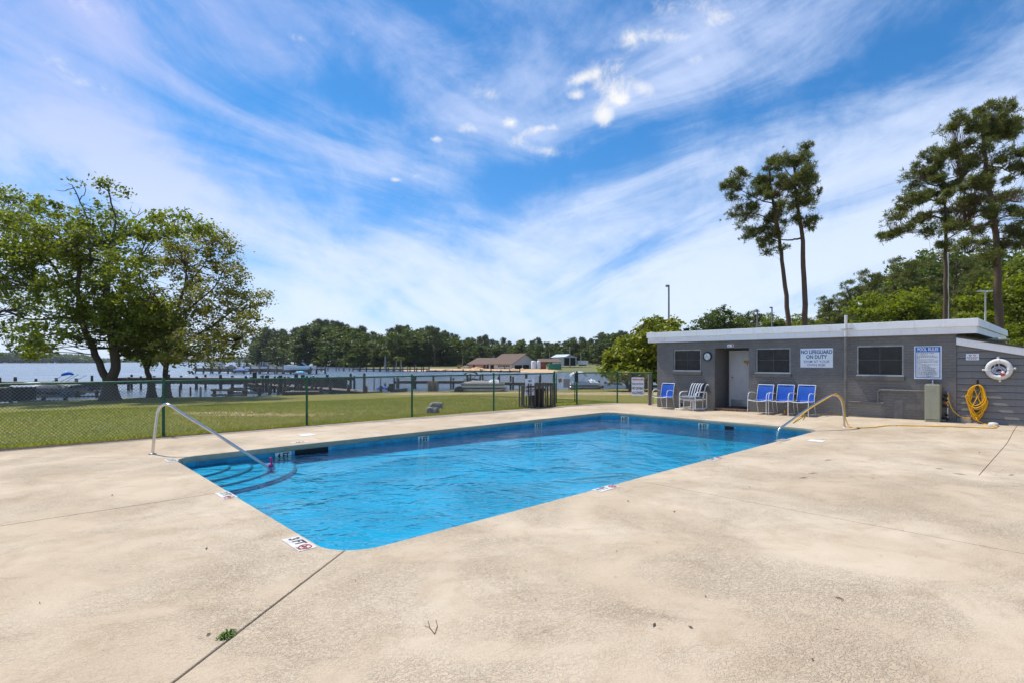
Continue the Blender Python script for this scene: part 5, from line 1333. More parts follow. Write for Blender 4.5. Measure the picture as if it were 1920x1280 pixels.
# tall pines behind the roof
TP1 = [([(1511, 700), (1510, 600), (1507, 500), (1504, 440), (1497, 400), (1492, 360), (1490, 320), (1488, 290)], .21, .05), ([(1503, 447), (1485, 450), (1468, 450), (1450, 445)], .07, .03), ([(1497, 400), (1515, 425), (1528, 425)], .045, .015), ([(1492, 365), (1515, 355), (1530, 345)], .045, .015), ([(1490, 340), (1470, 315), (1460, 305)], .045, .015), ([(1490, 320), (1505, 295), (1512, 285)], .04, .015), ([(1496, 390), (1470, 380), (1450, 370)], .05, .015)]
BP1 = [(1505, 281, 15, 9), (1488, 291, 22, 12), (1470, 304, 22, 13), (1511, 303, 10, 12), (1485, 322, 30, 15), (1510, 328, 12, 13), (1524, 344, 14, 10), (1500, 352, 24, 14), (1518, 362, 16, 9), (1490, 376, 26, 15), (1526, 424, 14, 10), (1512, 420, 12, 9), (1508, 384, 14, 9), (1478, 412, 16, 12), (1480, 345, 22, 15)]
TP2 = [([(1482, 700), (1478, 600), (1470, 520), (1463, 460), (1455, 410), (1449, 380), (1445, 345), (1443, 320)], .19, .045), ([(1450, 382), (1425, 375), (1395, 360), (1372, 350)], .05, .015), ([(1456, 420), (1430, 405), (1400, 400), (1375, 405)], .05, .015), ([(1462, 455), (1440, 445), (1415, 445)], .04, .015), ([(1446, 350), (1420, 335), (1398, 328)], .045, .015), ([(1465, 470), (1450, 470), (1440, 468)], .03, .01)]
BP2 = [(1445, 314, 22, 12), (1424, 326, 22, 12), (1398, 330, 18, 10), (1375, 345, 20, 13), (1382, 330, 10, 8), (1440, 342, 34, 16), (1406, 352, 28, 14), (1445, 372, 28, 16), (1410, 376, 22, 10), (1378, 366, 14, 9), (1380, 400, 16, 10), (1400, 410, 22, 11), (1428, 400, 28, 13), (1454, 400, 20, 12), (1424, 430, 28, 12), (1404, 436, 14, 8), (1446, 436, 22, 11), (1430, 452, 24, 9), (1454, 462, 16, 9), (1446, 476, 14, 6)]
TP3 = [([(1879, 700), (1876, 640), (1871, 560), (1869, 480), (1862, 400), (1852, 340), (1846, 290), (1842, 240), (1840, 210)], .25, .06)] + [([(a, b), ((a + c) / 2, (b + d) / 2 - 4), (c, d)], .055, .015) for a, b, c, d in ((1862, 400, 1800, 420), (1864, 420, 1790, 440), (1854, 350, 1800, 340), (1850, 310, 1905, 330), (1846, 280, 1790, 280), (1843, 250, 1880, 225), (1858, 380, 1912, 380), (1866, 450, 1920, 450), (1842, 240, 1800, 225), (1868, 470, 1815, 475))]
BP3 = [(1880, 196, 22, 12), (1850, 205, 28, 14), (1822, 222, 24, 14), (1800, 240, 20, 12), (1895, 222, 18, 12), (1862, 232, 28, 15), (1830, 252, 30, 14), (1788, 268, 24, 12), (1880, 258, 26, 14), (1915, 248, 18, 14), (1770, 285, 16, 10), (1810, 288, 30, 14), (1850, 292, 28, 14), (1895, 300, 28, 14), (1830, 322, 34, 16), (1868, 330, 28, 16), (1908, 328, 20, 12), (1800, 352, 30, 14), (1850, 362, 32, 16), (1895, 372, 24, 13), (1818, 388, 30, 13), (1870, 405, 32, 15), (1912, 405, 16, 12), (1840, 428, 32, 13), (1800, 432, 26, 11), (1888, 440, 28, 13), (1830, 460, 30, 10), (1875, 470, 28, 12), (1912, 462, 18, 10), (1850, 478, 24, 8), (1935, 300, 20, 30), (1935, 420, 20, 40)]
TP4 = [([(1776, 700), (1774, 600), (1773, 520), (1773, 440), (1771, 380), (1766, 330), (1760, 300)], .165, .04), ([(1773, 412), (1750, 406), (1725, 415), (1695, 435), (1670, 440)], .07, .02), ([(1772, 385), (1745, 375), (1715, 380), (1690, 378)], .05, .015), ([(1768, 350), (1740, 345), (1715, 330)], .05, .015), ([(1774, 450), (1790, 440), (1812, 425)], .05, .015), ([(1774, 480), (1750, 490), (1730, 500)], .04, .01), ([(1767, 340), (1800, 330), (1820, 335)], .04, .01)]
BP4 = [(1745, 292, 18, 10), (1770, 300, 20, 12), (1735, 318, 18, 10), (1762, 325, 30, 13), (1720, 332, 16, 9), (1715, 345, 14, 8), (1748, 348, 28, 12), (1782, 350, 24, 12), (1692, 374, 14, 8), (1718, 374, 22, 9), (1750, 378, 26, 11), (1785, 385, 26, 11), (1700, 400, 22, 9), (1676, 410, 12, 7), (1724, 404, 20, 9), (1692, 432, 26, 9), (1668, 440, 14, 8), (1752, 412, 22, 8), (1790, 415, 22, 10), (1745, 440, 18, 8), (1758, 462, 18, 8)]
grow = lambda bs, k=1.0: [(b[0], b[1], b[2] * 1.25 * k, b[3] * 1.4 * k, *b[4:]) for b in bs]
for lab, Y, T, B, tot, sd in (('slim tall pine standing upright, right of the leaning pine behind the roof', 36.0, TP1, grow(BP1, .95), 1250, 11), ('tall pine behind the roof leaning left with a one-sided crown', 37.5, TP2, grow(BP2, .95), 1650, 12),
                              ('tallest thick-trunked pine at the right edge behind the shed', 30.0, TP3, grow(BP3, 1.02), 3400, 13), ('thinner pine beside the white lamp pole, left of the tallest pine', 34.0, TP4, grow(BP4, 1.02), 1900, 14)):
    photo_tree('pine_tree', lab, 'pine', Y, T, B, 'needle', 'pine_bark', 0, 0, .40, sd, .9, .7, .9, (tot, 18, .24, .017), .016, group='tall pines behind the pool house')

# kinds for the trees farther off, each copied
def kind_tree(name, H, r, mat, bark, total, leaf, clump, seed, shape, needles=None):
    rng = np.random.default_rng(seed); root = empty(name, (0, 0, 0)); tm = MB(); B = []; J = []
    pts = [(0, 0, -.3), (rng.normal(0, .1), rng.normal(0, .1), H * .3), (rng.normal(0, .25), rng.normal(0, .25), H * .6), (rng.normal(0, .3), rng.normal(0, .3), H * .93)]
    limb(tm, pts, H * .022, H * .006, 7); J = [np.array(p) for p in bez(pts, 4)[4:]]
    n = {'round': 19, 'pine': 17, 'tall': 17, 'layer': 16}[shape]
    for i in range(n):
        f = (i + .5) / n; a = i * 2.4 + rng.normal(0, .4)
        if shape == 'pine': z = H * (.52 + .46 * f); R_ = r * (1.05 - .75 * f) * rng.uniform(.5, 1.15); b = (r * .34, r * .34, r * .16)
        elif shape == 'layer': z = H * (.38 + .55 * f); R_ = r * math.sqrt(max(.05, 1 - (f * .95) ** 2)) * rng.uniform(.45, 1.0); b = (r * .42, r * .42, r * .15)
        elif shape == 'tall': z = H * (.10 + .84 * f); R_ = r * (1 - .6 * f) * rng.uniform(.3, .8); b = (r * .48, r * .48, r * .42)
        else: z = H * (.08 + .84 * f); R_ = r * math.sin(math.pi * (.28 + .58 * f)) * rng.uniform(.35, .8); b = (r * .46, r * .46, r * .32)
        c = (R_ * math.cos(a), R_ * math.sin(a), z); B.append((*c, *b, 1))
        j = J[int(np.argmin([abs(q[2] - z * .9) for q in J]))]; tm.tube([j, (j + np.array(c)) / 2 + np.array([0, 0, .1]), c], [H * .007, H * .005, H * .002], 5)
    pts, cen = blob_points(rng, B, total, clump, .55, .5)
    v, f = needle_tufts(rng, pts, needles[0], needles[1], needles[2]) if needles else leaf_quads(rng, pts, leaf, .7, .5)
    tm.build('trunk', M[bark], root); link('crown', np_mesh('crown', v, f, M[mat]), root); return root
used = {}
def plant(proto, name, x, y, z, s, rz, label, cat, group=None, sz=1.0):
    o = copy_tree(proto) if proto.name in used else proto; used[proto.name] = 1
    o.location = (x, y, z); o.scale = (s, s, s * sz); o.rotation_euler.z = rz; o.name = name
    if 'group' in o.keys(): del o['group']
    return tag(o, label, cat, group)
near_oak = kind_tree('broadleaf_tree', 11, 4.2, 'leaf_oak', 'bark', 11000, .34, .75, 31, 'round')
near_oak2 = kind_tree('broadleaf_tree', 11, 3.6, 'leaf_gum', 'bark', 11000, .32, .7, 32, 'tall')
near_bright = kind_tree('cypress_tree', 9, 4.2, 'leaf_bright', 'bark', 12000, .26, .55, 33, 'layer')
near_pine = kind_tree('loblolly_pine', 15, 4.0, 'needle', 'pine_bark', 620, 0, .6, 34, 'pine', (20, .42, .026))
protos = dict(o=near_oak, g=near_oak2, b=near_bright, p=near_pine); hts = dict(o=11.0, g=11.6, b=9.0, p=15.3)
BACK = [('o', 1326, 588, 92, 'dark round tree at the left end of the trees above the roof'), ('o', 1356, 577, 95, 'taller dark round tree, second from the left above the roof'), ('g', 1385, 592, 100, 'small green tree in a gap beside the dark round trees'),
        ('p', 1418, 582, 105, 'distant pine behind the two short lamp poles'), ('g', 1450, 588, 84, 'light green tree behind the thin lamp pole'), ('g', 1498, 592, 80, 'green tree showing between the pair of tall pine trunks'), ('b', 1532, 596, 72, 'low yellow-green tree right of the upright pine trunk'),
        ('p', 1556, 556, 62, 'short dark pine with open crown above the middle of the roof'), ('p', 1597, 530, 60, 'dark bushy pine above the roof left of the bright cypress'), ('p', 1640, 500, 66, 'taller pine rising behind the bright yellow-green cypress'), ('b', 1672, 543, 52, 'bright yellow-green cypress rising over the white roof edge'),
        ('b', 1728, 566, 50, 'lower bright cypress just left of the white lamp pole'), ('p', 1706, 472, 58, 'broad pine behind the white lamp pole'), ('o', 1745, 500, 70, 'dark broadleaf tree behind the thinner tall pine'), ('p', 1800, 470, 54, 'bushy pine between the two tall right-hand pines'), ('p', 1845, 500, 46, 'low pine close behind the shed roof'),
        ('b', 1905, 505, 44, 'bright green tree at the right edge behind the tallest pine'), ('b', 1835, 560, 48, 'bright green tree low behind the small lamp pole'), ('g', 1890, 560, 60, 'green tree filling the gap behind the tallest pine trunk'), ('g', 1780, 560, 62, 'leafy green tree filling the gap behind the white lamp pole'), ('g', 1620, 590, 70, 'green tree low above the middle of the roof'), ('o', 1480, 600, 95, 'dark tree just above the roof behind the leaning pine trunk'), ('b', 1940, 600, 40, 'low bright tree cut off by the right edge')]
BACK += [('o', 1655, 520, 78, 'dark green tree filling in behind the bright cypress'), ('g', 1690, 500, 82, 'tall green tree behind the lower bright cypress'), ('o', 1735, 478, 86, 'broad dark tree deep behind the white lamp pole'), ('o', 1790, 470, 80, 'dark broad tree deep between the tall right-hand pines'),
         ('g', 1835, 482, 78, 'green tree deep behind the small twin lamp pole'), ('o', 1885, 470, 76, 'dark tree deep behind the tallest pine'), ('g', 1935, 455, 70, 'green tree cut off by the right edge, deep behind the pines'), ('p', 1582, 545, 64, 'small pine beside the dark bushy pine above the roof'), ('g', 1570, 580, 75, 'low green tree behind the short dark pine'), ('o', 1405, 590, 110, 'low dark tree behind the two short lamp poles')]
rs = random.Random(77)
for k, px, top, Y, label in BACK:
    zt = HC - (top - HORIZON) / F * Y; x = (px - 960) / F * Y; s = (zt + .1) / hts[k]
    plant(protos[k], {'o': 'broadleaf_tree', 'g': 'broadleaf_tree', 'b': 'cypress_tree', 'p': 'loblolly_pine'}[k], x, Y, -.1, s, rs.uniform(0, 6.28), label, 'tree', 'trees behind the pool house', rs.uniform(.97, 1.03))
# the wood across the water
far_kinds = [kind_tree('wood_tree', 14, 5.0, 'leaf_wood', 'bark', 2400, .75, 1.3, 41, 'round'), kind_tree('wood_tree', 15, 4.2, 'leaf_wood', 'bark', 2200, .72, 1.2, 42, 'tall'),
             kind_tree('wood_pine', 20, 4.6, 'needle_far', 'pine_bark', 420, 0, 1.0, 43, 'pine', (12, .95, .07)), kind_tree('wood_pine', 19, 4.0, 'needle_far', 'pine_bark', 380, 0, .9, 44, 'pine', (12, .9, .07)), kind_tree('wood_tree', 13, 5.4, 'leaf_wood_green', 'bark', 2400, .75, 1.3, 45, 'round'),
             kind_tree('wood_tree', 12, 5.0, 'leaf_wood_green', 'bark', 2200, .7, 1.2, 46, 'round')]
fh = [14, 15.5, 20.4, 19.4, 13, 12]
TOPS = [(470, 640), (495, 622), (520, 618), (545, 630), (570, 612), (600, 606), (630, 604), (650, 614), (672, 612), (690, 628), (720, 626), (750, 613), (775, 622), (815, 614), (840, 626), (870, 634), (905, 636), (960, 640), (1040, 640), (1100, 634), (1150, 624), (1240, 632), (1320, 640)]
FRONT = [(470, 352), (560, 252), (600, 245), (680, 214), (760, 196), (830, 215), (900, 225), (1000, 225), (1100, 205), (1180, 180), (1330, 180)]
rs = random.Random(9); n = 0; tops_x, tops_y = zip(*TOPS); fx, fy = zip(*FRONT)
far_list = []
px = 484.0
while px < 1330:
    for row in range(5):
        Y = float(np.interp(px, fx, fy)) * (1.0 + .07 * row) + rs.uniform(-5, 5); q = px + rs.uniform(-9, 9)
        top = float(np.interp(q, tops_x, tops_y)) + (rs.uniform(-9, 5) if row > 2 else rs.uniform(0, 9) if row > 1 else rs.uniform(0, 14) if row else rs.uniform(8, 30))
        far_list.append((q, top, Y, row))
    px += 15
far_list.sort(key=lambda t: -t[2])
for q, top, Y, row in far_list:
    x = (q - 960) / F * Y; z = gz(x, Y) - .2
    if z < -.8: continue
    zt = HC - (top - HORIZON) / F * Y
    k = rs.choice((2, 3, 2, 3) if row >= 3 else (2, 3, 0, 1, 4) if row == 2 else (0, 1, 4, 2, 3, 0, 5) if row == 1 else (0, 1, 4, 5, 1))
    s = max(.3, (zt - z) / fh[k])
    nm, lb = ('wood_pine', 'far pine in the wood across the water') if k in (2, 3) else ('wood_tree', 'lighter green broadleaf tree in the wood across the water') if k == 5 else ('wood_tree', 'dark green broadleaf tree in the wood across the water')
    w = rs.uniform(1.15, 1.45) if k not in (2, 3) else rs.uniform(.85, 1.05); plant(far_kinds[k], nm, x, Y, z, s * w, rs.uniform(0, 6.28), lb, 'tree', nm.replace('_', ' ') + 's ' + ('lighter green ' if k == 5 else '') + 'across the water', rs.uniform(.95, 1.05) / w)
for (px, top, Y, label) in ((638, 602, 262, 'tallest lone pine standing out of the wood, flat-topped'), (751, 608, 220, 'conical pine standing out of the wood left of the sand'), (1152, 623, 170, 'tall dark tree just left of the magnolia across the water'), (502, 617, 340, 'wind-swept pine at the lake end of the wood'), (815, 614, 205, 'high-crowned pine above the wood left of the brown house')):
    x = (px - 960) / F * Y; z = gz(x, Y); plant(far_kinds[2 if px != 1152 else 1], 'wood_pine' if px != 1152 else 'wood_tree', x, Y, z, (HC - (top - HORIZON) / F * Y - z) / fh[2 if px != 1152 else 1], px * .37, label, 'tree', 'standout trees across the water')
for (px, top, Y, label) in ((960, 652, 175, 'bright round tree behind the brown-roofed house'), (893, 654, 178, 'green round tree behind the left wing of the brown-roofed house'), (1030, 648, 185, 'round tree right behind the white tanks'), (1012, 645, 190, 'green tree behind the gable of the house')):
    x = (px - 960) / F * Y; z = gz(x, Y); plant(far_kinds[5 if px == 960 else 0], 'wood_tree', x, Y, z, (HC - (top - HORIZON) / F * Y - z) / fh[5 if px == 960 else 0], px * .7, label, 'tree', 'trees around the far house')
for (px, top, Y, w, label) in ((448, 675, 190, .4, 'small green bush in the lake left of the sailboat mast'), (463, 672, 260, .5, 'small green tree in the lake right of the sailboat mast')):
    x = (px - 960) / F * Y; s = (HC - (top - HORIZON) / F * Y - LAKE_Z) / 13.
    plant(far_kinds[4], 'island_bush', x, Y, LAKE_Z - .6, s * 1.15, px, label, 'bush')
# cabbage palms on the far bank
def make_palm():
    rng = np.random.default_rng(3); e = empty('cabbage_palm', (0, 0, 0)); tm = MB(); limb(tm, [(0, 0, -.2), (.05, 0, 2.5), (0, 0, 5.2)], .22, .17, 7); tm.build('trunk', M['pole_grey'], e); v = MB()
    for i in range(46):
        a = rng.uniform(0, 6.28); el = rng.uniform(-.6, 1.3); L = rng.uniform(1.2, 1.8); d = np.array([math.cos(a) * math.cos(el), math.sin(a) * math.cos(el), math.sin(el)]); s = np.array([-math.sin(a), math.cos(a), 0]) * .42
        b = np.array([0, 0, 5.1]); m_ = b + d * L * .6; t_ = b + d * L - np.array([0, 0, .45 * L * .6]); v.add([b, m_ + s, t_, m_ - s], [(0, 1, 2, 3)])
    v.build('crown', M['leaf_palm'], e); return e
palm = make_palm()
for i, (px, py, Y, label) in enumerate(((722, 672, 150, 'leftmost of three cabbage palms on the far bank'), (743, 671, 150, 'middle one of three cabbage palms on the far bank'), (752, 671, 148, 'rightmost of three cabbage palms on the far bank'))):
    o = palm if i == 0 else copy_tree(palm); x = (px - 960) / F * Y; z = gz(x, Y); o.location = (x, Y, max(z, -.4)); s = (HC - (py - HORIZON) / F * Y - z) / 5.7; o.scale = (s * 1.3, s * 1.3, s); o.rotation_euler.z = i * 2.1; tag(o, label, 'palm', 'cabbage palms on the far bank')
# the far shore of the lake, a kilometre off
rng = np.random.default_rng(50)
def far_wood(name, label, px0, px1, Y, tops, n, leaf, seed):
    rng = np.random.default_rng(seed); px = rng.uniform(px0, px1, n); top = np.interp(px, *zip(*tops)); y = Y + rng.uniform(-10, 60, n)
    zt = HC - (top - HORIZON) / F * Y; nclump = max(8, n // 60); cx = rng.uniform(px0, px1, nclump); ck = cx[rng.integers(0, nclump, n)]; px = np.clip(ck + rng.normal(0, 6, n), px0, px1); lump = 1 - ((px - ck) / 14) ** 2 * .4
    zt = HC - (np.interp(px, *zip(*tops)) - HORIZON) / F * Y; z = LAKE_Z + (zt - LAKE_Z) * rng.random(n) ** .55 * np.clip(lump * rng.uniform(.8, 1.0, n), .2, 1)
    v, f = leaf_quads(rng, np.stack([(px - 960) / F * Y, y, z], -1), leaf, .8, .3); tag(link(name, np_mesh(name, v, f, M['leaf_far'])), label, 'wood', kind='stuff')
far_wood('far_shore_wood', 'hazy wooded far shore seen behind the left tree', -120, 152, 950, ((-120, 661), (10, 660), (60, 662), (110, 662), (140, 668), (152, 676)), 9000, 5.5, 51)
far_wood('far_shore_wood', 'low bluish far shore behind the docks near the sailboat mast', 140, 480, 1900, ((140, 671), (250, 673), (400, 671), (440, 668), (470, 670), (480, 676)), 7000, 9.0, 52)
# ------------------------------------------------------------------ docks, boats and the far bank
def X(px, Y): return (px - 960) / F * Y
def Zp(py, Y): return HC - (py - HORIZON) / F * Y
_pile = {}
def piling_mesh(r, h, mat):
    k = (round(r, 3), round(h, 1), mat)
    if k not in _pile: _pile[k] = MB().lathe([(r * 1.05, 0), (r, h * .5), (r * .96, h * .985), (r * .8, h)], (0, 0, 0), 7).mesh('piling', M[mat])
    return _pile[k]
def piling(parent, x, y, z0, z1, r, mat='wood_dark'):
    o = link('piling', piling_mesh(r, z1 - z0, mat), parent); o.location = Vector((x, y, z0)) - world_loc(parent); o.rotation_euler = (random.uniform(-.02, .02), random.uniform(-.02, .02), random.uniform(0, 6)); return o
def pier(label, p0, p1, width, z0, z1, sp, top, skirt=None, mat='wood_dock', pm='wood_dark', r=.11, jit=.12, bot=None, group='docks on the lake', name='dock'):
    p0, p1 = np.array(p0, float), np.array(p1, float); L = np.linalg.norm(p1 - p0); e = (p1 - p0) / L; q = np.array([-e[1], e[0]])
    root = empty(name, (*((p0 + p1) / 2), LAKE_Z), label, 'dock', group)
    fr = lambda s, d, z: (*(p0 + e * s + q * d), z + z0 + (z1 - z0) * s / L)
    dk = MB(); n = max(3, int(L / .42)); rs = random.Random(len(label))
    for i in range(n): dk.box(L * i / n + .012, L * (i + 1) / n - .012, -width / 2 + rs.uniform(-.02, .02), width / 2 + rs.uniform(-.02, .02), -.05, rs.uniform(0, .015), fr)
    tag(dk.build('decking', M[mat], root), kind='stuff')
    for d in (-width / 2 + .06, width / 2 - .06): MB().box(0, L, d - .04, d + .04, -.24, -.052, fr).build('stringer', M[pm], root)
    if skirt:
        m = int(L / 1.9) + 1
        for i in range(m): MB().box(L * i / m + .01, L * (i + 1) / m - .01, -width / 2 - .03, -width / 2 + .02, -skirt * rs.uniform(.9, 1.0), -.05, fr).build('skirt_board', M[pm], root)
    n = max(2, int(L / sp) + 1)
    for i in range(n):
        for d in (-width / 2 - r, width / 2 + r):
            x, y, z = fr(min(L, max(0, L * i / (n - 1) + rs.uniform(-.2, .2))), d, 0)
            piling(root, x, y, bot if bot is not None else LAKE_Z - .5, z + top + rs.uniform(-jit, jit), r * rs.uniform(.8, 1.2), pm)
    return root
random.seed(12)
pier('long dark dock at the left edge behind the covered boat', (X(-60, 42), 42), (X(228, 43), 43), 1.6, .02, .0, 2.3, .36, .72)
pier('dark dock running behind the three lakeside trees', (X(222, 46), 46.5), (X(578, 46), 46), 1.5, .24, .20, 2.1, .20, .55)
pier('dark green-black boarded dock end left of the tall brown post', (X(578, 44), 44), (X(657, 44), 44), 2.2, .28, .28, 1.1, .15, .95)
dB = pier('low plank walkway slanting from the bank to the docks', (X(700, 36), 36.2), (X(470, 43), 43.5), 1.3, -.42, -.16, 1.6, .32, None, 'wood_dock')
for px, Y, top in ((493, 41, 703), (498, 41.5, 703), (502, 42, 703), (476, 43, 697), (480, 43, 698), (524, 40, 703), (528, 40.5, 703), (533, 40, 705), (554, 39, 701), (557.5, 40, 701), (566, 39, 702), (515, 42, 704), (543, 41, 707), (588, 40, 706), (596, 40.5, 707), (604, 40, 707), (612, 41, 708), (462, 42, 704), (573, 38, 716), (560, 37, 720), (585, 37, 722), (540, 38.5, 722), (522, 38, 724), (505, 38, 724)):
    piling(dB, X(px, Y), Y, LAKE_Z - .5, Zp(top, Y), random.uniform(.07, .12))
pier('short finger dock low over the water near the bank', (X(600, 36), 36.5), (X(535, 36), 36), .9, -.40, -.40, 1.3, .25, None)
pier('thin-legged dock between the brown post and the pontoon boat', (X(742, 47), 47), (X(880, 47), 47.5), 1.3, -.05, -.08, 1.5, .28, None, 'wood_dock', 'wood_dark', .09)
pier('dock with many upright posts behind the sign on the fence', (X(880, 47), 46.5), (X(1042, 46), 46), 1.6, -.12, -.20, 1.25, .62, None, 'wood_dock', 'wood_dark', .085)
pier('low dock right of the gate with small mooring stubs', (X(1090, 46), 46), (X(1235, 47), 47.5), 1.4, -.42, -.42, 1.5, .30, None, 'wood_dock', 'wood_dark', .09)
pier('far grey dock across the bay carrying the white boats', (X(383, 112), 112), (X(597, 104), 104), 4.0, .30, .22, 2.0, .45, .75, 'wood_dock', 'wood_dock', .16, .3)
pier('far brown dock below the palms', (X(668, 132), 132), (X(800, 128), 128), 3.0, -.05, -.05, 1.7, .5, None, 'wood_dock', 'wood_dark', .14, .3)
pier('low bulkhead along the sandy bank before the far house', (X(800, 126.5), 126.5), (X(975, 119), 119.5), .3, -.42, -.42, 2.2, .22, .3, 'wood_dock', 'wood_dark', .11, .25, name='bulkhead')
# square boat-lift frames and single posts
def lift_frame(label, x0, x1, y0, y1, zt, zb, brace=True):
    e = empty('boat_lift_frame', ((x0 + x1) / 2, y0, LAKE_Z), label, 'frame', 'timber frames at the water edge')
    for x in (x0, (x0 + x1) / 2, x1):
        for y in (y0, y1): piling(e, x, y, LAKE_Z - .4, zt, .11)
    for y in (y0 - .12, y1 + .12):
        for z in (zt - .12, zt - .42): MB().box(x0 - .15, x1 + .15, y - .025, y + .025, z - .06, z + .06).build('beam', M['wood_dock'], e)
    if brace:
        for s in (0, 1):
            xa, xb = (x0, (x0 + x1) / 2) if s == 0 else ((x0 + x1) / 2, x1)
            MB().tube([(xa, y0 - .16, LAKE_Z + .1), (xb, y0 - .16, zt - .5)], .035, 5).build('brace', M['wood_dock'], e)
            MB().tube([(xb, y0 - .18, LAKE_Z + .1), (xa, y0 - .18, zt - .5)], .035, 5).build('brace', M['wood_dock'], e)
lift_frame('timber frame with crossed braces at the bank, right of the lakeside trees', X(402, 33), X(458, 33), 33.0, 35, -.02, 0)
lift_frame('low timber frame round the covered boat at the left', X(26, 31), X(136, 32), 31.5, 35.5, -.28, 0, False)
e = empty('retaining_crib', (X(5, 28.5), 28.5, -.45), 'dark timber crib on the bank at the left edge', 'crib')
for i in range(5): MB().box(X(-40, 28.5), X(21, 28.5), 28.3 + .02 * (i % 2), 30, -.52 + .145 * i, -.38 + .145 * i).build('plank', M['wood_dark'], e)
for px in (-10, 20): piling(e, X(px, 28.2), 28.2, -.7, .30, .09)
for px, Y, top, zb, r, mat, label in ((683, 35.5, 699, -.6, .095, 'pine_bark', 'tall brown post with worn bands standing at the bank'), (657.5, 43.5, 699.5, -1, .10, 'wood_dark', 'dark post at the corner of the boarded dock end'), (701.5, 38.5, 708, -1, .055, 'pole_grey', 'thin grey post standing in the water right of the brown post'),
                                      (713.5, 38.5, 708, -1, .055, 'pole_grey', 'second thin grey post from the tall brown post'), (722, 39, 717.5, -1, .10, 'wood_dock', 'short thick stub post beside the thin grey posts'), (746.5, 45, 708, -1, .11, 'wood_dark', 'dark post left end of the thin-legged dock'), (192, 33.5, 724, -1, .09, 'wood_dock', 'grey post in the water left of the big tree trunk'),
                                      (376, 36, 724, -1, .075, 'pole_grey', 'pale-topped post in the water right of the tree trunks'), (337, 36, 722, -1, .06, 'wood_dark', 'thin dark post seen between tree trunks and dock'), (357, 37, 724, -1, .06, 'wood_dark', 'thin dark post left of the pale-topped post'), (667, 36.5, 730, -1, .10, 'wood_dock', 'low stub post left of the tall brown post')):
    o = MB().lathe([(r * 1.1, 0), (r, .4), (r * .95, Zp(top, Y) - zb - .03), (r * .7, Zp(top, Y) - zb)], (X(px, Y), Y, zb), 9).build('mooring_post', M[mat], base=(X(px, Y), Y, zb)); tag(o, label, 'post')
e = empty('piling_cluster', (X(812, 37.5), 37.5, LAKE_Z), 'cluster of fat brown pilings at the bank left of the pontoon boat', 'pilings')
for i, (dx, dy) in enumerate(((-.30, 0), (-.14, .18), (.0, -.06), (.16, .16), (.30, .02), (.05, .3))): piling(e, X(812, 37.5) + dx, 37.5 + dy, LAKE_Z - .4, Zp(713.5, 37.5) + random.uniform(-.06, .06), .10, 'wood_dock')
e = empty('post_row', (X(635, 135), 135, LAKE_Z), 'row of bare wooden posts in the water before the far wood', 'posts')
for px in (605, 611, 618, 631, 634, 643, 646, 656, 668, 598): piling(e, X(px, 135), 135 + random.uniform(-2, 2), LAKE_Z - .4, Zp(686.5, 135) + random.uniform(-.2, .2), .12, 'wood_dock')

def hull(mb, c, L, W, H, ang=0.0, sheer=.25, n=10):
    """pointed boat hull, bow along +x, c at the waterline"""
    ca, sa = math.cos(ang), math.sin(ang); rows = []
    for i in range(n + 1):
        t = i / n; w = W / 2 * (1 - max(0, (t - .55) / .45) ** 2.2) ; h = H * (1 + sheer * t ** 2)
        sec = [(-w, h), (-w * .94, h * .45), (-w * .6, 0), (0, -.12 * H + .5 * H * max(0, t - .8)), (w * .6, 0), (w * .94, h * .45), (w, h)]
        rows.append([(c[0] + (L * (t - .5)) * ca - y * sa, c[1] + (L * (t - .5)) * sa + y * ca, c[2] + z) for y, z in sec])
    k = 7; vs = [p for r_ in rows for p in r_]; fs = [(i * k + j, (i + 1) * k + j, (i + 1) * k + j + 1, i * k + j + 1) for i in range(n) for j in range(k - 1)] + [tuple(range(k))[::-1]]
    fs += [(i * k + k - 1, (i + 1) * k + k - 1, (i + 1) * k, i * k) for i in range(n)]; return mb.add(vs, fs, False)
def cover(mb, c, L, W, H, seed):
    rs = np.random.default_rng(seed); n, k = 10, 7; vs = []
    for i in range(n + 1):
        t = i / n; hh = H * (.55 + .45 * math.sin(math.pi * min(1, max(0, .1 + t * .8)))) * rs.uniform(.82, 1.08)
        for j in range(k):
            a = math.pi * j / (k - 1); vs.append((c[0] + L * (t - .5), c[1] - W / 2 * math.cos(a), c[2] + hh * math.sin(a) ** .6 * rs.uniform(.93, 1.05)))
    return mb.add(vs, [(i * k + j, i * k + j + 1, (i + 1) * k + j + 1, (i + 1) * k + j) for i in range(n) for j in range(k - 1)] + [tuple(range(k)), tuple(range(n * k, n * k + k))[::-1]], True)
# covered boat at the left with folded blue top
Y = 36.5; x0, x1 = X(20, Y), X(146, Y); e = empty('covered_boat', ((x0 + x1) / 2, Y, LAKE_Z), 'grey covered boat with folded blue top at the left bank', 'boat')
hull(MB(), ((x0 + x1) / 2, Y, -.66), x1 - x0, 1.9, .50, math.pi).build('hull', M['boat_grey'], e)
cover(MB(), (X(114, Y), Y, -.22), X(144, Y) - X(82, Y), 1.7, .40, 3).build('cover', M['boat_grey'], e); cover(MB(), (X(62, Y), Y, -.22), X(92, Y) - X(38, Y), 1.5, .42, 4).build('front_cover', M['boat_white'], e)
for dx in (-.6, .6):
    MB().tube([(X(100, Y), Y + dx, .0), (X(134, Y), Y + dx, Zp(701, Y))], .022, 6).build('top_strut', M['steel'], e); MB().tube([(X(113, Y), Y + dx, .0), (X(149, Y), Y + dx, Zp(703, Y))], .022, 6).build('top_strut', M['steel'], e)
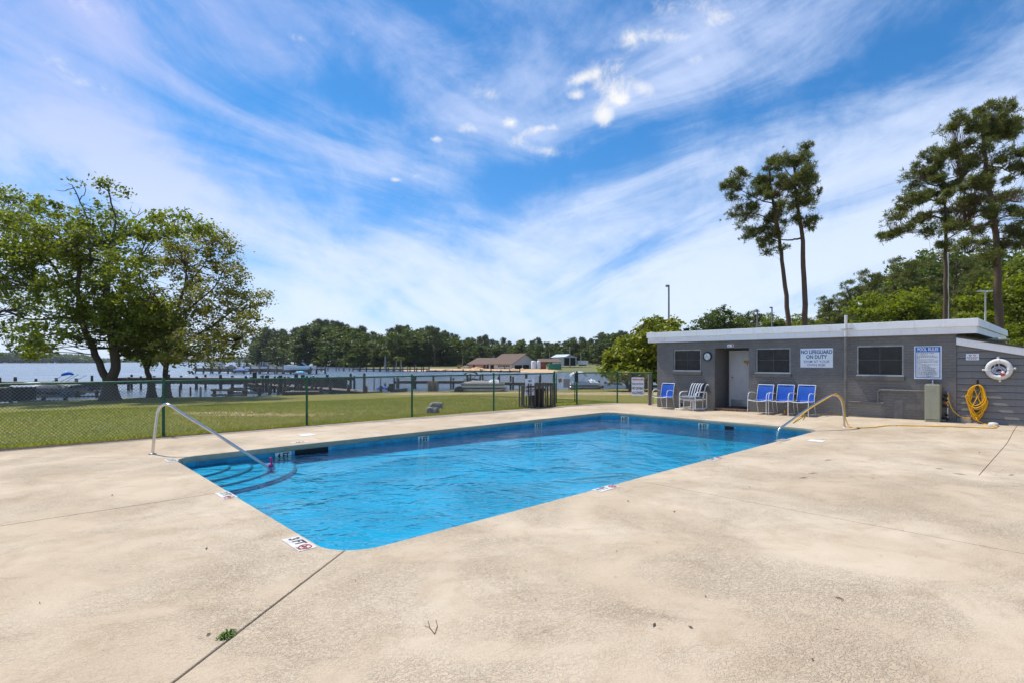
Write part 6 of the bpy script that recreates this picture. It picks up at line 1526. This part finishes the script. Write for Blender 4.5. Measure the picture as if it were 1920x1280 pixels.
MB().tube(bez([(X(131, Y), Y - .7, Zp(702, Y)), (X(136, Y), Y - .6, Zp(700, Y)), (X(144, Y), Y - .6, Zp(698.6, Y)), (X(151, Y), Y - .6, Zp(701, Y))]), [.05, .06, .08, .09, .10, .10, .10, .10, .11, .11, .11, .11, .11, .11, .10, .09, .08, .07, .06][:19], 8).build('folded_top', M['boat_blue'], e)
o = MB().tube([(X(139, 32), 31.2, -.40), (X(139, 32), 31.2, -.22)], .13, 12); tag(o.build('barrel', M['sign_teal'], base=(X(139, 32), 31.2, -.4)), 'dark blue barrel on the bank by the covered boat', 'barrel')
# pontoon boat hauled up at the bank
def pontoon(name, label, px0, px1, Y, zb, zt, top=None, grp=None, mat='boat_cover', wheel=False):
    x0, x1 = X(px0, Y), X(px1, Y); e = empty(name, ((x0 + x1) / 2, Y, zb), label, 'boat', grp); xm = (x0 + x1) / 2; L = x1 - x0
    for dy in (-.75, .75): MB().tube([(x0, Y + dy, zb + .12), (x0 + .15, Y + dy, zb + .18), (x1 - .5, Y + dy, zb + .18), (x1, Y + dy, zb + .30)], [.10, .18, .18, .04], 10).build('pontoon', M['steel_dull'], e)
    MB().box(x0 + .05, x1 - .1, Y - 1.0, Y + 1.0, zb + .38, zb + .46).build('deck', M['boat_white'], e)
    for (a, b, c, d) in ((x0 + .1, x1 - .15, Y - 1.0, Y - .96), (x0 + .1, x1 - .15, Y + .96, Y + 1.0), (x0 + .1, x0 + .14, Y - .955, Y + .955), (x1 - .19, x1 - .15, Y - .955, Y + .955)): MB().box(a, b, c, d, zb + .462, zt).build('side_panel', M[mat], e)
    for i in range(7):
        x = x0 + .12 + (L - .3) * i / 6; MB().tube([(x, Y - 1.02, zb + .46), (x, Y - 1.02, zt + .03)], .018, 5).build('rail_post', M['steel'], e)
    cover(MB(), (xm - L * .12, Y, zt - .12), L * .6, 1.8, .30, 9).build('cover', M[mat], e); cover(MB(), (xm + L * .22, Y, zt - .1), L * .22, 1.2, .42, 8).build('seat_cover', M['boat_white'], e)
    if top:
        z1, tm, pa, pb = top; xa, xb = X(pa, Y), X(pb, Y); n = 8; vs = []
        for i in range(n + 1):
            t = i / n
            for dy in (-.95, 0, .95): vs += [(xa + (xb - xa) * t, Y + dy, z1 - .30 * (2 * t - 1) ** 4 - .06 * abs(dy)), (xa + (xb - xa) * t, Y + dy, z1 - .04 - .34 * (2 * t - 1) ** 4 - .06 * abs(dy))]
        g_ = lambda i, j: i * 6 + j
        MB().add(vs, [(g_(i, 0), g_(i + 1, 0), g_(i + 1, 2), g_(i, 2)) for i in range(n)] + [(g_(i, 2), g_(i + 1, 2), g_(i + 1, 4), g_(i, 4)) for i in range(n)] + [(g_(i, 3), g_(i + 1, 3), g_(i + 1, 1), g_(i, 1)) for i in range(n)] + [(g_(i, 5), g_(i + 1, 5), g_(i + 1, 3), g_(i, 3)) for i in range(n)] + [(g_(i, 1), g_(i + 1, 1), g_(i + 1, 0), g_(i, 0)) for i in range(n)] + [(g_(i, 4), g_(i + 1, 4), g_(i + 1, 5), g_(i, 5)) for i in range(n)], True).build('canopy', M[tm], e)
        for dy in (-.92, .92):
            for xx in (xa + .1, xb - .1): MB().tube([(xx, Y + dy, z1 - .3), ((xa + xb) / 2, Y + dy, zt)], .02, 5).build('canopy_leg', M['steel'], e)
    if wheel:
        cx, cz = x0 - .02, zb + .15
        MB().lathe([(.10, -.09), (.28, -.10), (.31, -.05), (.31, .05), (.28, .10), (.10, .09)], (cx, Y - 1.15, cz + .02), 16, (Vector((1, 0, 0)), Vector((0, 0, 1)), Vector((0, -1, 0)))).build('trailer_wheel', M['black_rubber'], e)
        MB().tube([(x0 - .6, Y - .9, cz - .02), (x1 - .4, Y - .9, cz - .02)], .045, 6).build('trailer_frame', M['galvanised'], e)
    return e
pontoon('pontoon_boat', 'grey pontoon boat on a trailer at the bank with black wheel', 864, 950, 37.0, -.50, Zp(717, 37), None, 'boats along the near docks', 'boat_cover', True)
pontoon('pontoon_boat', 'boat with black arched canopy moored behind the grey pontoon boat', 866, 915, 49, -.70, Zp(712, 49), (Zp(695.5, 49), 'black_rubber', 869.5, 897), 'boats along the near docks', 'boat_grey')
pontoon('pontoon_boat', 'white-canopied boat behind the fence gate', 1066, 1125, 45, -.70, Zp(716, 45), (Zp(695.5, 45), 'boat_white', 1069, 1099), 'boats along the near docks', 'boat_white')
def skiff(name, label, px0, px1, Y, zb, H, mats, cov=None, ang=0.0, grp=None, W=None, shield=False):
    x0, x1 = X(px0, Y), X(px1, Y); L = x1 - x0; e = empty(name, ((x0 + x1) / 2, Y, zb), label, 'boat', grp)
    hull(MB(), ((x0 + x1) / 2, Y, zb), L, W or L * .36, H, ang).build('hull', M[mats], e)
    if cov: cover(MB(), ((x0 + x1) / 2, Y, zb + H * .95), L * .7, (W or L * .36) * .9, H * .8, int(px0)).build('cover', M[cov], e)
    if shield:
        xm = (x0 + x1) / 2; w = (W or L * .36) * .4; MB().add([(xm - L * .02, Y - w, zb + H), (xm - L * .02, Y + w, zb + H), (xm + L * .10, Y + w * .8, zb + H * 1.9), (xm + L * .10, Y - w * .8, zb + H * 1.9), (xm + L * .24, Y - w, zb + H), (xm + L * .24, Y + w, zb + H)], [(0, 1, 2, 3), (3, 2, 5, 4), (0, 3, 4), (1, 5, 2)]).build('windscreen', M['glass_dark'], e)
    return e
G1 = 'boats along the near docks'
skiff('skiff', 'small pale blue skiff at the bank right of the brown post', 703, 731, 38.5, -.72, .34, 'boat_white', 'boat_blue', 0, G1)
skiff('skiff', 'grey skiff beside the bank below the thin-legged dock', 734, 764, 40, -.72, .30, 'boat_grey', None, 0, G1)
skiff('skiff', 'dark covered skiff right of the fence gate', 1132, 1172, 44, -.72, .42, 'boat_white', 'boat_grey', math.pi, G1)
skiff('skiff', 'grey-blue covered skiff left of the magnolia', 1176, 1216, 45, -.72, .42, 'boat_grey', 'boat_cover', 0, G1)
o = MB(); o.lathe([(.20, 0), (.24, .12), (.24, .3), (.12, .42)], (X(735, 38), 37.6, -.48), 10).box(X(735, 38) - .12, X(735, 38) + .2, 37.5, 37.8, -.1, .06); tag(o.build('outboard_motor', M['black_rubber'], base=(X(735, 38), 37.6, -.48)), 'dark outboard motor on the bank by the pale blue skiff', 'motor')
G2 = 'boats at the far dock'
skiff('motor_boat', 'white speedboat with raked screen on the far dock', 532, 590, 103, Zp(692.5, 103), .75, 'boat_white', None, math.pi, G2, 2.0, True)
bt = MB(); Y = 103; bt.add([(X(576, Y), Y - .1, Zp(690, Y)), (X(584, Y), Y - .1, Zp(690, Y)), (X(586.5, Y), Y - .1, Zp(681, Y)), (X(582, Y), Y - .1, Zp(681.5, Y)), (X(576, Y), Y + .1, Zp(690, Y)), (X(584, Y), Y + .1, Zp(690, Y)), (X(586.5, Y), Y + .1, Zp(681, Y)), (X(582, Y), Y + .1, Zp(681.5, Y))], [(0, 1, 2, 3), (7, 6, 5, 4), (0, 4, 5, 1), (1, 5, 6, 2), (2, 6, 7, 3), (3, 7, 4, 0)])
tag(bt.build('wake_tower', M['boat_white'], base=(X(580, Y), Y, Zp(690, Y))), 'slanting white tower behind the speedboat on the far dock', 'tower')
skiff('motor_boat', 'boat under turquoise cover at the end of the far dock', 554, 574, 101.5, LAKE_Z, .35, 'boat_white', 'boat_teal', 0, G2, 1.6)
skiff('motor_boat', 'boat under blue cover in the middle of the far dock', 441, 466, 105, Zp(694.5, 105), .30, 'boat_white', 'boat_blue', 0, G2, 1.6)
e = skiff('motor_boat', 'white boat with blue canopy at the outer end of the far dock', 397, 422, 114, Zp(687.5, 114), .40, 'boat_white', None, 0, G2, 1.8)
MB().box(X(399, 114), X(413, 114), 113.2, 114.8, Zp(682.6, 114), Zp(680.2, 114)).build('canopy', M['boat_blue'], e)
for px in (400, 412): MB().tube([(X(px, 114), 113.3, Zp(686, 114)), (X(px, 114), 113.3, Zp(682, 114))], .05, 5).build('canopy_leg', M['white_frame'], e)
skiff('motor_boat', 'grey boat beside the boat with blue canopy on the far dock', 424, 440, 112, Zp(689.5, 112), .4, 'grey_metal_wall', None, 0, G2, 1.6, True)
Y = 106; e = empty('house_boat', (X(499, Y), Y, Zp(690, Y)), 'small white cabin boat with railed roof on the far dock', 'boat', G2)
MB().box(X(489, Y), X(508, Y), Y - .8, Y + .8, Zp(690, Y), Zp(686.8, Y)).build('hull', M['white_paint'], e); MB().box(X(491, Y), X(505, Y), Y - .7, Y + .7, Zp(686.8, Y), Zp(682.6, Y)).build('cabin', M['grey_metal_wall'], e); MB().box(X(490.5, Y), X(505.5, Y), Y - .75, Y + .75, Zp(679.6, Y), Zp(678.8, Y)).build('roof', M['white_paint'], e)
for px in (491, 496, 500, 505): MB().tube([(X(px, Y), Y - .7, Zp(682.6, Y)), (X(px, Y), Y - .7, Zp(679.6, Y))], .05, 5).build('post', M['white_frame'], e)
for px in (493, 498, 502): MB().box(X(px - 1.5, Y), X(px + 1.5, Y), Y - .72, Y - .69, Zp(685.8, Y), Zp(683.6, Y)).build('window', M['glass_dark'], e)
Y = 118; e = empty('sailboat', (X(452, Y), Y, LAKE_Z), 'sailboat with tall white mast moored behind the far dock', 'boat', G2)
hull(MB(), (X(450, Y), Y, LAKE_Z), 3.4, 1.2, .7).build('hull', M['boat_white'], e); MB().tube([(X(452, Y), Y, LAKE_Z + .6), (X(452.5, Y), Y, Zp(637, Y))], [.06, .04], 6).build('mast', M['white_paint'], e); MB().tube([(X(452, Y), Y, LAKE_Z + 1.1), (X(440, Y), Y, LAKE_Z + 1.1)], .05, 6).build('boom', M['white_paint'], e)

# the house across the bay and what stands round it
K = np.array([X(960, 138), 138.0]); A = np.array([-.8, .6]); Bd = np.array([.6, .8]); zb = Zp(691, 138)
hz = lambda s, t, z: (*(K + A * s + Bd * t), z)
def gabled(name, label, s0, s1, t0, t1, ze, zr, wall, gable, roof, cat='house'):
    e = empty(name, hz((s0 + s1) / 2, (t0 + t1) / 2, zb), label, cat); tm = (t0 + t1) / 2
    MB().box(s0, s1, t0, t0 + .15, zb - .3, ze, hz).box(s0, s1, t1 - .15, t1, zb - .3, ze, hz).box(s1 - .15, s1, t0 + .15, t1 - .15, zb - .3, ze, hz).build('wall', M[wall], e)
    P = [(t0, zb - .3), (t1, zb - .3), (t1, ze), (tm, zr - .06), (t0, ze)]
    MB().prism(P, s0 - .002, s0 + .15, lambda t, z, s: hz(s, t, z)).build('gable_wall', M[gable], e)
    o = .35
    for (ta, tb_, za, zb2) in ((t0 - .5, tm, ze - (zr - ze) * .5 / (tm - t0), zr), (t1 + .5, tm, ze - (zr - ze) * .5 / (tm - t0), zr)):
        m = MB(); lo = [hz(s0 - o, ta, za), hz(s1 + o, ta, za), hz(s1 + o, tb_, zb2), hz(s0 - o, tb_, zb2)]; hi = [(x, y, z + .12) for x, y, z in lo]
        m.add(lo + hi, [(3, 2, 1, 0), (4, 5, 6, 7), (0, 1, 5, 4), (1, 2, 6, 5), (2, 3, 7, 6), (3, 0, 4, 7)]).build('roof', M[roof], e)
    return e
def opening(e, s0, s1, t, z0, z1, name, mat, on='front'):
    m = MB(); m.box(s0, s1, t - .05, t - .004, z0, z1, hz) if on == 'front' else m.box(-.06 + t, t - .004, s0, s1, z0, z1, hz); return m.build(name, M[mat], e)
ze, zr = Zp(681.5, 138), Zp(663.5, 145)
h1 = gabled('brown_roofed_house', 'grey house with big brown gabled roof across the bay', 0, 7.6, 0, 12, ze, zr, 'cream_wall', 'grey_metal_wall', 'roof_shingle')
for s in (.8, 1.5, 2.6, 3.4, 4.1): opening(h1, s, s + .48, 0, zb + .55, zb + .95, 'window', 'glass_dark')
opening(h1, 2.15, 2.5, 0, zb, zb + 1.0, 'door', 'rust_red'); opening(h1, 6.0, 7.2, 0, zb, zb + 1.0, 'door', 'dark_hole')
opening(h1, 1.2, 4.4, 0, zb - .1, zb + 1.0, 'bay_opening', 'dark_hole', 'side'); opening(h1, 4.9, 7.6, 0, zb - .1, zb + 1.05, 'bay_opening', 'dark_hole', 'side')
h2 = gabled('house_wing', 'lower tan wing with brown roof left of the grey gabled house', 7.75, 15.6, .6, 9, Zp(682, 142), Zp(671, 148), 'tan_brick', 'tan_brick', 'roof_shingle')
for s in (8.3, 9.4, 13.2): opening(h2, s, s + .7, .6, zb + .1, zb + 1.0, 'window', 'glass_dark')
ch = hz(11, 6, Zp(672, 148)); MB().box(ch[0] - .3, ch[0] + .3, ch[1] - .3, ch[1] + .3, Zp(673, 148), Zp(667, 148)).build('chimney', M['concrete_grey'], h2)
for px, w, label in ((1000.5, .62, 'taller left one of two white tanks beside the grey house'), (1010, .45, 'smaller right one of two white tanks beside the grey house')):
    Y = 131; o = MB().lathe([(w, 0), (w, 1.75), (w * .9, 1.85), (.05, 1.95)], (X(px, Y), Y, Zp(690.5, Y)), 18); tag(o.build('storage_tank', M['boat_white'], base=(X(px, Y), Y, Zp(690.5, Y))), label, 'tank', 'white tanks beside the far house')
Y = 128; e = empty('shipping_container', (X(1040, Y), Y, Zp(692, Y)), 'green ribbed container on the far bank', 'container')
MB().box(X(1028.5, Y), X(1052.5, Y), Y, Y + 2.4, Zp(692, Y), Zp(681.2, Y)).build('body', M['green_container'], e)
for i in range(12): x = X(1029.5, Y) + (X(1051.5, Y) - X(1029.5, Y)) * i / 11; MB().box(x - .05, x + .05, Y - .04, Y - .002, Zp(691.5, Y), Zp(681.8, Y)).build('rib', M['green_container'], e)
Y = 138; e = empty('open_shelter', (X(1035, Y), Y, Zp(688, Y)), 'brown-roofed shelter with red end behind the green container', 'shelter')
MB().add([(X(1006, Y), Y, Zp(678.5, Y)), (X(1052, Y), Y, Zp(678.5, Y)), (X(1046, Y + 4), Y + 4, Zp(672.5, Y)), (X(1008, Y + 4), Y + 4, Zp(672.5, Y)), (X(1006, Y), Y, Zp(677.6, Y)), (X(1052, Y), Y, Zp(677.6, Y)), (X(1046, Y + 4), Y + 4, Zp(671.8, Y)), (X(1008, Y + 4), Y + 4, Zp(671.8, Y))], [(3, 2, 1, 0), (4, 5, 6, 7), (0, 1, 5, 4), (1, 2, 6, 5), (2, 3, 7, 6), (3, 0, 4, 7)]).build('roof', M['roof_shingle'], e)
MB().box(X(1014, Y), X(1024, Y), Y + .3, Y + 3, Zp(691, Y), Zp(678.7, Y)).build('wall', M['rust_red'], e)
for px in (1033, 1050): MB().tube([(X(px, Y), Y + .2, Zp(691, Y)), (X(px, Y), Y + .2, Zp(678.4, Y))], .08, 6).build('post', M['wood_dock'], e)
Y = 168; e = empty('metal_shed', (X(1058, Y), Y, Zp(684, Y)), 'pale metal shed with one big dark doorway across the bay', 'shed')
zs, zg = Zp(669, Y), Zp(664, Y)
MB().box(X(1036, Y + 6), X(1057, Y), Y + .2, Y + 6, Zp(685, Y), zs).build('wall', M['cream_wall'], e)
MB().add([(X(1057, Y), Y, Zp(685, Y)), (X(1081, Y), Y, Zp(685, Y)), (X(1081, Y), Y, zs), (X(1069, Y), Y, zg), (X(1057, Y), Y, zs), (X(1057, Y), Y + 5.8, Zp(685, Y)), (X(1081, Y), Y + 5.8, Zp(685, Y)), (X(1081, Y), Y + 5.8, zs), (X(1069, Y), Y + 5.8, zg), (X(1057, Y), Y + 5.8, zs)], [(0, 1, 2, 3, 4), (9, 8, 7, 6, 5), (0, 5, 6, 1), (1, 6, 7, 2), (2, 7, 8, 3), (3, 8, 9, 4), (4, 9, 5, 0)]).build('gable_wall', M['grey_metal_wall'], e)
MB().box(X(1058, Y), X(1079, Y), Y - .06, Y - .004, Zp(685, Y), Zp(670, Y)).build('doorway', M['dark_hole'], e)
MB().add([(X(1034, Y), Y - .2, zs - .1), (X(1060, Y), Y - .2, zs + .12), (X(1069, Y), Y - .2, zg + .1), (X(1046, Y), Y + 6, zg + .1), (X(1034, Y), Y + 6, zs - .1)], [(0, 1, 2, 3, 4)]).add([(X(1069, Y), Y - .2, zg + .12), (X(1084, Y), Y - .2, zs), (X(1084, Y), Y + 6, zs), (X(1046, Y), Y + 6, zg + .12)], [(0, 1, 2, 3)]).build('roof', M['metal_roof'], e)
Y = 170; e = empty('white_trailer', (X(1092, Y), Y, Zp(684, Y)), 'long white trailer right of the pale metal shed', 'trailer'); MB().box(X(1083, Y), X(1103, Y), Y, Y + 2.2, Zp(683, Y), Zp(675.5, Y)).build('body', M['white_paint'], e); MB().box(X(1086, Y), X(1100, Y), Y + .2, Y + 2, Zp(685, Y), Zp(683, Y)).build('undercarriage', M['black_rubber'], e)
Y = 140; e = empty('parked_car', (X(873, Y), Y, Zp(688, Y)), 'white car parked left of the tan wing across the bay', 'car')
MB().prism([(0, .12), (1.15, .12), (1.15, .34), (.98, .38), (.80, .56), (.30, .56), (.12, .38), (0, .33)], 0, .7, lambda x, z, y: (X(869, Y) + x, Y + y, Zp(688, Y) + z)).build('body', M['boat_white'], e)
MB().prism([(.22, .40), (.92, .40), (.78, .53), (.33, .53)], -.01, .71, lambda x, z, y: (X(869, Y) + x, Y + y, Zp(688, Y) + z)).build('window', M['glass_dark'], e)
for dx in (.25, .9):
    for dy in (-.02, .62): MB().lathe([(.04, 0), (.12, .0), (.12, .1), (.04, .1)], (X(869, Y) + dx, Y + dy + .1, Zp(688, Y) + .12), 12, (Vector((1, 0, 0)), Vector((0, 0, 1)), Vector((0, -1, 0)))).build('wheel', M['black_rubber'], e)
Y = 134; b = (X(861, Y), Y, Zp(690, Y)); e = empty('earth_mover', b, 'brown-yellow digger standing by the sand across the bay', 'digger')
MB().box(b[0] - .45, b[0] + .45, Y - .3, Y + .3, b[2], b[2] + .25).build('track', M['black_rubber'], e); MB().box(b[0] - .4, b[0] + .3, Y - .25, Y + .25, b[2] + .25, b[2] + .6).build('body', M['machine_yellow'], e); MB().box(b[0] - .2, b[0] + .2, Y - .2, Y + .2, b[2] + .6, b[2] + 1.0).build('cab', M['machine_yellow'], e); MB().tube([(b[0] + .2, Y, b[2] + .5), (b[0] + .5, Y, b[2] + 1.0), (b[0] + .75, Y, b[2] + .4)], .07, 6).build('arm', M['machine_yellow'], e)
rng = np.random.default_rng(14)
for px, Y, r, h, label in ((894, 130, 3.4, 1.0, 'long orange sand heap in front of the tan wing'), (963, 126, 1.5, .62, 'small sand heap before the dark bay openings'), (979, 125.5, 1.3, .55, 'smaller right-hand sand heap before the bay openings'), (838, 133, 2.4, .55, 'low brown dirt heap left of the digger'), (925, 127, 2.0, .40, 'flat sand heap in front of the house door')):
    g_ = np.linspace(-1, 1, 15); Xg, Yg = np.meshgrid(g_, g_); rr = np.sqrt(Xg ** 2 + Yg ** 2); Zg = h * np.clip(1 - rr, 0, 1) ** .9 * (1 + rng.normal(0, .13, Xg.shape)) - .05; i = np.arange(225).reshape(15, 15)
    V_ = np.stack([Xg * r, Yg * r * .7, Zg], -1).reshape(-1, 3); Fq = np.stack([i[:-1, :-1], i[:-1, 1:], i[1:, 1:], i[1:, :-1]], -1).reshape(-1, 4)
    tag(link('sand_heap', np_mesh('sand_heap', V_, Fq, M['sand'], True), None, (X(px, Y), Y, gz(X(px, Y), Y))), label, 'sand heap', 'sand heaps by the far house')
# lamp and power poles
def pole(label, px, py0, Y, r, mat, head, cat='lamp pole', zb=-.2, name='lamp_pole'):
    x = X(px, Y); zt = Zp(py0, Y); e = empty(name, (x, Y, zb), label, cat, 'poles'); MB().tube([(x, Y, zb), (x, Y, zt)], [r, r * .72], 10).build('pole', M[mat], e)
    if head == 'box': MB().box(x - .28, x - .02, Y - .14, Y + .14, zt - .16, zt + .02).build('lamp_head', M['pole_grey'], e)
    if head == 'arm':
        MB().tube([(x, Y, zt), (x - .35, Y, zt + .06)], .035, 6).build('arm', M['white_paint'], e); MB().prism([(-.85, -.02), (-.3, -.05), (-.3, .06), (-.7, .07)], -.12, .12, lambda a, z, b: (x + a, Y + b, zt + z + .06)).build('lamp_head', M['white_paint'], e); MB().tube([(x, Y, zt), (x + .5, Y, zt + .05)], .03, 6).build('arm', M['white_paint'], e)
    if head == 'tee': MB().prism([(-.5, 0), (-.08, -.03), (-.08, .07), (-.4, .09)], -.1, .1, lambda a, z, b: (x + a, Y + b, zt + z)).build('lamp_head', M['white_paint'], e); MB().prism([(.08, -.03), (.45, .0), (.38, .09), (.08, .07)], -.1, .1, lambda a, z, b: (x + a, Y + b, zt + z)).build('lamp_head', M['white_paint'], e)
pole('tall grey lamp pole rising behind the magnolia and roof end', 1254, 535, 50, .11, 'pole_grey', 'box'); pole('short dark-headed pole behind the roof, left one of two', 1420, 582, 75, .13, 'pole_grey', 'box'); pole('thin pole with bent head right of the dark-headed pole', 1447.5, 576, 72, .12, 'pole_grey', 'box')
pole('white lamp pole beside the thinner tall pine', 1775, 475, 40, .16, 'white_paint', 'arm'); pole('small white twin lamp pole behind the shed end of the roof', 1847.5, 547, 33, .06, 'white_paint', 'tee')
pole('pale power pole in front of the metal shed across the bay', 1068.5, 649, 150, .16, 'pole_grey', '', 'power pole', Zp(688, 150), 'power_pole'); pole('thin power pole left of the metal shed across the bay', 1030.5, 660, 150, .12, 'pole_grey', '', 'power pole', Zp(688, 150), 'power_pole'); pole('thin power pole right of the white trailer across the bay', 1089, 660, 172, .12, 'pole_grey', '', 'power pole', Zp(686, 172), 'power_pole'); pole('thin grey pole by the white car across the bay', 867, 672, 139, .06, 'pole_grey', '', 'pole', Zp(688, 139), 'sign_pole')
# ------------------------------------------------------------------ air
hm = bpy.data.materials.new('haze_air'); hm.use_nodes = True; N = Nodes(hm.node_tree); N.n.clear()
pv = N.new('ShaderNodeVolumePrincipled', None, Color=(0.86, 0.92, 1.0), Density=0.0001)
out = N.new('ShaderNodeOutputMaterial'); N.l.new(pv.outputs[0], out.inputs['Volume'])
hb = MB().box(-2750, 2750, -950, 2950, -6.2, 33.0); tag(hb.build('haze', hm), kind='stuff')
